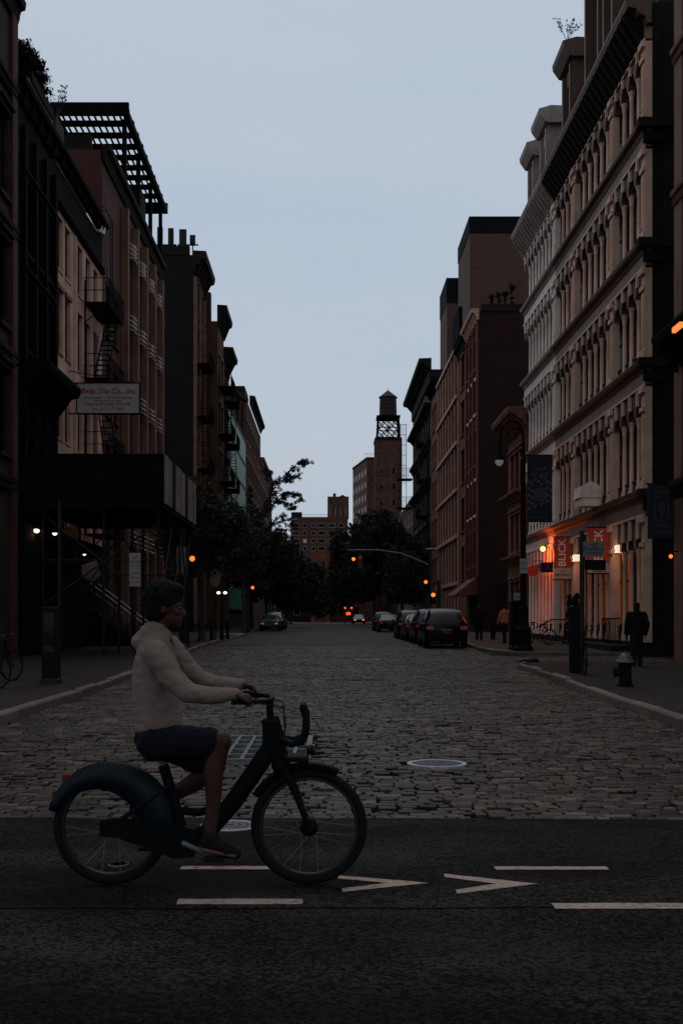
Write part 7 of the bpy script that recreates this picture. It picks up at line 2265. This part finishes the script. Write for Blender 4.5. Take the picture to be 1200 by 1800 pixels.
# cobra street lamps
def cobra(label, x, Y, h, dx):
    t_ = thing("street_lamp", label, "street lamp", (x, Y, gs(Y)), "slim street lamps")
    MB().lathe([(0.13, 0), (0.10, 0.4), (0.07, h)], (x, Y, gs(Y)), 10).build("pole", "metal_grey", t_, True)
    z = gs(Y) + h
    MB().tube([(x, Y, z - 0.3), (x + dx * 0.4, Y, z + 0.25), (x + dx, Y, z + 0.4)], [0.05, 0.04, 0.035], 8).build("arm", "metal_grey", t_, True)
    MB().sphere((x + dx * 1.18, Y, z + 0.38), (0.34, 0.16, 0.09), 12, 8).build("lamp_head", "metal_grey", t_, True)
p = at(762, 968, 72.0)
cobra("slim grey street lamp with a short arm beside the pale grid building", p.x + 0.4, 72.0, p.z - gs(72) - 0.3, -0.5)
p = at(505, 914, 110.0)
cobra("slim street lamp whose curved arm shows against the sky at left", at(475, 0, 110).x, 110.0, p.z - gs(110) - 0.4, 2.0)
# twin globes
p = at(390, 1042, 58.0)
t_ = thing("globe_lamp", "lamp post with two glowing white globes on the left pavement", "street lamp", (p.x, 58.0, gs(58)))
MB().lathe([(0.14, 0), (0.08, 0.3), (0.05, p.z - gs(58) - 0.1)], (p.x, 58.0, gs(58)), 12).build("pole", "paint_black", t_, True)
MB().tube([(p.x - 0.18, 58, p.z - 0.08), (p.x, 58, p.z - 0.14), (p.x + 0.18, 58, p.z - 0.08)], 0.02, 6).build("crossarm", "paint_black", t_, True)
for s_ in (-1, 1): MB().sphere((p.x + s_ * 0.17, 58, p.z), (0.10, 0.10, 0.07), 12, 8).build("globe", "lit_white", t_, True)
# low planters, posts at left kerb
for k, px in enumerate((352, 372, 400)):
    q = at(px, 0, 56 + k * 2.2)
    t_ = thing("bollard", ["dark bollard nearest the shed on the left pavement", "middle dark bollard on the left pavement", "dark bollard nearest the pale kerb ramp on the left"][k], "bollard", (q.x, q.y, gs(q.y)), "left pavement bollards")
    MB().lathe([(0.13, 0), (0.12, 0.1), (0.085, 0.15), (0.08, 0.8), (0.10, 0.85), (0.06, 0.98), (0.01, 1.02)], (q.x, q.y, gs(q.y)), 12).build("shaft", "paint_black", t_, True)
    MB().torus((q.x, q.y, gs(q.y) + 0.72), 0.085, 0.012, 16, 5, "z").build("band", "metal_grey", t_, True)
pr = [(-6.9, 72.5), (-5.55, 72.3), (-5.6, 78.5), (-7.0, 78.7)]
o = MB().add([(x, y, gs(y) + 0.006) for x, y in pr], [(0, 1, 2, 3)]).build("kerb_ramp", "kerb_granite"); o["kind"] = "structure"

# ---------------------------------------------------------------- cars
CAR_ST = {   # y, half width, z bottom, z belt, half roof, z roof  (y=0 is the rear)
    "suv": [(0.00, .76, .48, .92, .66, .96), (0.06, .86, .34, 1.00, .68, 1.06), (0.16, .90, .30, 1.05, .66, 1.16), (0.42, .93, .28, 1.06, .62, 1.46), (0.66, .94, .28, 1.06, .60, 1.61), (1.2, .95, .27, 1.05, .61, 1.67), (2.1, .95, .27, 1.04, .61, 1.67), (2.65, .95, .27, 1.03, .60, 1.58), (3.3, .94, .27, 1.02, .68, 1.09), (3.9, .92, .28, .98, .70, 1.02), (4.4, .86, .30, .86, .66, .89), (4.6, .74, .42, .70, .56, .73)],
    "sedan": [(0.00, .74, .50, .86, .64, .90), (0.06, .84, .34, .94, .68, .97), (0.3, .88, .28, .98, .68, 1.02), (0.75, .90, .26, .98, .66, 1.06), (1.25, .91, .26, .97, .60, 1.34), (1.6, .91, .26, .96, .58, 1.43), (2.2, .91, .26, .95, .58, 1.45), (2.7, .91, .26, .94, .58, 1.38), (3.35, .90, .26, .93, .66, .99), (3.9, .88, .27, .89, .66, .93), (4.4, .82, .30, .78, .62, .81), (4.6, .70, .40, .64, .52, .67)]}
def make_car(label, kind, x, Y, paint, heading=0.0, lights="tail", group="parked cars", plate="HXB 4721"):
    """heading 0: drives away from the camera (rear seen)"""
    t_ = thing("car", label, "car", (x, Y, g(Y)), group)
    z0 = g(Y)
    ST = CAR_ST[kind]
    rows = []
    for (y, w, zb2, zl, wr, zr) in ST:
        half = [(w * 0.86, zb2), (w * 0.985, zb2 + 0.14), (w, zb2 + (zl - zb2) * 0.5), (w * 0.985, zl - 0.05), (w * 0.95, zl), (wr + (w * 0.95 - wr) * 0.45, zl + (zr - zl) * 0.55), (wr + 0.03, zr - 0.05 * (zr - zl) - 0.01), (wr * 0.72, zr), (0.0, zr + 0.012)]
        rows.append([(x + a, Y + y, z0 + c) for a, c in half] + [(x - a, Y + y, z0 + c) for a, c in half[-2::-1]])
    n_ = len(rows[0])
    mb = MB()
    vs = [p for r_ in rows for p in r_]
    fs = [(i * n_ + k, i * n_ + k + 1, (i + 1) * n_ + k + 1, (i + 1) * n_ + k) for i in range(len(rows) - 1) for k in range(n_ - 1)]
    fs += [tuple(range(n_)), tuple((len(rows) - 1) * n_ + k for k in range(n_))[::-1]]
    fs += [(i * n_, (i + 1) * n_, (i + 1) * n_ + n_ - 1, i * n_ + n_ - 1) for i in range(len(rows) - 1)]
    mb.add(vs, fs)
    bd = mb.build("body", paint, t_, True)
    def pane(name, i0, i1, k0, k1, inset=0.1, off=0.006):
        q = [Vector(rows[i0][k0]), Vector(rows[i0][k1]), Vector(rows[i1][k1]), Vector(rows[i1][k0])]
        c = sum(q, Vector()) / 4
        nrm = (q[1] - q[0]).cross(q[3] - q[0]).normalized()
        if nrm.dot(c - Vector((x, Y + 2.2, z0 + 0.9))) < 0: nrm = -nrm
        vs = [c + (p - c) * (1 - inset) + nrm * off for p in q] + [c + (p - c) * (1 - inset) - nrm * 0.02 for p in q]
        MB().add(vs, [(0, 1, 2, 3), (7, 6, 5, 4), (0, 4, 5, 1), (1, 5, 6, 2), (2, 6, 7, 3), (3, 7, 4, 0)]).build(name, "car_glass", t_)
    if kind == "suv":
        pane("rear_window", 2, 4, 6, n_ - 7, 0.06, 0.012)
        ir = ((4, 5), (5, 6), (6, 7))
        pane("windscreen", 7, 8, 6, n_ - 7, 0.06)
    else:
        pane("rear_window", 3, 5, 6, n_ - 7, 0.06, 0.03)
        ir = ((4, 6), (6, 7))
        pane("windscreen", 7, 8, 6, n_ - 7, 0.06)
    for a, c in ir:
        pane("side_window", a, c, 4, 6, 0.14, 0.022); pane("side_window", a, c, n_ - 5, n_ - 7, 0.14, 0.022)
    for yy in (0.86, 3.72):
        for s_ in (-1, 1):
            cx = x + s_ * 0.80
            w = MB().lathe([(0.20, -0.10), (0.335, -0.115), (0.345, -0.08), (0.345, 0.08), (0.335, 0.115), (0.20, 0.10)], (cx, Y + yy, z0 + 0.345), 24, "x").build("wheel", "rubber", t_, True)
            MB().lathe([(0.03, s_ * 0.118), (0.20, s_ * 0.112), (0.215, s_ * 0.09)], (cx, Y + yy, z0 + 0.345), 16, "x").build("rim", "metal_grey", w, True)
    zl = ST[1][3]
    for s_ in (-1, 1):
        xs_ = sorted((x + s_ * 0.56, x + s_ * 0.85))
        MB().cbox(xs_[0], xs_[1], Y - 0.01, Y + 0.12, z0 + zl - 0.22, z0 + zl - 0.08, 0.015).build("tail_light", "lit_tail", t_)
        MB().cbox(*sorted((x + s_ * 0.45, x + s_ * 0.75)), Y + 4.46, Y + 4.62, z0 + 0.58, z0 + 0.70, 0.015).build("headlight", "lit_lens" if lights != "head" else "lit_amber", t_)
        MB().cbox(*sorted((x + s_ * 0.95, x + s_ * 1.08)), Y + 2.9, Y + 3.02, z0 + 0.98, z0 + 1.12, 0.02).build("mirror", paint, t_)
    MB().cbox(x - 0.80, x + 0.80, Y - 0.03, Y + 0.1, z0 + 0.36, z0 + 0.55, 0.03).build("bumper", "rubber", t_)
    pl = B(x - 0.17, x + 0.17, Y - 0.045, Y - 0.025, z0 + 0.60, z0 + 0.74).build("number_plate", "awning_red", t_)  # red glow of the tail lights put into the plate's colour
    B(x - 0.22, x + 0.22, Y - 0.012, Y + 0.02, z0 + 0.76, z0 + 0.80).build("badge_bar", "steel", t_)
    MB().box(x - 0.02, x + 0.02, Y + 1.3, Y + 3.0, z0 + 0.0 + 0.2, z0 + 0.24).build("underbody", "rubber", t_)
    if heading:
        t_.rotation_euler = (0, 0, heading)
    return t_
make_car("black hatchback SUV parked nearest on the right, seen from behind", "suv", 5.0, 47.6, "car_black")
make_car("charcoal SUV parked directly ahead of the nearest black one", "suv", 5.05, 53.6, "car_charcoal")
make_car("dark parked car, third in the right hand row", "sedan", 5.0, 59.4, "car_charcoal")
make_car("dark parked car, fourth in the right hand row, before the gap", "suv", 4.95, 65.2, "car_black")
make_car("dark blue sedan parked beyond the gap on the right", "sedan", 5.05, 92.0, "car_blue")
make_car("dark SUV ahead of the dark blue sedan on the right", "suv", 4.95, 99.0, "car_charcoal")
make_car("pale roofed sedan parked nearest on the left side of the street", "sedan", -5.05, 104.0, "car_silver", PI)
make_car("dark car behind the pale roofed sedan on the left", "suv", -5.0, 110.5, "car_charcoal", PI)
make_car("silver car last in the left hand parked row", "sedan", -5.0, 117, "car_silver", PI)
make_car("distant car driving with its headlights on near the street's end", "sedan", 4.7, 172.0, "car_charcoal", PI, "head")
# far red lights: barrier lamps in the roadway
t_ = thing("road_works_barrier", "far orange barrier with red warning lamps in the middle of the street", "barrier", (2.9, 160, g(160)))
q = at(612, 1078, 160)
B(q.x - 0.3, q.x + 0.3, 159.95, 160.05, q.z - 0.25, q.z + 0.15).build("panel", "lit_red", t_)
for dx in (-0.45, 0.45): MB().sphere((q.x + dx, 159.95, q.z + 0.75), 0.15, 10, 6).build("lamp", "lit_red", t_, True)
for dx in (-0.45, 0.45): MB().tube([(q.x + dx, 160, g(160)), (q.x + dx, 160, q.z + 0.7)], 0.05, 6).build("leg", "awning_red", t_)
p = at(740, 1066, 60.0)

bpy.data.scenes.remove(TMP)
